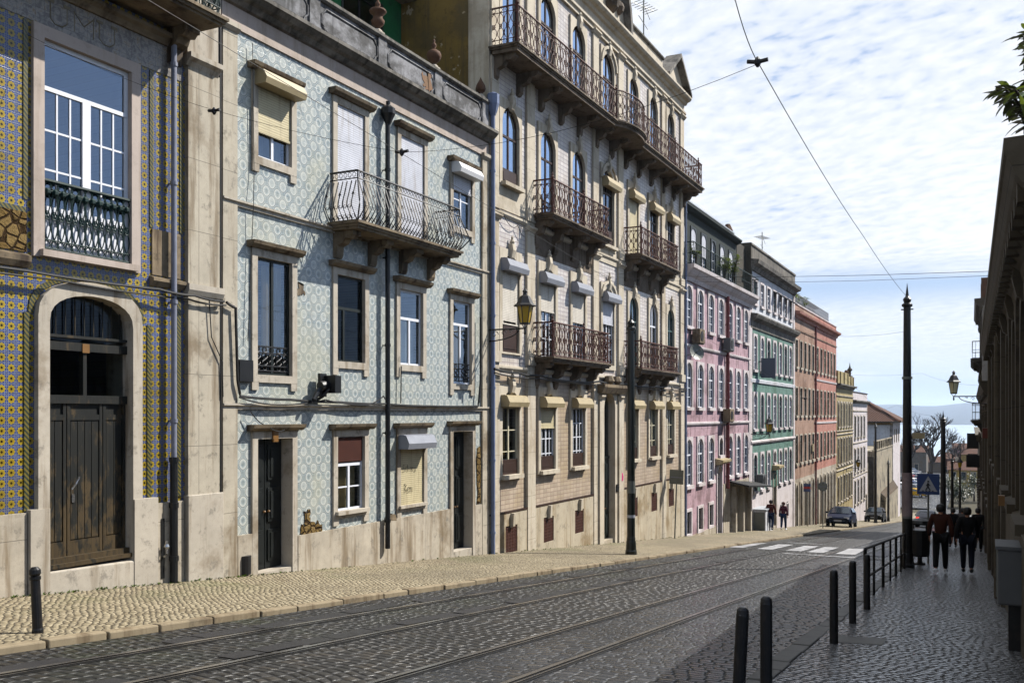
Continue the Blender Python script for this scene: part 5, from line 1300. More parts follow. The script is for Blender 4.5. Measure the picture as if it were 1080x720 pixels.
def cream_house():
    r = thing('cream_house', (XF, 91.6, gz(91.6)), 'narrow yellow cream house with a panelled parapet and a small finial', 'house')
    f = Fac(r); X = f.X; Y0, Y1 = 86.14, 97.40
    cs = [87.3, 89.1, 90.9, 92.7, 94.5, 96.2]; w = .86; rows = [(.62, 2.78), (-2.70, -.45), (-6.05, -3.85)]
    wall(f, 'cream_wall', Y0, Y1, -10.5, 5.0, [(c, w+.1, a-.04, b+.06) for c in cs for a, b in rows], M['cream'], depth=9)
    for i, c in enumerate(cs):
        for j, (a, b) in enumerate(rows):
            window(f, c, w, a, b, rise=.35 if j == 0 else 0, sw=.12, proud=.05, smat='stone', fmat='cream_paint' if (i+j)%2 else 'brown_wood', glass='glass_dim', trans=(.7,), sill=(.14,.14), reveal=.05, foot=.03)
    f.mould('cornice', [(0,4.0),(.1,4.02),(.2,4.2),(.42,4.28),(.42,4.4),(0,4.45)], Y0, Y1, M['coping'])
    mb = MB(); f.bx(mb, -.3, .05, Y0, 93.4, 4.4, 5.55); f.bx(mb, -.3, .05, 93.4, Y1, 4.4, 5.3); 
    for y in (86.3, 88.2, 90.6, 93.2, 95.3, 97.1): f.bx(mb, .05, .14, y-.15, y+.15, 4.4, 5.5 if y < 94 else 5.3)
    mb.build('parapet', M['cream'], r)
    for z in (.18, -.12, -3.3, -2.98): f.mould('string_course', [(0,z),(.06,z),(.10,z+.08),(0,z+.12)], Y0, Y1, M['stone'])
    f.mould('string_course', [(0,3.3),(.06,3.3),(.10,3.38),(0,3.42)], Y0, Y1, M['stone'])
    mb = MB(); mb.lathe([(.12,0),(.06,.3),(.1,.5),(.26,.7),(.1,.9),(.05,1.1),(.01,1.4)], (X(-.1), 95.9, 5.3), 8); mb.build('finial', M['dkwall'], r)
    return r
cream_house()

def lilac_house():
    r = thing('lilac_house', (XF, 103.4, gz(103.4)), 'slim lilac white house with a dark brick chimney, beside the yellow cream one', 'house')
    f = Fac(r); X = f.X; Y0, Y1 = 97.44, 109.7
    cs = [99.0, 101.6, 104.2, 106.8]; w = 1.05; rows = [(-.6, 1.50), (-4.05, -1.75), (-7.2, -4.9)]
    wall(f, 'lilac_wall', Y0, Y1, -11.5, 3.9, [(c, w+.1, a-.04, b+.06) for c in cs for a, b in rows] + [(108.6, .9, -11.5, -6.9)], M['lilac'], depth=8)
    for i, c in enumerate(cs):
        for j, (a, b) in enumerate(rows):
            window(f, c, w, a, b, sw=.14, proud=.05, smat='stone', fmat='white' if i % 2 else 'pale_green', glass='glass_dim', trans=(.7,), sill=(.14,.14), reveal=.05, foot=.03)
    door(f, 108.6, .8, -9.6, -6.95, 'door_blk', 'stone', sw=.1, reveal=.14)
    f.mould('cornice', [(0,2.8),(.1,2.85),(.35,3.0),(.35,3.12),(0,3.15)], Y0, Y1, M['coping'])
    f.mould('coping', [(-.3,3.9),(.06,3.9),(.06,3.98),(-.3,4.0)], Y0, Y1, M['dkwall'])
    for z in (2.0, -1.2, -4.5): f.mould('string_course', [(0,z),(.05,z),(.08,z+.1),(0,z+.12)], Y0, Y1, M['stone'])
    mb = MB(); f.bx(mb, -2.2, -.5, 98.6, 101.5, 3.9, 5.6); c = mb.build('chimney', M['dkwall'], r)
    mb = MB()
    for k in range(4): mb.lathe([(.16,0),(.2,.35),(.12,.5)], (X(-.8), 98.9+.75*k, 5.6), 8)
    mb.build('chimney_pot', M['terracotta'], c)
    return r
lilac_house()

def villa():
    r = thing('villa', (XF-5, 140.0, gz(140)), 'white villa, bluish in shade, with a brown hipped tile roof and a round wall vent', 'house')
    f = Fac(r); X = f.X; Y0, Y1 = 140.2, 153.0; zt = .75; x0 = XF-13
    wall(f, 'front_wall', Y0, Y1, -15, zt, [(143, 1.0, -2.2, -.4), (146.5, 1.0, -2.2, -.4), (150, 1.0, -2.2, -.4)], M['lilac'], depth=13)
    for y in (143, 146.5, 150): window(f, y, .9, -2.15, -.45, fmat='white', glass='glass_dim')
    mb = MB(); mb.box(x0, XF-.35, Y0-.05, Y0, -15, zt-.45); mb.build('side_wall', M['shade_white'], r)  # side away from the sun: the blue of its shade is in the colour
    mb = MB(); mb.box(x0, XF+.02, Y0-.09, Y0-.04, zt-.5, zt-.06); mb.build('eave_band', M['ochre'], r)
    mb = MB(); mb.box(XF-.35, XF+.05, Y0-.08, Y0+.3, -15, zt-.06); mb.build('quoin', M['greystone'], r)
    mb = MB(); pts = [(XF-6.2+.62*math.cos(PI/8+PI*k/4), -2.0+.72*math.sin(PI/8+PI*k/4)) for k in range(8)]
    mb.add([(x, Y0-.1, z) for x, z in pts] + [(x, Y0-.05, z) for x, z in pts], [tuple(range(8))] + [(k, (k+1)%8, 8+(k+1)%8, 8+k) for k in range(8)]); mb.build('round_vent', M['dkwall'], r)
    mb = MB(); e = 1.1
    a, b, c, d = (x0-e, Y0-e, zt), (XF+e, Y0-e, zt), (XF+e, Y1+e, zt), (x0-e, Y1+e, zt); p, q = (XF-7.0, Y0+6, zt+4.6), (XF-7.0, Y1-6, zt+4.6)
    mb.add([a,b,c,d,p,q], [(0,1,4),(1,2,5,4),(2,3,5),(3,0,4,5)]); rf = mb.build('roof', M['rooftile'], r)
    mb = MB(); mb.box(x0-e, XF+e, Y0-e, Y0-e+.1, zt-.14, zt+.02); mb.box(XF+e-.1, XF+e, Y0-e+.1, Y1+e, zt-.14, zt+.02); mb.build('eave', M['dkwall'], rf)
    for s in ((b, p), (a, p), (p, q)):
        m2 = MB(); m2.tube([s[0], s[1]], .16, 6); m2.build('ridge', M['rooftile'], rf)
    return r
villa()
def garden_wall():
    r = thing('retaining_wall', (XF, 128.0, gz(128)), 'tall streaked retaining wall with buttress end and lower tiled ledge, below the villa', 'wall')
    mb = MB(); mb.box(XF-3, XF, 117.5, 140.0, -15, -2.6); mb.build('upper_wall', M['retaining'], r)
    mb = MB(); mb.box(XF-3.2, XF-.1, 117.2, 117.48, -15, -3.2); mb.build('end_wall', M['dkwall'], r)  # end face in shade: its darkness is put into the colour
    mb = MB(); mb.box(XF-.3, XF+.08, 117.5, 140.0, -2.6, -2.45)
    for k in range(9): y = 118.5+2.4*k; mb.box(XF-.25, XF+.03, y, y+.4, -2.45, -1.5)
    mb.box(XF-.2, XF-.02, 117.5, 140.0, -1.5, -1.38); mb.build('balustrade', M['retaining'], r)
    mb = MB(); mb.add([(XF,124,-15),(XF+.6,124,-15),(XF+.6,141.5,-15),(XF,141.5,-15),(XF,124,-7.9),(XF+.6,124,-8.5),(XF+.6,141.5,-8.4),(XF,141.5,-7.4)],
         [(0,3,2,1),(4,5,6,7),(0,1,5,4),(1,2,6,5),(2,3,7,6),(3,0,4,7)]); lw = mb.build('lower_wall', M['retaining'], r)
    mb = MB(); mb.add([(XF,124,-7.85),(XF+.65,124,-8.47),(XF+.65,141.5,-8.37),(XF,141.5,-7.35)], [(0,1,2,3)]); mb.build('tile_ledge', simple('rusty ledge tiles', (.15,.12,.09), .9, .1, var=.5), lw)
    mb = MB(); mb.box(XF-3.5, XF-3.2, 109.72, 117.4, -15, -4); mb.build('yard_wall', M['dkwall'], r)
    mb = MB(); mb.box(XF-3.2, XF+.02, 109.75, 110.15, -15, -3.6); mb.build('gate_pier', M['stone'], r)
    return r
garden_wall()

# ================================================================== right side of the street
RT = .0138
def right_house(y0, y1, x, z1, mat, label, cs, rows, name='house_row', proj=.36, cap='rightj', w=1.1, extra=None, rise=.5):
    r = thing(name, (x, y0, gz(y0)), label, 'house', rotz=RT)
    f = Fac(r, x, -1); X = f.X
    holes = [(c, w+.1, a-.04, b+.06) for c in cs for a, b in rows(c)]
    wall(f, 'front_wall', y0, y1, gz(y1)-2, z1-.4, holes, M[mat], depth=10)
    mb = MB(); f.bx(mb, 0, .05, y0, y1, gz(y1)-2, gz(y0)+1.0); mb.build('plinth', M['rightj'], r)
    for c in cs:
        for a, b in rows(c):
            window(f, c, w, a, b, rise=rise, sw=.18, proud=.06, smat=cap, fmat='cream_paint', glass='glass_dim', trans=(.68,), mull=(.5,), sill=(.16,.12), reveal=.12, foot=.04, key=True)
    f.mould('cornice', [(0,z1-.62),(.06,z1-.62),(.09,z1-.5),(.20,z1-.40),(proj-.08,z1-.28),(proj-.02,z1-.14),(proj,z1-.12),(proj,z1),(-.3,z1+.03)], y0, y1, M[cap])
    mb = MB(); mb.box(-.10, -proj+.10, -.1, .1, -.08, .08); me = mb.mesh('modillion', M[cap]); n = int((y1-y0)/.55)
    for k in range(n): put(me, 'modillion', r, f.local(y0+.3+.55*k, z1-.38))
    return r, f
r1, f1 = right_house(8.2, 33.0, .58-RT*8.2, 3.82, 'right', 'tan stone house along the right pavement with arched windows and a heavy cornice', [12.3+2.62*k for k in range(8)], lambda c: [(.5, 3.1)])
for y in (8.6, 18.9, 27.5):
    mb = MB(); f1.bx(mb, 0, .12, y-.25, y+.25, -5, 3.2); mb.build('pilaster', M['rightj'], r1)
pipe(f1, 29.8, -3, 3.2, 'right', .06, .12); pipe(f1, 20.4, -2, 3.2, 'rightj', .07, .13)
f1.mould('string_course', [(0,.28),(.06,.28),(.10,.34),(.10,.40),(0,.44)], 8.2, 33.0, M['rightj'])
mb = MB(); f1.bx(mb, .17, .25, 14.75, 14.88, .44, .58); mb.build('wall_box', M['gold'], r1)
mb = MB(); f1.bx(mb, .10, .30, 31.2, 31.5, 1.0, 1.3); mb.build('wall_box', M['red_door'], r1)
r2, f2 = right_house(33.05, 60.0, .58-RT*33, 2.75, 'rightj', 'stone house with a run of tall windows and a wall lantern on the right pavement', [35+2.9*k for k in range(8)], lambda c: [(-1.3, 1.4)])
for y in (33.6, 41.0, 50.0):
    mb = MB(); f2.bx(mb, 0, .14, y-.3, y+.3, -8, 2.1); mb.build('pilaster', M['right'], r2)
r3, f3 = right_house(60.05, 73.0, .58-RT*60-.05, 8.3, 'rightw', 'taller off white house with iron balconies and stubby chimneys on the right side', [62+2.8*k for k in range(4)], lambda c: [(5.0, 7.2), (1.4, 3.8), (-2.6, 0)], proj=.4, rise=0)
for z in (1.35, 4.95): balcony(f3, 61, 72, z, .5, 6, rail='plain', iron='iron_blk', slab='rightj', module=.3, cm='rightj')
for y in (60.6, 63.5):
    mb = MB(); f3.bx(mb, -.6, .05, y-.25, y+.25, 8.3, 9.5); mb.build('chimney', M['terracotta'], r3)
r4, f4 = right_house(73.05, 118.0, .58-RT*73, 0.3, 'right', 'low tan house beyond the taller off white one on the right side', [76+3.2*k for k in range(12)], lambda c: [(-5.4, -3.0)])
for y, z, h in ((78, -2.2, .9), (90, -1.2, 1.3), (102, -3.0, .9)):
    mb = MB(); f4.bx(mb, .05, .95, y, y+.15, z, z+h); mb.build('hanging_sign', M['cable'], r4)

# ================================================================== ground
gm = MB(); ys = [-40+4*i for i in range(52)] + [170+6*i for i in range(30)] + [350+40*i for i in range(12)] + [900, 2500, 9500]
xs = [-6000, -900, -300, -80, -22, -10, 0, 12, 80, 300, 900, 6000]
vs = [(x, y, gz(y)-.35) for y in ys for x in xs]; n = len(xs)
gm.add(vs, [(j*n+i, j*n+i+1, (j+1)*n+i+1, (j+1)*n+i) for j in range(len(ys)-1) for i in range(n-1)])
tag(gm.build('ground', M['ground']), kind='structure')
def strip(name, x0, x1, y0, y1, dz, mat, dx0=0.0, dx1=0.0, step=2.0):
    mb = MB(); k = max(1, int((y1-y0)/step)); V = []
    for i in range(k+1):
        y = y0+(y1-y0)*i/k; V += [(x0+dx0*y, y, gz(y)+dz), (x1+dx1*y, y, gz(y)+dz)]
    mb.add(V, [(2*i, 2*i+1, 2*i+3, 2*i+2) for i in range(k)])
    return tag(mb.build(name, M[mat]), kind='structure')
KL = -8.50; KR = -1.82; RD = -.013; ROAD = -.07
strip('pavement', -12.0, KL-.02, -20, 160, 0, 'pave'); strip('pavement', KR+.02, 3.0, -20, 160, 0, 'pave_right', RD, 0)
strip('road', KL-.1, -6.55, -20, 170, ROAD, 'road'); strip('road', -6.55, -4.86, -20, 170, ROAD, 'track'); strip('road', -4.86, -3.92, -20, 170, ROAD, 'road_right'); strip('road', -3.92, KR+.1, -20, 170, ROAD, 'road_right', 0, RD)
strip('road', -22, -6, 170, 250, ROAD-.004, 'road_right', step=6)
def kerbs(x, dx, w, mat, lo, hi):
    random.seed(5); mb = MB(); y = -8.0
    while y < 150:
        L = random.uniform(lo, hi); a, b = y+.012, y+L-.012; j = random.uniform(-.014, .014); t = random.uniform(-.010, .012)
        V = [(x+dx*a-w/2+j, a), (x+dx*a+w/2+j, a), (x+dx*b+w/2+j, b), (x+dx*b-w/2+j, b)]
        g = lambda yy, o: gz(yy)+o+t
        mb.add([(p[0], p[1], gz(p[1])-.4) for p in V] + [(p[0], p[1], g(p[1], .012)) for p in V], [(4,5,6,7),(0,1,5,4),(1,2,6,5),(2,3,7,6),(3,0,4,7)])
        y += L
    o = mb.build('kerb', M[mat]); tag(o, kind='structure')
    b = o.modifiers.new('bevel', 'BEVEL'); b.width = .018; b.segments = 2
kerbs(KL, 0, .15, 'kerb', .7, 1.15); kerbs(KR, RD, .22, 'kerb2', .5, .85)
def rail(x, groove=True):
    mb = MB(); Y = [-15+3*i for i in range(58)]
    def s2(xa, xb, dz):
        V = [(q, y, gz(y)+ROAD+dz) for y in Y for q in (xa, xb)]; mb.add(V, [(2*i, 2*i+1, 2*i+3, 2*i+2) for i in range(len(Y)-1)])
    s2(x-.034, x+.026, .014); s2(x+.064, x+.082, .012)
    o = tag(mb.build('tram_rail', M['steel']), kind='structure')
    mb = MB(); V = [(q, y, gz(y)+ROAD+.004) for y in Y for q in (x-.07, x+.12)]; mb.add(V, [(2*i, 2*i+1, 2*i+3, 2*i+2) for i in range(len(Y)-1)])
    tag(mb.build('rail_bed', M['cable']), kind='structure')
for x in (-7.62, -6.50, -4.90, -3.94): rail(x)
def slabs(x, w, seed):
    random.seed(seed); mb = MB(); y = -10
    while y < 120:
        L = random.uniform(.45, 1.0); a, b = y+.014, y+L-.014; q = random.uniform(-.05, .05); t = random.uniform(.004, .012)
        if random.random() < .16: y += L; continue
        mb.add([(x-w/2+q, a, gz(a)+ROAD+t), (x+w/2+q, a, gz(a)+ROAD+t), (x+w/2+q, b, gz(b)+ROAD+t), (x-w/2+q, b, gz(b)+ROAD+t)], [(0,1,2,3)]); y += L
    tag(mb.build('granite_strip', M['granite']), kind='structure')
slabs(-7.82, .25, 3); slabs(-6.69, .25, 4)
def mark(P, name='crosswalk_stripe'):
    mb = MB(); mb.add([(x, y, gz(y)+ROAD+.016) for x, y in P], [(0,1,2,3)]); tag(mb.build(name, M['stripe']), kind='structure')
for xa, xb in ((-8.40,-7.95), (-7.42,-6.90), (-6.42,-5.90), (-5.66,-5.14), (-4.72,-4.10), (-3.6,-3.1), (-2.85,-2.5)):
    mark([(xa, 34.3), (xb, 34.5), (xb-.14, 39.4), (xa-.14, 39.1)])
mark([(-6.1, 32.3), (-3.0, 32.5), (-3.0, 32.85), (-6.1, 32.65)], 'stop_line'); mark([(-8.2, 41.0), (-6.2, 41.2), (-6.2, 41.5), (-8.2, 41.3)], 'stop_line')
mb = MB(); mb.add([(x, y, gz(y)+.004) for x, y in ((-1.75,12.1),(-1.15,12.3),(-1.15,12.95),(-1.75,12.75))], [(0,1,2,3)]); tag(mb.build('drain_cover', M['kerb2']), kind='structure')
# moss tufts along the wall foot
random.seed(12); mb = MB()
for _ in range(260):
    y = random.choice((random.uniform(5, 40), random.uniform(8, 14))); x = XF+.13+abs(random.gauss(0, .035)); s = random.uniform(.015, .05)
    for k in range(4):
        a = random.uniform(0, 6.28); mb.add([(x, y, gz(y)), (x+s*math.cos(a), y+s*math.sin(a), gz(y)+s*.9), (x+s*.5*math.cos(a+1), y+s*.5*math.sin(a+1), gz(y)+s*.5)], [(0,1,2)])
tag(mb.build('moss', M['moss']), kind='stuff')
# sea and far shore
mb = MB(); mb.quad((-6000, 640, -44.2), (6000, 640, -44.2), (6000, 9000, -44.2), (-6000, 9000, -44.2)); tag(mb.build('water', M['water']), kind='structure')
random.seed(3); mb = MB(); V = []; nx = 120
for i in range(nx+1):
    x = -4000+8000*i/nx; h = 66+16*math.sin(x*.0016+1)+10*math.sin(x*.005)+6*math.sin(x*.013+2)
    for (yy, f) in ((4700, 0), (4900, .22), (5400, .62), (6000, 1.0), (7000, .8)): V.append((x, yy, -44+2+ (h+34)*f + random.uniform(-2, 2)*f))
mb.add(V, [(5*i+j, 5*i+5+j, 5*i+6+j, 5*i+1+j) for i in range(nx) for j in range(4)]); tag(mb.build('hills', M['hill']), kind='structure')
# ================================================================== street things
def lantern_arm(y, z, L, x, sd, label, glass='amber', iron='iron_blk', s=1.0, rise=.0):
    r = thing('wall_lantern', (x, y, z), label, 'street lamp', 'wall lanterns along the street'); X = lambda d: x+sd*d
    mb = MB(); mb.tube([(X(0), y, z), (X(L), y, z)], .022, 6); mb.box(X(0), X(.04), y-.05, y+.05, z-.34, z+.10)
    Rr = [(X(L*.85*math.sin(t)), y, z-.30*math.cos(t)*1.0 if t > .0 else z-.30) for t in [PI/2*k/10 for k in range(11)]]
    mb.tube([(X(0.02), y, z-.30)] + Rr, .018, 6)
    for cx, cz, R0 in ((.22, -.13, .11), (.48, -.10, .08), (.68, -.06, .05)):
        mb.tube([(X(L/1.1*cx+R0*(1-.08*k)*math.cos(k*.6)), y, z+cz+R0*(1-.08*k)*math.sin(k*.6)) for k in range(12)], .011, 5)
    mb.build('bracket', M[iron], r)
    lx = X(L); b = z+.12
    mb = MB(); mb.lathe([(.02,-.16),(.035,-.12),(.025,-.03),(.03,.02)], (lx, y, z), 8); mb.tube([(lx, y, z), (lx+.06, y, z+.06), (lx+.08, y, b)], .012, 5); mb.tube([(lx, y, z), (lx-.06, y, z+.06), (lx-.08, y, b)], .012, 5)
    mb.build('bracket_end', M[iron], r)
    h = thing('lantern', (lx, y, b), None, None); h.parent = r; h.location = (lx-x, 0, b-z); ORG[h.name] = (lx, y, b)
    c = (lx, y, b)
    g = MB(); g.lathe([(.125*s,.02),(.20*s,.44*s)], c, 6); g.build('lantern_glass', M[glass], h)
    k = MB()
    for i in range(6):
        a = 2*PI*i/6+PI/6; k.tube([(lx+.128*s*math.cos(a), y+.128*s*math.sin(a), b), (lx+.205*s*math.cos(a), y+.205*s*math.sin(a), b+.45*s)], .012, 4)
    k.lathe([(.135*s,-.02),(.14*s,.02)], c, 6); k.build('lantern_frame', M[iron], h)
    k = MB(); k.lathe([(.28*s,.44*s),(.30*s,.46*s),(.22*s,.52*s),(.13*s,.70*s),(.06*s,.74*s),(.05*s,.80*s),(.075*s,.83*s),(.02*s,.90*s)], c, 6); k.build('lantern_cap', M[iron], h)
    return r
lantern_arm(21.98, 3.92, 1.10, XF, 1, 'amber glass lantern on a scrolled bracket between the blue tiled and the white tiled house')
lantern_arm(52.75, .62, 1.05, XF, 1, 'amber glass lantern on a long bracket beside the sea green house')
lantern_arm(92.6, -3.25, 1.05, XF, 1, 'small distant lantern on the yellow cream house')
lantern_arm(41.6, 2.42, 1.22, .0, -1, 'lantern silhouetted against the sky on the right hand stone house', glass='pale_glass')

def pole(name, x, y, h, r0, r1, mat, label, cat='pole', collar=None, lamp=None, group='tram wire poles'):
    z = gz(y); t = thing(name, (x, y, z), label, cat, group)
    mb = MB(); mb.lathe([(r0,.42),(r0*.98,2.2),(r0*.95,2.22),(r1,h-.5),(r1,h-.35)], (x, y, z), 14); mb.build('shaft', M[mat], t, smooth=False)
    mb = MB(); mb.lathe([(r0*1.45,-.1),(r0*1.45,.10),(r0*1.3,.14),(r0*1.2,.36),(r0*1.06,.42),(r0*1.1,.46),(r0,.5)], (x, y, z), 14); mb.build('base', M[mat], t)
    mb = MB(); mb.lathe([(r1*1.1,h-.36),(r1*1.5,h-.33),(r1*1.5,h-.28),(r1*.9,h-.24),(r1*1.2,h-.14),(r1*.5,h-.06),(.004,h+.30)], (x, y, z), 10)
    mb.tube([(x-.16, y, z+h-.42), (x+.16, y, z+h-.42)], .02, 5); mb.build('finial', M[mat], t)
    if collar:
        for a, b, mt in collar:
            rr = r0+.006; mb = MB(); mb.lathe([(rr, a), (rr-.004, b)], (x, y, z), 14); mb.build('poster_wrap' if mt == 'paper' else 'band', M[mt], t)
    if lamp:
        sd = lamp; mb = MB(); mb.tube([(x, y, z+h-.9), (x+sd*.5, y, z+h-.75)], .02, 5); mb.build('arm', M[mat], t)
        mb = MB(); c = (x+sd*.5, y, z+h-.7); mb.lathe([(.1,0),(.18,.36)], c, 6); l = mb.build('lantern', M['amber'], t)
        mb = MB(); mb.lathe([(.26,.36),(.2,.44),(.1,.58),(.02,.75)], c, 6); mb.build('lantern_cap', M['iron_blk'], l)
    return t
p0 = pole('catenary_pole', -9.12, 25.75, 6.75, .115, .095, 'pole_grn', 'tall bottle green iron pole with a finial, on the sunny left pavement', collar=[(1.75,2.1,'sign_grey'),(1.05,1.13,'sign_white')])
p1 = pole('catenary_pole', -2.0, 28.35, 7.55, .135, .095, 'blackpaint', 'thick dark pole wrapped in torn posters, at the end of the kerb railing', collar=[(1.42,2.62,'paper'),(1.36,1.42,'sign_grey'),(5.2,5.27,'sign_grey')])
mb = MB(); mb.box(-1.86, -1.55, 28.3, 28.4, gz(28.35)+3.56, gz(28.35)+3.72); mb.tube([(-2.0, 28.35, gz(28.35)+3.64), (-1.85, 28.35, gz(28.35)+3.64)], .02, 5); mb.build('side_lamp', M['box_cream'], p1)
pole('catenary_pole', -2.12, 55, 6.5, .15, .11, 'blackpaint', 'dark slender pole further down the right pavement, behind the crossing sign')
pole('lamp_post', -2.3, 75, 5.3, .11, .08, 'blackpaint', 'dark lamp post with a small lantern, far down the right pavement', 'lamp post', lamp=1, group='lamp posts')
pole('lamp_post', -2.2, 92, 5.5, .10, .07, 'blackpaint', 'thin dark post, farthest down the right pavement', 'lamp post', group='lamp posts')
pole('catenary_pole', -9.3, 93.5, 9.2, .12, .09, 'iron_blk', 'tall thin dark pole in front of the slim lilac white house')
pole('catenary_pole', -9.3, 106, 6.4, .12, .09, 'iron_blk', 'dark pole before the shaded yard, between parked car and retaining wall')

def bollard(x, y, h, label, r=.05, tilt=(0,0), grp='black bollards along the right kerb', ball=False):
    z = gz(y); o = thing('bollard', (x, y, z), label, 'bollard', grp); o.rotation_euler = (tilt[0], tilt[1], 0)
    c = (x, y, z); mb = MB()
    if ball: mb.lathe([(r*1.1,-.1),(r*1.1,.03),(r,.05),(r*.92,h-.13),(r*1.1,h-.12),(r*1.1,h-.09)], c, 14)
    else: mb.lathe([(r,-.1),(r,h-.03),(r*.8,h)], c, 14)
    mb.build('post', M['blackpaint'], o, smooth=False)
    mb = MB()
    if ball: mb.lathe([(r*.8,h-.09),(r*1.15,h-.06),(r*1.1,h-.02),(r*.6,h+.01)], c, 14)
    else: mb.lathe([(r*.98,h-.02),(r*.9,h+.012),(r*.5,h+.03)], c, 14)
    mb.build('cap', M['blackpaint'], o)
    return o
bollard(-8.94, 6.68, .68, 'short black bollard leaning slightly by the left kerb, before the old arched door', .052, (0, -.07), 'bollard on the left pavement', True)
for (x, y, lab) in ((-1.77, 7.5, 'nearest black bollard on the right, cut off by the lower edge, tilted to the road'), (-1.67, 8.1, 'second nearest black bollard on the right, standing straight'),
                    (-1.67, 12.02, 'third black bollard on the right, alone beside the kerb stones'), (-1.72, 14.22, 'fourth black bollard from the viewer on the right, just short of the kerb railing'), (-1.75, 16.3, 'farthest black bollard on the right, touching the start of the kerb railing')):
    bollard(x, y, .82 if y < 8 else .86, lab, tilt=(0, .05) if y < 8 else (0,0))
# kerb railing
rl = thing('kerb_railing', (-1.95, 17.4, gz(17.4)), 'low black tube railing along the right kerb, up to the postered pole', 'railing')
py = [17.4, 19.0, 21.0, 22.9, 24.6, 26.3, 27.7]; rx = lambda y: -1.90-.012*(y-17.4)
for i, y in enumerate(py):
    mb = MB(); mb.tube([(rx(y), y, gz(y)-.1), (rx(y), y, gz(y)+.93)], .032 if i % 2 == 0 else .024, 7); mb.build('post', M['blackpaint'], rl)
for h in (.93, .42):
    mb = MB(); mb.tube([(rx(y), y, gz(y)+h) for y in (17.4, 21.0)], .024, 7); mb.tube([(rx(y), y, gz(y)+h) for y in (21.1, 27.7)], .024, 7); mb.build('rail', M['blackpaint'], rl)
# litter bin
y0, x0 = 30.1, -1.78; z = gz(y0)
lb = thing('litter_bin', (x0, y0, z), 'black litter bin on a post behind the postered pole', 'litter bin')
mb = MB(); mb.lathe([(.22,.25),(.27,.30),(.29,1.0),(.29,1.02)], (x0, y0, z), 12); mb.build('bin_body', M['blackpaint'], lb)
mb = MB(); mb.lathe([(.32,1.18),(.34,1.22),(.3,1.30),(.05,1.36)], (x0, y0, z), 12)
for a in (.8, 2.3, 3.9, 5.5): mb.tube([(x0+.26*math.cos(a), y0+.26*math.sin(a), z+1.0), (x0+.26*math.cos(a), y0+.26*math.sin(a), z+1.2)], .02, 5)
mb.build('bin_lid', M['blackpaint'], lb)
mb = MB(); mb.lathe([(.16,-.05),(.16,.05),(.07,.08),(.07,.3)], (x0, y0, z), 10); mb.build('bin_foot', M['blackpaint'], lb)
# pedestrian crossing sign
def crossing_sign(x, y):
    z = gz(y); t = thing('crossing_sign', (x, y, z), 'blue square pedestrian crossing sign on a thin post beside the bin', 'road sign')
    mb = MB(); mb.tube([(x, y, z-.1), (x, y, z+2.75)], .03, 8); mb.build('post', M['sign_grey'], t)
    zc = z+2.38; s = .31; yy = y-.05
    mb = MB(); mb.box(x-s, x+s, yy, yy+.03, zc-s, zc+s); p = mb.build('sign_plate', M['sign_blue'], t)
    mb = MB(); a = .25; mb.add([(x-a, yy-.004, zc-.22), (x+a, yy-.004, zc-.22), (x, yy-.004, zc+.24)], [(0,1,2)]); mb.build('triangle', M['sign_white'], p)
    mb = MB(); q = yy-.012
    mb.tube([(x-.005, q, zc+.03), (x-.01, q, zc-.08)], .026, 5); mb.tube([(x-.01, q, zc-.08), (x+.06, q, zc-.18)], .017, 5); mb.tube([(x-.01, q, zc-.08), (x-.07, q, zc-.18)], .017, 5)
    mb.tube([(x, q, zc+.01), (x+.06, q, zc-.05)], .013, 5); mb.tube([(x, q, zc+.01), (x-.06, q, zc-.05)], .013, 5); mb.tube([(x, q, zc+.06), (x, q, zc+.10)], .025, 6)
    for k in range(4): mb.box(x-.17+.09*k, x-.12+.09*k, q, q+.004, zc-.215, zc-.19)
    mb.build('walking_figure', M['blackpaint'], p)
    return t
crossing_sign(-1.6, 31.0)
def post_sign(x, y, zc, label, shape, mat, lean=0, w=.5, h=.5):
    z = gz(y); t = thing('road_sign', (x, y, z), label, 'road sign', 'signs on posts'); t.rotation_euler = (0, lean, 0)
    mb = MB(); mb.tube([(x, y, z-.1), (x, y, zc+h*.4)], .028, 7); mb.build('post', M['sign_grey'], t)
    mb = MB()
    if shape == 'disc': mb.add([(x+w/2*math.cos(2*PI*k/20), y+d, zc+w/2*math.sin(2*PI*k/20)) for d in (-.05, -.03) for k in range(20)], [tuple(range(20)), tuple(range(20,40))] + [(k,(k+1)%20,20+(k+1)%20,20+k) for k in range(20)])
    else: mb.box(x-w/2, x+w/2, y-.05, y-.03, zc-h/2, zc+h/2)
    p = mb.build('sign_plate', M[mat], t); mb = MB(); mb.box(x-w*.4, x+w*.4, y-.07, y-.05, zc-.03, zc+.0); mb.build('sign_clamp', M['pipe_grey'], p)
    return t
post_sign(-11.35, 37.3, gz(37.3)+2.5, 'grey square sign back on a leaning post before the white tiled balcony house', 'rect', 'sign_grey', .035, .58, .58)
post_sign(-9.65, 64.5, gz(64.5)+2.75, 'round grey sign back on a post by the salmon house', 'disc', 'sign_grey', 0, .62, .62)
ws = thing('wall_sign', (XF+.1, 67.7, gz(67.7)+2.5), 'small red and blue sign plate on a post in front of the salmon doorways', 'road sign')
mb = MB(); mb.box(XF+.35, XF+.85, 67.6, 67.64, gz(67.6)+2.4, gz(67.6)+2.95); mb.build('sign_plate', M['sign_blue'], ws)
mb = MB(); mb.box(XF+.36, XF+.84, 67.58, 67.6, gz(67.6)+2.6, gz(67.6)+2.75); mb.build('sign_band', M['sign_red'], ws); mb = MB(); mb.tube([(XF+.6, 67.66, gz(67.6)), (XF+.6, 67.66, gz(67.6)+2.9)], .025, 6); mb.build('post', M['sign_grey'], ws)
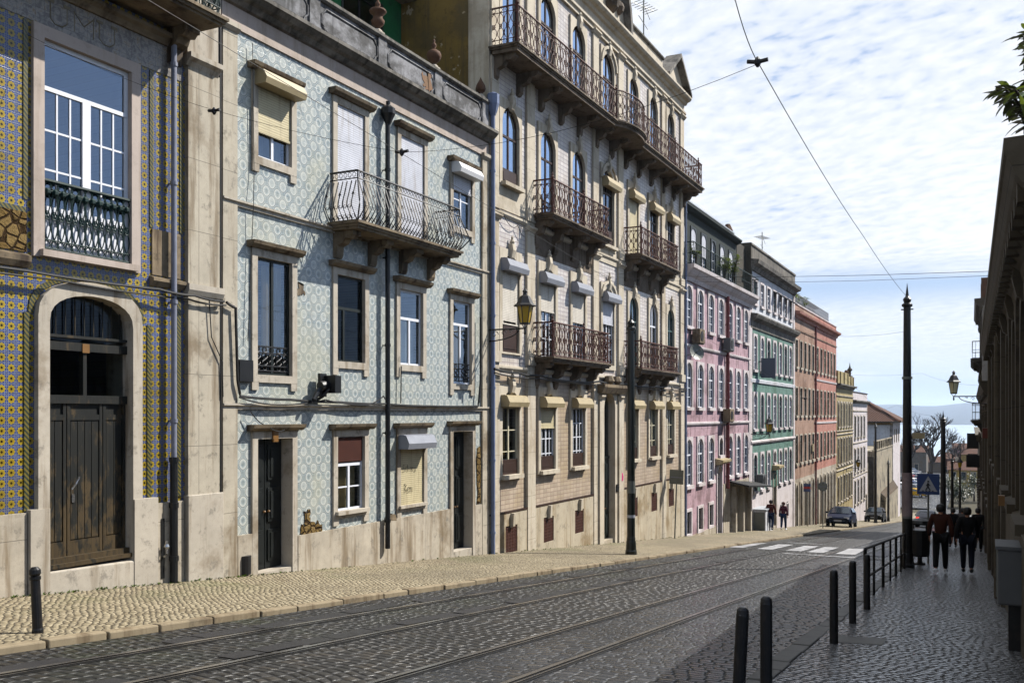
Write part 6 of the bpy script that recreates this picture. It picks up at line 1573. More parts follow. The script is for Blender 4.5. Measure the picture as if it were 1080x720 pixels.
# utility cabinet on the right
uc = thing('utility_cabinet', (.22, 13.4, gz(13.4)), 'pale grey utility cabinet on a dark leg against the right wall', 'cabinet')
mb = MB(); mb.box(.088, .099, 13.07, 13.08, gz(13.4)+.66, gz(13.4)+1.25); mb.box(.085, .099, 13.11, 13.14, gz(13.4)+.9, gz(13.4)+1.0); mb.build('cabinet_door', M['sign_grey'], uc)
mb = MB(); z = gz(13.4); mb.box(.10, .42, 12.75, 13.45, z+.62, z+1.28); mb.build('cabinet_body', M['utility'], uc, bevel=.02)
mb = MB(); mb.box(.08, .44, 12.73, 13.47, z+1.28, z+1.32); mb.build('cabinet_lid', M['utility'], uc)
mb = MB(); mb.box(.22, .40, 12.95, 13.3, z-.1, z+.62); mb.build('leg', M['blackpaint'], uc)
# white kiosk cabinet by the green house
kc = thing('meter_cabinet', (XF+.4, 53.6, gz(53.6)), 'white rendered cabinet with dark side beside the canopy on the left pavement', 'cabinet')
z = gz(53.6); mb = MB(); mb.box(XF+.05, XF+.75, 53.2, 55.2, z-.2, z+1.15); mb.build('cabinet_body', M['palewhite'], kc); mb = MB(); mb.box(XF, XF+.8, 53.15, 55.25, z+1.15, z+1.22); mb.build('cabinet_lid', M['plastic'], kc)
mb = MB(); mb.box(XF+.1, XF+.7, 53.18, 53.198, z, z+1.05); mb.build('cabinet_door', M['sign_grey'], kc)
# air conditioners
for y, z, lab, mt in ((41.25, 4.85, 'rust streaked air conditioner under the first top floor window of the pink house', 'hood'), (46.75, 4.85, 'dark grey air conditioner beside the red downpipe, upper row of the pink house', 'utility'), (46.7, 1.36, 'air conditioner beside the red downpipe, lower row of the pink house', 'hood'), (54.3, -2.3, 'grey air conditioner above the canopy end at the green house corner', 'utility')):
    t = thing('air_conditioner', (XF, y, z), lab, 'air conditioner', 'air conditioners on the facades')
    mb = MB(); mb.box(XF+.12, XF+.48, y-.40, y+.40, z, z+.62); b = mb.build('casing', M[mt], t, bevel=.015)
    mb = MB(); mb.lathe([(.02,0),(.22,.0),(.22,.02),(.02,.02)], (0,0,0), 16); V = [(XF+.48+v[2], y+v[0]-.1, z+.31+v[1]) for v in mb.v]; m2 = MB(); m2.add(V, mb.f); m2.build('fan_grille', M['cable'], b)
    mb = MB(); mb.box(XF, XF+.46, y-.3, y-.26, z-.05, z-.002); mb.box(XF, XF+.46, y+.26, y+.3, z-.05, z-.002); mb.build('wall_bracket', M['sign_grey'], t)
sd = thing('satellite_dish', (XF+.1, 39.9, 4.2), 'grey dish hanging where the white tiled house meets the pink one', 'dish')
mb = MB(); c = Vector((XF+.55, 39.9, 4.35)); n_ = Vector((.75,-.6,.3)).normalized(); u = n_.cross(Vector((0,0,1))).normalized(); v = n_.cross(u); V = []
for k, (rr, dd) in enumerate(((.02,0),(.2,.03),(.36,.1))):
    for j in range(14): a = 2*PI*j/14; V.append(c + u*rr*math.cos(a) + v*rr*math.sin(a) + n_*dd)
mb.add(V, [(i*14+j, i*14+(j+1)%14, (i+1)*14+(j+1)%14, (i+1)*14+j) for i in range(2) for j in range(14)]); mb.build('dish', M['sign_grey'], sd)
mb = MB(); mb.tube([(XF, 39.9, 4.2), c, c+n_*.4], .02, 5); mb.build('dish_arm', M['sign_grey'], sd)
# roof aerials
def aerial(x, y, z, h, label, yag=True):
    t = thing('tv_aerial', (x, y, z), label, 'aerial', 'roof aerials'); mb = MB(); mb.tube([(x, y, z), (x, y, z+h)], .028, 6); mb.build('mast', M['sign_grey'], t)
    mb = MB(); zz = z+h-.35
    mb.tube([(x-.2, y-.7, zz-.05), (x+.2, y+.7, zz+.05)], .016, 4)
    for k in range(7): q = -.6+.2*k; mb.tube([(x+.2*q-.3, y+q+.1, zz), (x+.2*q+.3, y+q-.1, zz)], .012, 4)
    if yag:
        for s in (-1, 1): mb.tube([(x, y, zz+.1), (x+.1, y+s*.5, zz-.35)], .014, 4)
        mb.tube([(x, y, z+h*.6), (x+.1, y-.9, z+h*.58)], .014, 4); mb.tube([(x, y, z+h*.6), (x-.1, y+.8, z+h*.62)], .014, 4)
    mb.build('aerial_rods', M['sign_grey'], t)
aerial(XF-.6, 36.4, 15.9, 2.5, 'thin tv aerial on the roof of the white tiled balcony house'); aerial(XF-1.2, 61.6, 11.1, 2.3, 'tv aerial on the parapet of the sea green house')

# ------------------------------------------------------------------ overhead wires
def wire(pts, label, r=.006, sag=.0, group='overhead tram wires', ins=()):
    t = thing('overhead_wire', pts[0], label, 'wire', group)
    cable(pts, r, 'cable', t, 'cable', sag)
    for p in ins:
        mb = MB(); p = Vector(p); mb.tube([p+Vector((-.10,0,.02)), p, p+Vector((.10,0,.01))], .022, 6); mb.lathe([(.012,-.05),(.032,-.02),(.032,.02),(.012,.05)], p, 8); mb.build('insulator', M['blackpaint'], t)
wire([(-7.0, y, gz(y)+6.13) for y in (-12, 10, 30, 52, 80, 115, 150)], 'long tram wire running down the left track past the facades', 0.0036, ins=[(-7.0, 41.8, gz(41.8)+6.1)])
wire([(-2.0, -6, 5.9), (-2.0, 8.4, 5.36), (-2.0, 9.35, 5.12), (-2.0, 18, 4.9), (-2.0, 28.35, 4.95)], 'cable from the top of the postered pole up across the sky', 0.0047, .06, ins=[(-2.0, 9.3, 5.12)])
wire([(XF, 8.6, 6.9), (-9.6, 9.6, 5.9), (-7.0, 10.66, 5.20), (-4.5, 10.1, 4.99), (-2.0, 9.35, 5.12)], 'span wire from the yellow tiled house across to the sky cable, with two insulators', 0.0029, .05, ins=[(-9.4, 9.7, 5.82), (-7.0, 10.66, 5.2)])
wire([(XF+.1, 29.3, 6.42), (0, 15.2, 3.75)], 'twin cable from the white tiled house over to the right cornice', 0.0043, .12)
wire([(XF+.1, 29.5, 6.34), (0, 15.3, 3.7)], 'lower strand of the twin cable to the right cornice', 0.0033, .16)
wire([(XF+.1, 56, 7.0), (-7, 42, 5.2), (-2.0, 28.35, 4.0)], 'span wire from the postered pole to the sea green house', 0.0036, .15)
wire([(XF+.1, 97, 1.7), (-6, 75, 2.4), (-2.12, 55, 1.6)], 'thin span wire from the second right pole to the lilac white house', 0.0050, .2)
wire([(XF+.1, 80, 5.1), (-4, 70, 4.5), (-.2, 55, 3.2)], 'pair of thin wires over the far street', 0.0050, .2)
wire([(-4.4, y, gz(y)+6.0) for y in (34, 60, 90, 120, 150)], 'tram wire over the right track in the distance', 0.0043)
wire([(XF+.14, 66, -.2), (XF+.2, 52.8, 1.9), (XF+.25, 40.2, 1.1)], 'sagging cable along the pink and green fronts', 0.0057, .3, 'facade cables')

# ------------------------------------------------------------------ cars
def car_paint(name, col): 
    t = NT(name); return t.out(col, .38, .12, Coat_Weight=.05, Coat_Roughness=.05)
M['car_glass'] = simple('car glass', (.05,.07,.09), .06, .8, var=.05)
M['red_light'] = simple('red tail lamp', (.5,.01,.01), .25, .5, var=.05)
lit = NT('lit tail lamp').out((.6,.02,.01), .3, .5, Emission_Color=(1,.04,.02,1), Emission_Strength=1.0); M['lit_lamp'] = lit
M['head_light'] = simple('head lamp', (.6,.62,.65), .12, .6, var=.05)
def car(loc, paint, label, group, heading=PI, van=False, tail='red_light', L=4.2, W=1.74, Hh=1.46, pitch=None):
    """Nose towards -y when heading is pi."""
    t = thing('car', loc, label, 'car', group); o = loc
    st = [(-2.1,.42,.62,None,.70),(-1.95,.30,.72,None,.86),(-1.30,.24,.86,None,.98),(-.95,.22,.92,.94,1.0),(-.35,.22,.95,1.40,1.0),(.35,.22,.96,1.47,1.0),(1.10,.22,.97,1.42,.99),(1.62,.24,.98,1.20 if not van else 1.42,.96),(1.95,.28,.94,.98 if not van else 1.3,.92),(2.1,.40,.84,None,.86)]
    mb = MB(); V = []; ns = 0
    for y, zb, zs, zr, wf in st:
        w = W/2*wf; zr2 = zr*Hh/1.46 if zr else zs+.02; cw = w*(.70 if zr and zr > 1.1 else .86)
        sec = [(w*.82, zb), (w*.98, zb+.12), (w, (zb+zs)/2), (w*.95, zs), (cw, zr2-.05 if zr else zs+.01), (cw*.75, zr2)]
        sec = sec + [(-x, z) for x, z in reversed(sec)]; ns = len(sec)
        V += [(o[0]+x, o[1]-y*L/4.2*1.0, o[2]+z) for x, z in sec]
    n = len(st); F = [(i*ns+j, i*ns+(j+1)%ns, (i+1)*ns+(j+1)%ns, (i+1)*ns+j) for i in range(n-1) for j in range(ns)]
    F += [tuple(range(ns)), tuple((n-1)*ns+j for j in range(ns))]; mb.add(V, F)
    b = mb.build('body', paint, t, smooth=False); b.modifiers.new('bevel', 'BEVEL').width = .03
    P = lambda x, y, z: (o[0]+x, o[1]-y*L/4.2, o[2]+z)
    g = MB(); hz = Hh/1.46
    g.quad(P(-.66,-.93,.965), P(.66,-.93,.965), P(.55,-.36,1.37*hz), P(-.55,-.36,1.37*hz)); V = g.v; g.v = [(x, y+.012, z+.02) for x, y, z in V]; g.build('windscreen', M['car_glass'], b)
    g = MB(); y1 = 1.66 if not van else 1.98; g.quad(P(-.6,y1+.06,1.02), P(.6,y1+.06,1.02), P(.52,y1-.32,1.33*hz), P(-.52,y1-.32,1.33*hz)); g.v = [(x, y-.05, z+.02) for x, y, z in g.v]; g.build('rear_window', M['car_glass'], b)
    for s in (-1, 1):
        g = MB(); g.quad(P(s*.842,-.62,1.0), P(s*.845,1.25,1.02), P(s*.66,.98,1.36*hz), P(s*.65,-.28,1.35*hz)); g.v = [(x+s*.015, y, z+.01) for x, y, z in g.v]; g.build('side_window', M['car_glass'], b)
        g = MB(); g.box(*sorted((P(s*.40,0,0)[0], P(s*.74,0,0)[0])), *sorted((P(0,-2.06,0)[1], P(0,-1.9,0)[1])), o[2]+.58, o[2]+.72); g.build('headlight', M['head_light'], t)
        g = MB(); g.box(*sorted((P(s*.52,0,0)[0], P(s*.76,0,0)[0])), *sorted((P(0,2.0,0)[1], P(0,2.11,0)[1])), o[2]+.66, o[2]+.86); g.build('tail_light', M[tail], t)
        g = MB(); g.box(*sorted((P(s*.86,0,0)[0], P(s*1.02,0,0)[0])), *sorted((P(0,-.78,0)[1], P(0,-.66,0)[1])), o[2]+.95, o[2]+1.08); g.build('mirror', paint, t)
        for yy in (-1.32, 1.30):
            g = MB(); cx = s*(W/2-.10)
            for dx, rr in ((0, .31),):
                g.add([P(cx+d, yy+rr*math.cos(2*PI*k/18), .31+rr*math.sin(2*PI*k/18)) for d in (-.1, .1) for k in range(18)], [tuple(range(18)), tuple(range(18,36))] + [(k,(k+1)%18,18+(k+1)%18,18+k) for k in range(18)])
            w = g.build('wheel', M['rubber'], t)
            g = MB(); g.add([P(cx+s*.103, yy+.2*math.cos(2*PI*k/14), .31+.2*math.sin(2*PI*k/14)) for k in range(14)], [tuple(range(14))]); g.build('rim', M['chrome'], w)
    g = MB(); g.box(*sorted((P(-.26,0,0)[0], P(.26,0,0)[0])), *sorted((P(0,-2.13,0)[1], P(0,-2.105,0)[1])), o[2]+.40, o[2]+.51); g.build('number_plate', M['sign_white'], t)
    g = MB(); g.box(*sorted((P(-.5,0,0)[0], P(.5,0,0)[0])), *sorted((P(0,-2.12,0)[1], P(0,-2.06,0)[1])), o[2]+.52, o[2]+.60); g.build('grille', M['cable'], t)
    t.rotation_euler = (math.atan(SL)*-1 if pitch is None else pitch, 0, heading-PI)
    return t
# the car is drawn with its nose at larger y; heading 0 turns the nose towards the viewer
dk = car_paint('dark blue black car paint', (.02,.035,.075)); bk = car_paint('black car paint', (.01,.01,.012)); gy = car_paint('silver grey car paint', (.30,.31,.33)); wh = car_paint('white car paint', (.7,.7,.7)); yl = car_paint('yellow taxi paint', (.55,.36,.02)); bl = car_paint('blue car paint', (.03,.07,.2)); rd = car_paint('red car paint', (.35,.02,.02))
def flip(t): t.rotation_euler[0] = -t.rotation_euler[0]; return t
def place_car(x, y, paint, label, group, toward, **kw):
    t = car((x, y, gz(y)+kw.pop('dz', 0)), paint, label, group, **kw); s = math.atan((gz(y-1)-gz(y+1))/2)
    t.rotation_euler = (s, 0, PI) if toward else (-s, 0, 0)
    if toward: t.rotation_euler = Euler((s, 0, PI)); t.rotation_euler = (Matrix.Rotation(-s, 3, 'X') @ Matrix.Rotation(PI, 3, 'Z')).to_euler()
    return t
place_car(-9.5, 72.3, dk, 'dark blue black car facing the viewer, half on the left pavement by the coral house', 'cars along the left kerb', True)
place_car(-9.9, 99.5, bk, 'second dark car facing the viewer, further down by the retaining wall', 'cars along the left kerb', True)
place_car(-4.75, 90.0, gy, 'dark grey car driving away with lit red tail lamps', 'cars in the road', False, tail='lit_lamp', dz=ROAD)
q = [(188, -11.6, yl, 'yellow taxi, lowest of the distant cars behind the postered pole'), (197, -12.4, gy, 'silver car just above the yellow taxi'), (204, -13.2, bl, 'blue car in the middle of the distant parked row'), (211, -13.6, wh, 'white car in the distant parked row'),
     (218, -14.2, rd, 'red car in the distant parked row'), (225, -14.8, wh, 'white car high in the distant parked row'), (232, -15.2, gy, 'silver car high in the distant parked row'), (239, -15.8, dk, 'dark car, highest of the distant parked row'),
     (200, -15.0, wh, 'white car at the far left of the distant parked cars'), (214, -16.6, bk, 'black car at the far left of the distant parked cars')]
for y, x, pt, lab in q:
    t = place_car(x, y, pt, lab, 'distant parked cars', True); t.rotation_euler[2] += 1.0

# ------------------------------------------------------------------ people
def skin_mesh(V, E, R, name, mat, sub=1):
    me = bpy.data.meshes.new(name); me.from_pydata([tuple(v) for v in V], E, []); ob = bpy.data.objects.new(name, me); COL.objects.link(ob)
    sk = ob.modifiers.new('skin', 'SKIN'); sk.use_smooth_shade = True
    L = me.skin_vertices[0].data
    for i, r in enumerate(R): L[i].radius = (r, r) if not isinstance(r, tuple) else r; L[i].use_root = (i == 0)
    s = ob.modifiers.new('sub', 'SUBSURF'); s.levels = sub; s.render_levels = sub
    dg = bpy.context.evaluated_depsgraph_get(); dg.update()
    out = bpy.data.meshes.new_from_object(ob.evaluated_get(dg)); out.name = name
    bpy.data.objects.remove(ob); out.materials.clear(); out.materials.append(mat); out.polygons.foreach_set('use_smooth', [True]*len(out.polygons))
    return out
def person(x, y, label, top, legs, shoe='blackpaint', s=1.0, stride=.28, ph=1, arm=.18, hair='hair', long_hair=False, bag=None, hw=1.0, rot=0, bend=0.0, group='people walking down the right pavement', coat=.0):
    z = gz(y); t = thing('person', (x, y, z), label, 'person', group, rot)
    k = s/1.75
    f1, f2 = stride*ph, -stride*ph
    kz1, kz2 = .50, .47
    J = {'pel': (0,0,.95), 'sp': (0,0,1.14), 'ch': (0,.015,1.32), 'nk': (0,.0,1.46), 'n2': (0,.015,1.53), 'hd': (0,.035,1.62), 'ht': (0,.03,1.70),
         'sl': (-.17*hw,0,1.42), 'sr': (.17*hw,0,1.42), 'el': (-.235*hw,-arm*ph*.5-.03,1.15), 'er': (.235*hw,arm*ph*.5-.03,1.15), 'wl': (-.245*hw,-arm*ph+.07,.92), 'wr': (.245*hw,arm*ph+.07,.92), 'pl': (-.245*hw,-arm*ph+.09,.84), 'pr': (.245*hw,arm*ph+.09,.84),
         'hl': (-.09,0,.92), 'hr': (.09,0,.92), 'kl': (-.10,f1*.55+.05,.50), 'kr': (.10,f2*.35+.06,.50), 'al': (-.10,f1*.95,.09 if f1 > 0 else .17), 'ar': (.10,f2*.95,.09 if f2 > 0 else .17),
         'tl': (-.115,f1*.95+.17,.035 if f1 > 0 else .06), 'tr': (.115,f2*.95+.17,.035 if f2 > 0 else .06)}
    J = {a: Vector(v)*k for a, v in J.items()}
    Rr = {'pel': .13, 'sp': .12, 'ch': (.155*hw,.125), 'nk': .065, 'n2': .055, 'hd': (.082,.098), 'ht': (.07,.085), 'sl': .06, 'sr': .06, 'el': .043, 'er': .043, 'wl': .03, 'wr': .03, 'pl': (.042,.022), 'pr': (.042,.022),
          'hl': .09, 'hr': .09, 'kl': .06, 'kr': .06, 'al': .042, 'ar': .042, 'tl': .034, 'tr': .034}
    def grow(names, edges, add, nm, mt):
        idx = {a: i for i, a in enumerate(names)}
        rr = [tuple((q+add)*k for q in Rr[a]) if isinstance(Rr[a], tuple) else (Rr[a]+add)*k for a in names]
        return skin_mesh([J[a] for a in names], [(idx[a], idx[b]) for a, b in edges], rr, nm, mt)
    allE = [('pel','sp'),('sp','ch'),('ch','nk'),('nk','n2'),('n2','hd'),('hd','ht'),('ch','sl'),('ch','sr'),('sl','el'),('sr','er'),('el','wl'),('er','wr'),('wl','pl'),('wr','pr'),('pel','hl'),('pel','hr'),('hl','kl'),('hr','kr'),('kl','al'),('kr','ar'),('al','tl'),('ar','tr')]
    body = grow(list(J), allE, -.008, 'body', M['skin'])
    mb = MB()
    for s_, p, w in ((-1,'pl','wl'), (1,'pr','wr')):                       # fingers and thumb rooted in the palm
        c = J[p]; dn = (J[p]-J[w]).normalized(); fw = Vector((0,1,0))
        for q, ln in ((-.030,.075),(-.010,.088),(.010,.082),(.030,.062)):
            b0 = c + fw*q*k; mb.tube([b0, b0+dn*ln*.55*k, b0+dn*ln*k+Vector((-s_*.018*k,0,0))], [.009*k,.0085*k,.006*k], 5)
        b0 = c - dn*.03*k + fw*.03*k; mb.tube([b0, b0+fw*.035*k+dn*.03*k, b0+fw*.04*k+dn*.065*k], [.011*k,.010*k,.007*k], 5)
    hd = J['hd']; mb.tube([hd+Vector((0,.085,.01))*k, hd+Vector((0,.115,-.02))*k, hd+Vector((0,.09,-.035))*k], [.010*k,.016*k,.008*k], 5)
    for s_ in (-1, 1): mb.lathe([(.004*k,-.03*k),(.022*k,0),(.004*k,.03*k)], hd+Vector((s_*.083,.0,-.01))*k, 6)
    bm = [tuple(v.co) for v in body.vertices]; bf = [tuple(p.vertices) for p in body.polygons]
    full = MB(); full.add(bm, bf); full.add(mb.v, mb.f); put(full.mesh('body', M['skin'], smooth=True), 'body', t)
    J0 = dict(J)
    tn = ['pel','sp','ch','nk','sl','sr','el','er','wl','wr']; te = [('pel','sp'),('sp','ch'),('ch','nk'),('ch','sl'),('ch','sr'),('sl','el'),('sr','er'),('el','wl'),('er','wr')]
    J['pel'] = J0['pel'] - Vector((0,0,.06+coat))*k
    put(grow(tn, te, .022, 'jacket', top), 'jacket', t); J['pel'] = J0['pel']
    ln_ = ['pel','hl','hr','kl','kr','al','ar']; le = [('pel','hl'),('pel','hr'),('hl','kl'),('hr','kr'),('kl','al'),('kr','ar')]
    put(grow(ln_, le, .022, 'trousers', legs), 'trousers', t)
    for a, b in (('al','tl'),('ar','tr')):
        m2 = MB(); p, q2 = J[a], J[b]; d = (q2-p)
        m2.tube([p+Vector((0,-.06,-.045))*k, p+Vector((0,0,-.035))*k, p.lerp(q2,.6)+Vector((0,0,-.0))*k, q2+Vector((0,.06,0))*k], [.04*k,.052*k,.046*k,.024*k], 8); m2.build('shoe', M[shoe], None).parent = t
    m2 = MB(); hd = J['hd']
    rows = [(.03,.118,-.0),(.075,.10,-.01),(.102,.055,-.015),(.106,.0,-.02),(.098,-.05,-.022)] + ([(.10,-.12,-.035),(.10,-.20,-.045),(.075,-.27,-.05)] if long_hair else [(.07,-.085,-.03)])
    rows = list(reversed(rows)); m2.lathe([(r_*k, z_*k) for r_, z_, d_ in rows], hd+Vector((0,-.022,.0))*k, 12)
    put(m2.mesh('hair', M[hair], smooth=True), 'hair', t)
    if bag:
        b = thing('bag', (x, y, z), bag[1], 'bag')
        m2 = MB(); c = Vector((x,y,z)) + J['wl' if bag[0] < 0 else 'wr']*1.0 + Vector((0,-.06,.02))*k
        m2.add([(c.x+sx*.05, c.y+sy*(.12+.03*(sz<0)), c.z+.0+sz*.11) for sz in (-1,1) for sy in (-1,1) for sx in (-1,1)], [(0,1,3,2),(4,6,7,5),(0,4,5,1),(2,3,7,6),(0,2,6,4),(1,5,7,3)])
        bb = m2.build('bag_body', M['blackpaint'], b, bevel=.03)
        m2 = MB(); sh = Vector((x,y,z)) + J['sl' if bag[0] < 0 else 'sr']*1.02; m2.tube([c+Vector((0,-.1,.1)), sh+Vector((0,-.05,.09)), sh+Vector((0,.02,.09)), c+Vector((0,.1,.1))], .012, 5); m2.build('strap', M['blackpaint'], b)
    return t
cl = lambda n, c: simple(n, c, .85, .15, var=.18, sc=12)
person(-1.08, 26.47, 'man in a rust brown jacket and dark trousers walking away on the right pavement', cl('rust brown cloth', (.075,.028,.015)), cl('near black trousers', (.012,.012,.014)), 'white', 1.80, .30, -1, .12, hw=1.08)
person(-.48, 27.21, 'person in a black coat and jeans walking away beside the rust brown jacket', cl('black cloth', (.010,.010,.012)), cl('dark denim', (.012,.018,.035)), 'blackpaint', 1.74, .30, 1, .30, hw=1.0, long_hair=False, coat=.12)
person(-1.32, 44.0, 'small distant person in dark clothes, just right of the rust brown jacket', cl('dark grey cloth', (.02,.02,.022)), cl('dark trousers', (.015,.015,.02)), s=1.70, ph=-1)
person(-1.02, 46.5, 'small distant person in a pale grey jacket between the two near walkers', cl('pale grey cloth', (.16,.15,.15)), cl('dark blue trousers', (.015,.018,.03)), s=1.72)
person(-.35, 41.0, 'distant person in dark clothes close to the right wall, behind the black coat', cl('soot cloth', (.014,.014,.016)), cl('charcoal trousers', (.014,.014,.016)), s=1.74, ph=-1)
person(-10.9, 54.1, 'person in a brown red jacket and blue jeans on the sunny left pavement', cl('brown red cloth', (.15,.05,.04)), cl('blue denim', (.035,.06,.12)), 'cable', 1.74, .20, 1, .1, hw=1.08, group='people on the left pavement', hair='bark')
person(-10.62, 56.3, 'person in a maroon top and jeans with a black shoulder bag on the left pavement', cl('maroon cloth', (.12,.025,.05)), cl('blue jeans', (.04,.07,.14)), 'white', 1.66, .18, -1, .1, hw=.95, bag=(-1, 'small black shoulder bag carried by the person in the maroon top'), group='people on the left pavement', hair='iron_red')

# ------------------------------------------------------------------ plants
def leaf(mb, p, d, up, L, W, curl=.25):
    d = d.normalized(); s = d.cross(up)
    s = s.normalized() if s.length > 1e-4 else Vector((1,0,0)); n = s.cross(d)
    pts = []
    for f, w in ((0,.12),(.3,.85),(.6,1.0),(.85,.6),(1,.04)):
        c = p + d*L*f - n*L*curl*f*f; pts.append((c - s*W*w/2 + n*W*.12*w, c, c + s*W*w/2 + n*W*.12*w))
    V = [q for r in pts for q in r]; mb.add(V, [(3*i+j, 3*i+j+1, 3*i+4+j, 3*i+3+j) for i in range(4) for j in range(2)])
def shrub(name, base, stems, leaves, label, mats, L=.15, W=.055, cat='plant', group=None, per=9, stemr=.012):
    t = thing(name, base, label, cat, group); mb = MB(); m1, m2 = MB(), MB()
    for st in stems:
        P = [Vector(p) for p in st]; mb.tube(P, [stemr*(1-.5*i/len(P)) for i in range(len(P))], 5)
        tip = P[-1]; tdir = (P[-1]-P[-2]).normalized()
        for i in range(leaves):
            f = random.uniform(.35, 1.0); q = f*(len(P)-1); a = int(min(q, len(P)-2)); p = P[a].lerp(P[a+1], q-a)
            an = random.uniform(0, 2*PI); d = Vector((math.cos(an), math.sin(an), random.uniform(-.75, .45))) + tdir*.5
            leaf(m1 if random.random() < .8 else m2, p, d, Vector((0,0,1)), L*random.uniform(.7,1.25), W*random.uniform(.8,1.2), random.uniform(.1,.5))
    mb.build('stem', M['bark'], t); m1.build('foliage', M[mats[0]], t, smooth=True)
    if m2.v: m2.build('foliage', M[mats[1]], t, smooth=True)
    return t
random.seed(21)
bx_, by_ = .38, 8.75
st = []
for k in range(13):
    a = random.uniform(0, 6.28); h = random.uniform(.25, 1.55)
    if k < 6: st.append([(bx_, by_, 3.8), (bx_-.08, by_-.2+.05*k, 4.0), (bx_-.10-.05*(k%3), by_-.45+.10*k, 4.05+.06*k), (bx_-.20-.06*(k % 3), by_-.75+.2*k, 4.12+.07*k)])
    else: st.append([(bx_, by_, 3.8), (bx_, by_-.1, 4.2), (bx_+.02, by_-.15+.04*(k-6), 4.42+.05*(k-6)), (bx_-.06-.05*(k%2), by_-.3+.08*(k-6), 4.55+.065*(k-6))])
shrub('roof_shrub', (bx_, by_, 3.8), st, 15, 'glossy large leaved shrub growing above the right hand cornice', ('leaf', 'leaf2'), .165, .055, stemr=.014)
def ball_plant(base, n, h, spread, label, L=.16, W=.06, group=None, mats=('leaf2', 'leaf')):
    st = []
    for k in range(n):
        a = random.uniform(0, 6.28); s = random.uniform(.2, 1)*spread; b = Vector(base)
        st.append([b, b+Vector((s*.3*math.cos(a), s*.3*math.sin(a), h*.5)), b+Vector((s*math.cos(a), s*math.sin(a), h*random.uniform(.6,1.1)))])
    return shrub('potted_plant', base, st, 14, label, mats, L, W, group=group)
g_ = 'plants on the attic terrace'
ball_plant((XF+.35, 45.7, 8.25), 9, 1.0, .6, 'bushy green plant spilling over the attic railing of the pink house', .22, .08, g_); ball_plant((XF+.45, 47.3, 8.25), 12, 1.35, .7, 'tallest yellow green plant on the attic terrace of the pink house', .24, .09, g_)
ball_plant((XF+.4, 40.5, 8.25), 6, .9, .4, 'small plant at the near end of the attic terrace', .16, .07, g_)
for y, lab in ((67.2, 'green plant at the near end of the salmon roof terrace'), (69.2, 'second green plant on the salmon roof terrace'), (71.6, 'third green plant on the salmon roof terrace, by the parasol')): ball_plant((XF-.5, y, 9.3), 10, 1.0, .8, lab, .28, .11, 'plants on the salmon roof terrace')
for k in range(6):
    y = 73.2+2.0*k; t = thing('terrace_chair', (XF-.8, y, 9.3), 'white garden chair on the salmon roof terrace', 'chair', 'chairs on the roof terrace'); x = XF-.8
    mb = MB(); mb.box(x-.25, x+.25, y-.25, y+.25, 9.72, 9.77); mb.build('seat', M['plastic'], t)
    mb = MB(); mb.box(x-.25, x-.2, y-.25, y+.25, 9.8, 10.25); mb.build('backrest', M['plastic'], t)
    for sx in (-.22, .22):
        for sy in (-.22, .22): mb = MB(); mb.box(x+sx-.02, x+sx+.02, y+sy-.02, y+sy+.02, 9.3, 9.72); mb.build('leg', M['plastic'], t)

def bare_tree(name, x, y, z, H, spread, label, seed, twigs=5):
    random.seed(seed); t = thing(name, (x, y, z), label, 'tree', 'bare trees'); tr = MB(); cr = MB()
    def grow(p, d, L, r, lev):
        mb = tr if lev < 1 else cr; P = [p]; q = p
        for k in range(3):
            d = (d + Vector((random.gauss(0,.13), random.gauss(0,.13), random.gauss(.05,.08)))).normalized(); q = q + d*L/3; P.append(q)
        mb.tube(P, [r, r*.86, r*.74, r*.62], 5 if lev < 3 else 3)
        if lev >= twigs: return
        for c in range(3 if lev > 0 else 5):
            a = random.uniform(0, 6.28); s = random.uniform(.45, .95)*spread; nd = (d + Vector((math.cos(a)*s, math.sin(a)*s, random.uniform(-.1,.3)))).normalized()
            grow(P[-1] if c < 2 else P[2], nd, L*random.uniform(.62,.82), r*.64, lev+1)
    grow(Vector((x,y,z)), Vector((0,0,1)), H*.27, H*.026, 0)
    tr.build('trunk', M['bark'], t); cr.build('crown', M['bark'], t)
bare_tree('bare_tree', -11.2, 228, gz(228), 17.5, .95, 'large bare winter tree with a dense round crown in front of the water', 4, 6)
bare_tree('bare_tree', -17.0, 246, gz(245), 13, 1.0, 'smaller bare tree left of the large one, beside the villa', 9, 5)
bare_tree('bare_tree', -6.5, 262, gz(262), 12, 1.0, 'bare tree right of the large one, behind the second pole', 14, 5)
random.seed(8)
def evergreen(x, y, H, Rw, label):
    z = gz(y); t = thing('evergreen_tree', (x, y, z), label, 'tree', 'evergreens at the foot of the hill'); mb = MB(); mb.tube([(x,y,z-.3),(x,y,z+H*.45),(x+.1,y,z+H*.8)], [.16,.12,.05], 6); mb.build('trunk', M['bark'], t)
    lf = MB()
    for _ in range(42):
        a = random.uniform(0, 6.28); r = Rw*random.random()**.5; c = Vector((x+r*math.cos(a), y+r*math.sin(a), z+H*(.35+.62*random.random()*(1-.5*(r/Rw)**2))))
        for k in range(34):
            v = Vector((random.gauss(0,1), random.gauss(0,1), random.gauss(0,1))).normalized(); leaf(lf, c+v*random.uniform(.1,.75), v+Vector((0,0,-.3)), Vector((0,0,1)), .30, .14)
    lf.build('crown', M['leaf'], t)
for a in ((-4.3, 176, 4.2, 2.0, 'dark round evergreen in the middle distance, just left of the lamp post'), (-2.2, 186, 5.0, 2.4, 'taller dark evergreen beside the right hand houses far down the street'), (-6.6, 196, 3.6, 2.2, 'low dark evergreen behind the crossing sign far away'), (-23, 205, 5.5, 3, 'dark evergreen behind the villa end, left of the parked cars')): evergreen(*a)

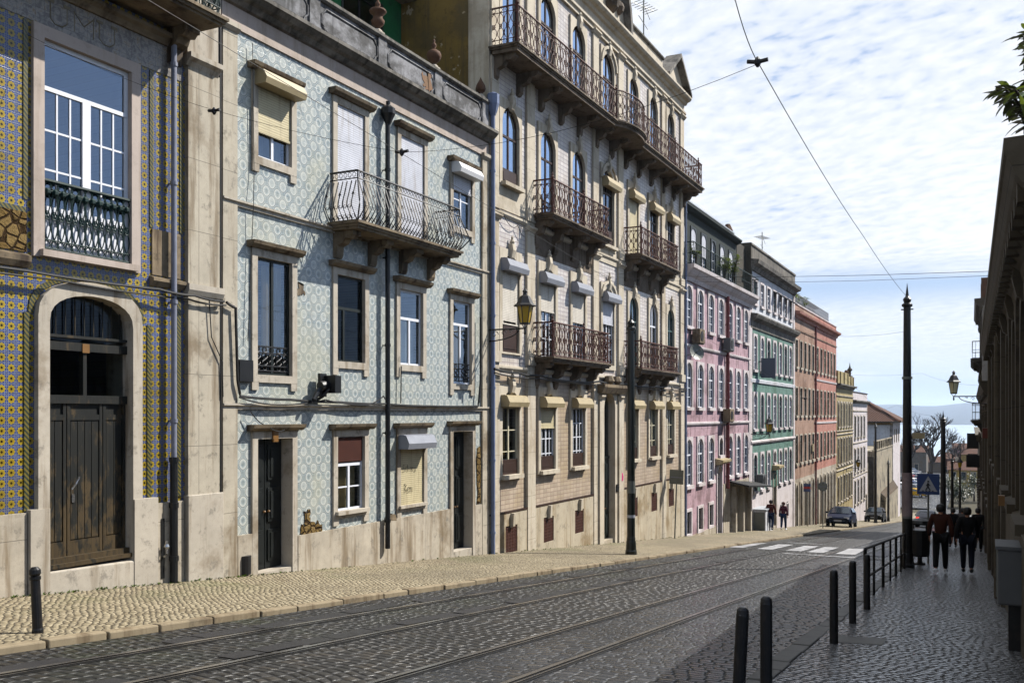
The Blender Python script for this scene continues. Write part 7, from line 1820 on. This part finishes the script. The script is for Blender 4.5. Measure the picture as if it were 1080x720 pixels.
# ------------------------------------------------------------------ houses at the bottom of the hill
def town_house(x, y, w, d, h, wallm, label, zb=None, rh=1.6, ridge_x=True, nw=3):
    z = gz(y) if zb is None else zb; t = thing('town_house', (x, y, z), label, 'house', 'houses at the foot of the hill')
    mb = MB(); mb.box(x-w/2, x+w/2, y, y+d, z-3, z+h); b = mb.build('wall', M[wallm], t)
    mb = MB(); e = .35
    if ridge_x: P = [(x-w/2-e,y-e,z+h),(x+w/2+e,y-e,z+h),(x+w/2+e,y+d+e,z+h),(x-w/2-e,y+d+e,z+h),(x-w/2-e,y+d/2,z+h+rh),(x+w/2+e,y+d/2,z+h+rh)]; F = [(0,1,5,4),(2,3,4,5),(0,4,3),(1,2,5)]
    else: P = [(x-w/2-e,y-e,z+h),(x+w/2+e,y-e,z+h),(x+w/2+e,y+d+e,z+h),(x-w/2-e,y+d+e,z+h),(x,y-e,z+h+rh),(x,y+d+e,z+h+rh)]; F = [(0,4,5,3),(1,2,5,4),(0,1,4),(2,3,5)]
    mb.add(P, F); r = mb.build('roof', M['rooftile'], t)
    mb = MB(); mb.box(x-w*.3, x-w*.3+.6, y+d*.5, y+d*.5+.6, z+h+rh*.4, z+h+rh+.8); mb.build('chimney', M['stone'], r)
    nf = max(1, int(h/3))
    for fl in range(nf):
        for k in range(nw):
            cx = x-w/2+w*(k+.5)/nw; zz = z+1.0+3*fl
            mb = MB(); mb.box(cx-.55, cx+.55, y-.05, y, zz-.1, zz+1.7); wn = mb.build('window', M['stone'], t); m2 = MB(); m2.box(cx-.42, cx+.42, y-.07, y-.052, zz, zz+1.55); m2.build('pane', M['car_glass'], wn)
M['yellow_render'] = plaster('yellow render', (.48,.38,.14), amt=.4); M['dark_red'] = plaster('dark red render', (.16,.05,.04), amt=.4); M['rose'] = plaster('rose render', (.50,.33,.36), amt=.3); M['grey_render'] = plaster('grey render', (.22,.21,.20), amt=.5)
for a in ((-1.5, 262, 9, 8, 5.2, 'yellow_render', 'yellow house with a tiled roof, beside the right hand wall'), (-3.0, 300, 12, 9, 8.5, 'rose', 'rose coloured house standing above the yellow one'), (-8.0, 275, 6, 7, 4.6, 'dark_red', 'dark red house behind the posts'),
          (-4.5, 215, 5.5, 8, 3.0, 'yellow_render', 'low yellow house with a grey roof near the far lamp post'), (-21, 262, 14, 9, 5.6, 'grey_render', 'grey house with a long tiled roof left of the bare tree'), (-26, 300, 16, 9, 7.5, 'retaining', 'pale house behind the grey one, left of the bare tree'),
          (-12, 310, 14, 9, 5.0, 'grey_render', 'grey house half hidden behind the large bare tree'), (-30, 350, 22, 10, 7.0, 'stone', 'long pale house low by the water')):
    town_house(*a)
sb = thing('boat', (-120, 2300, -44.2), 'tiny boat out on the water', 'boat')
mb = MB(); mb.add([(-128,2300,-44.2),(-112,2300,-44.2),(-110,2300,-41.5),(-131,2300,-41.5),(-128,2305,-44.2),(-112,2305,-44.2),(-110,2305,-41.5),(-131,2305,-41.5)], [(0,1,2,3),(4,7,6,5),(0,4,5,1),(3,2,6,7),(0,3,7,4),(1,5,6,2)]); mb.build('hull', M['cable'], sb)
mb = MB(); mb.box(-124, -118, 2301, 2304, -41.5, -38.5); mb.build('cabin', M['white'], sb)
# ================================================================== light, sky, camera
SUN = Vector((1.0, 1.2, 1.6)).normalized(); EL = math.asin(SUN.z); AZ = math.atan2(SUN.x, SUN.y)
sl = bpy.data.lights.new('sun', 'SUN'); sl.energy = 5.0; sl.angle = math.radians(.5); sl.color = (1, .955, .885)
so = bpy.data.objects.new('sun', sl); COL.objects.link(so); so.rotation_euler = SUN.to_track_quat('Z', 'Y').to_euler()
W = bpy.data.worlds.new('World'); S.world = W; W.use_nodes = True
nt = W.node_tree; nt.nodes.clear()
t = NT.__new__(NT); t.nt = nt; t._pos = None
sky = t.n('ShaderNodeTexSky', sky_type='NISHITA'); sky.sun_disc = False; sky.sun_elevation = EL; sky.sun_rotation = AZ; sky.altitude = 50; sky.air_density = 1.0; sky.dust_density = .8; sky.ozone_density = 2.0
d = t.n('ShaderNodeTexCoord').outputs['Generated']
x, y, z = t.xyz(d)
zz = t.m('ADD', t.m('MAXIMUM', z, 0.0), .10)
u = t.m('DIVIDE', x, zz); v = t.m('DIVIDE', y, zz)
P = t.vec(u, v, 0.0)
rot = t.n('ShaderNodeVectorRotate', rotation_type='Z_AXIS'); t.set(rot.inputs['Vector'], P); rot.inputs['Angle'].default_value = .55; P = rot.outputs[0]
warp = t.noise(P, 1.6, 3, .5, col=True)
P2 = t.vadd(P, t.vmul(warp, (.16, .16, 0)))
rip = t.noise(t.vmul(P2, (1.0, 1.45, 1)), 15.0, 3, .5, .15)         # small ripples of cloud
big = t.noise(P2, .85, 4, .55)                                      # where the sheet thins out
fine = t.noise(P2, 22, 3, .6)
sheet = t.m('ADD', t.m('ADD', t.m('MULTIPLY', rip, .55), t.m('MULTIPLY', big, .62)), t.m('MULTIPLY', fine, .10))
cov = t.rng(sheet, .345, .545)
low = t.rng(z, .125, .155)                                            # the sheet ends above a clear band near the horizon
band = t.noise(t.vec(t.m('MULTIPLY', x, 1.3), t.m('MULTIPLY', y, 1.3), t.m('MULTIPLY', z, 17)), 2.2, 4, .55)
lowc = t.m('MULTIPLY', t.m('MAXIMUM', t.rng(band, .46, .66), t.m('MULTIPLY', t.rng(z, .128, .095), t.rng(z, .02, .07))), .80)
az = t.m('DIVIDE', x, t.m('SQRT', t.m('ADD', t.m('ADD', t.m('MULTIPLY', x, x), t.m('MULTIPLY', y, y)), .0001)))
clear = t.m('MULTIPLY', t.rng(az, .08, .42), .80)  # unseen gap in the clouds, shaped for blue panes and less fill light
covm = t.m('ADD', t.m('MULTIPLY', cov, low), t.m('MULTIPLY', t.m('SUBTRACT', 1.0, low), lowc))
thick = t.rng(sheet, .46, .76)
cc = t.mix(thick, (10.0,10.8,12.2), (13.1,13.3,13.7))
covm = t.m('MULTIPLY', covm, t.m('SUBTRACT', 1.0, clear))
skyc = t.mix(t.rng(z, .25, 0.0), t.mix(.6, sky.outputs[0], (4.6,7.2,12.6)), (7.4,9.2,11.8))
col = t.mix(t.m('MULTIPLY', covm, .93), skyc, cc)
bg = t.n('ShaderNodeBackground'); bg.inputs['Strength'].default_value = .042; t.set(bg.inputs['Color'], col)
ow = t.n('ShaderNodeOutputWorld'); nt.links.new(bg.outputs[0], ow.inputs[0])

cam = bpy.data.cameras.new('camera'); co = bpy.data.objects.new('camera', cam); COL.objects.link(co)
co.location = (0, 0, 1.7); co.rotation_euler = (PI/2, 0, math.atan2(.4487, .8937))
cam.sensor_width = 36; cam.lens = 1000/1080*36; cam.shift_y = 77/1080; cam.clip_start = .1; cam.clip_end = 20000
S.camera = co
S.view_settings.view_transform = 'Standard'; S.view_settings.look = 'None'; S.view_settings.exposure = .96; S.view_settings.gamma = 1
S.view_settings.use_curve_mapping = False
S.cycles.max_bounces = 7; S.cycles.transparent_max_bounces = 10; S.cycles.diffuse_bounces = 1; S.cycles.glossy_bounces = 3
S.cycles.caustics_reflective = False; S.cycles.caustics_refractive = False

mb = MB(); mb.box(-6100, 6100, -60, 9600, -52, 125); hz = tag(mb.build('haze', []), kind='stuff')
hm = bpy.data.materials.new('thin sea haze'); hm.use_nodes = True; hn = hm.node_tree; hn.nodes.clear()
pv = hn.nodes.new('ShaderNodeVolumePrincipled'); pv.inputs['Color'].default_value = (.66,.80,1,1); pv.inputs['Density'].default_value = .00013; pv.inputs['Anisotropy'].default_value = .3
ho = hn.nodes.new('ShaderNodeOutputMaterial'); hn.links.new(pv.outputs[0], ho.inputs['Volume']); hz.data.materials.append(hm)
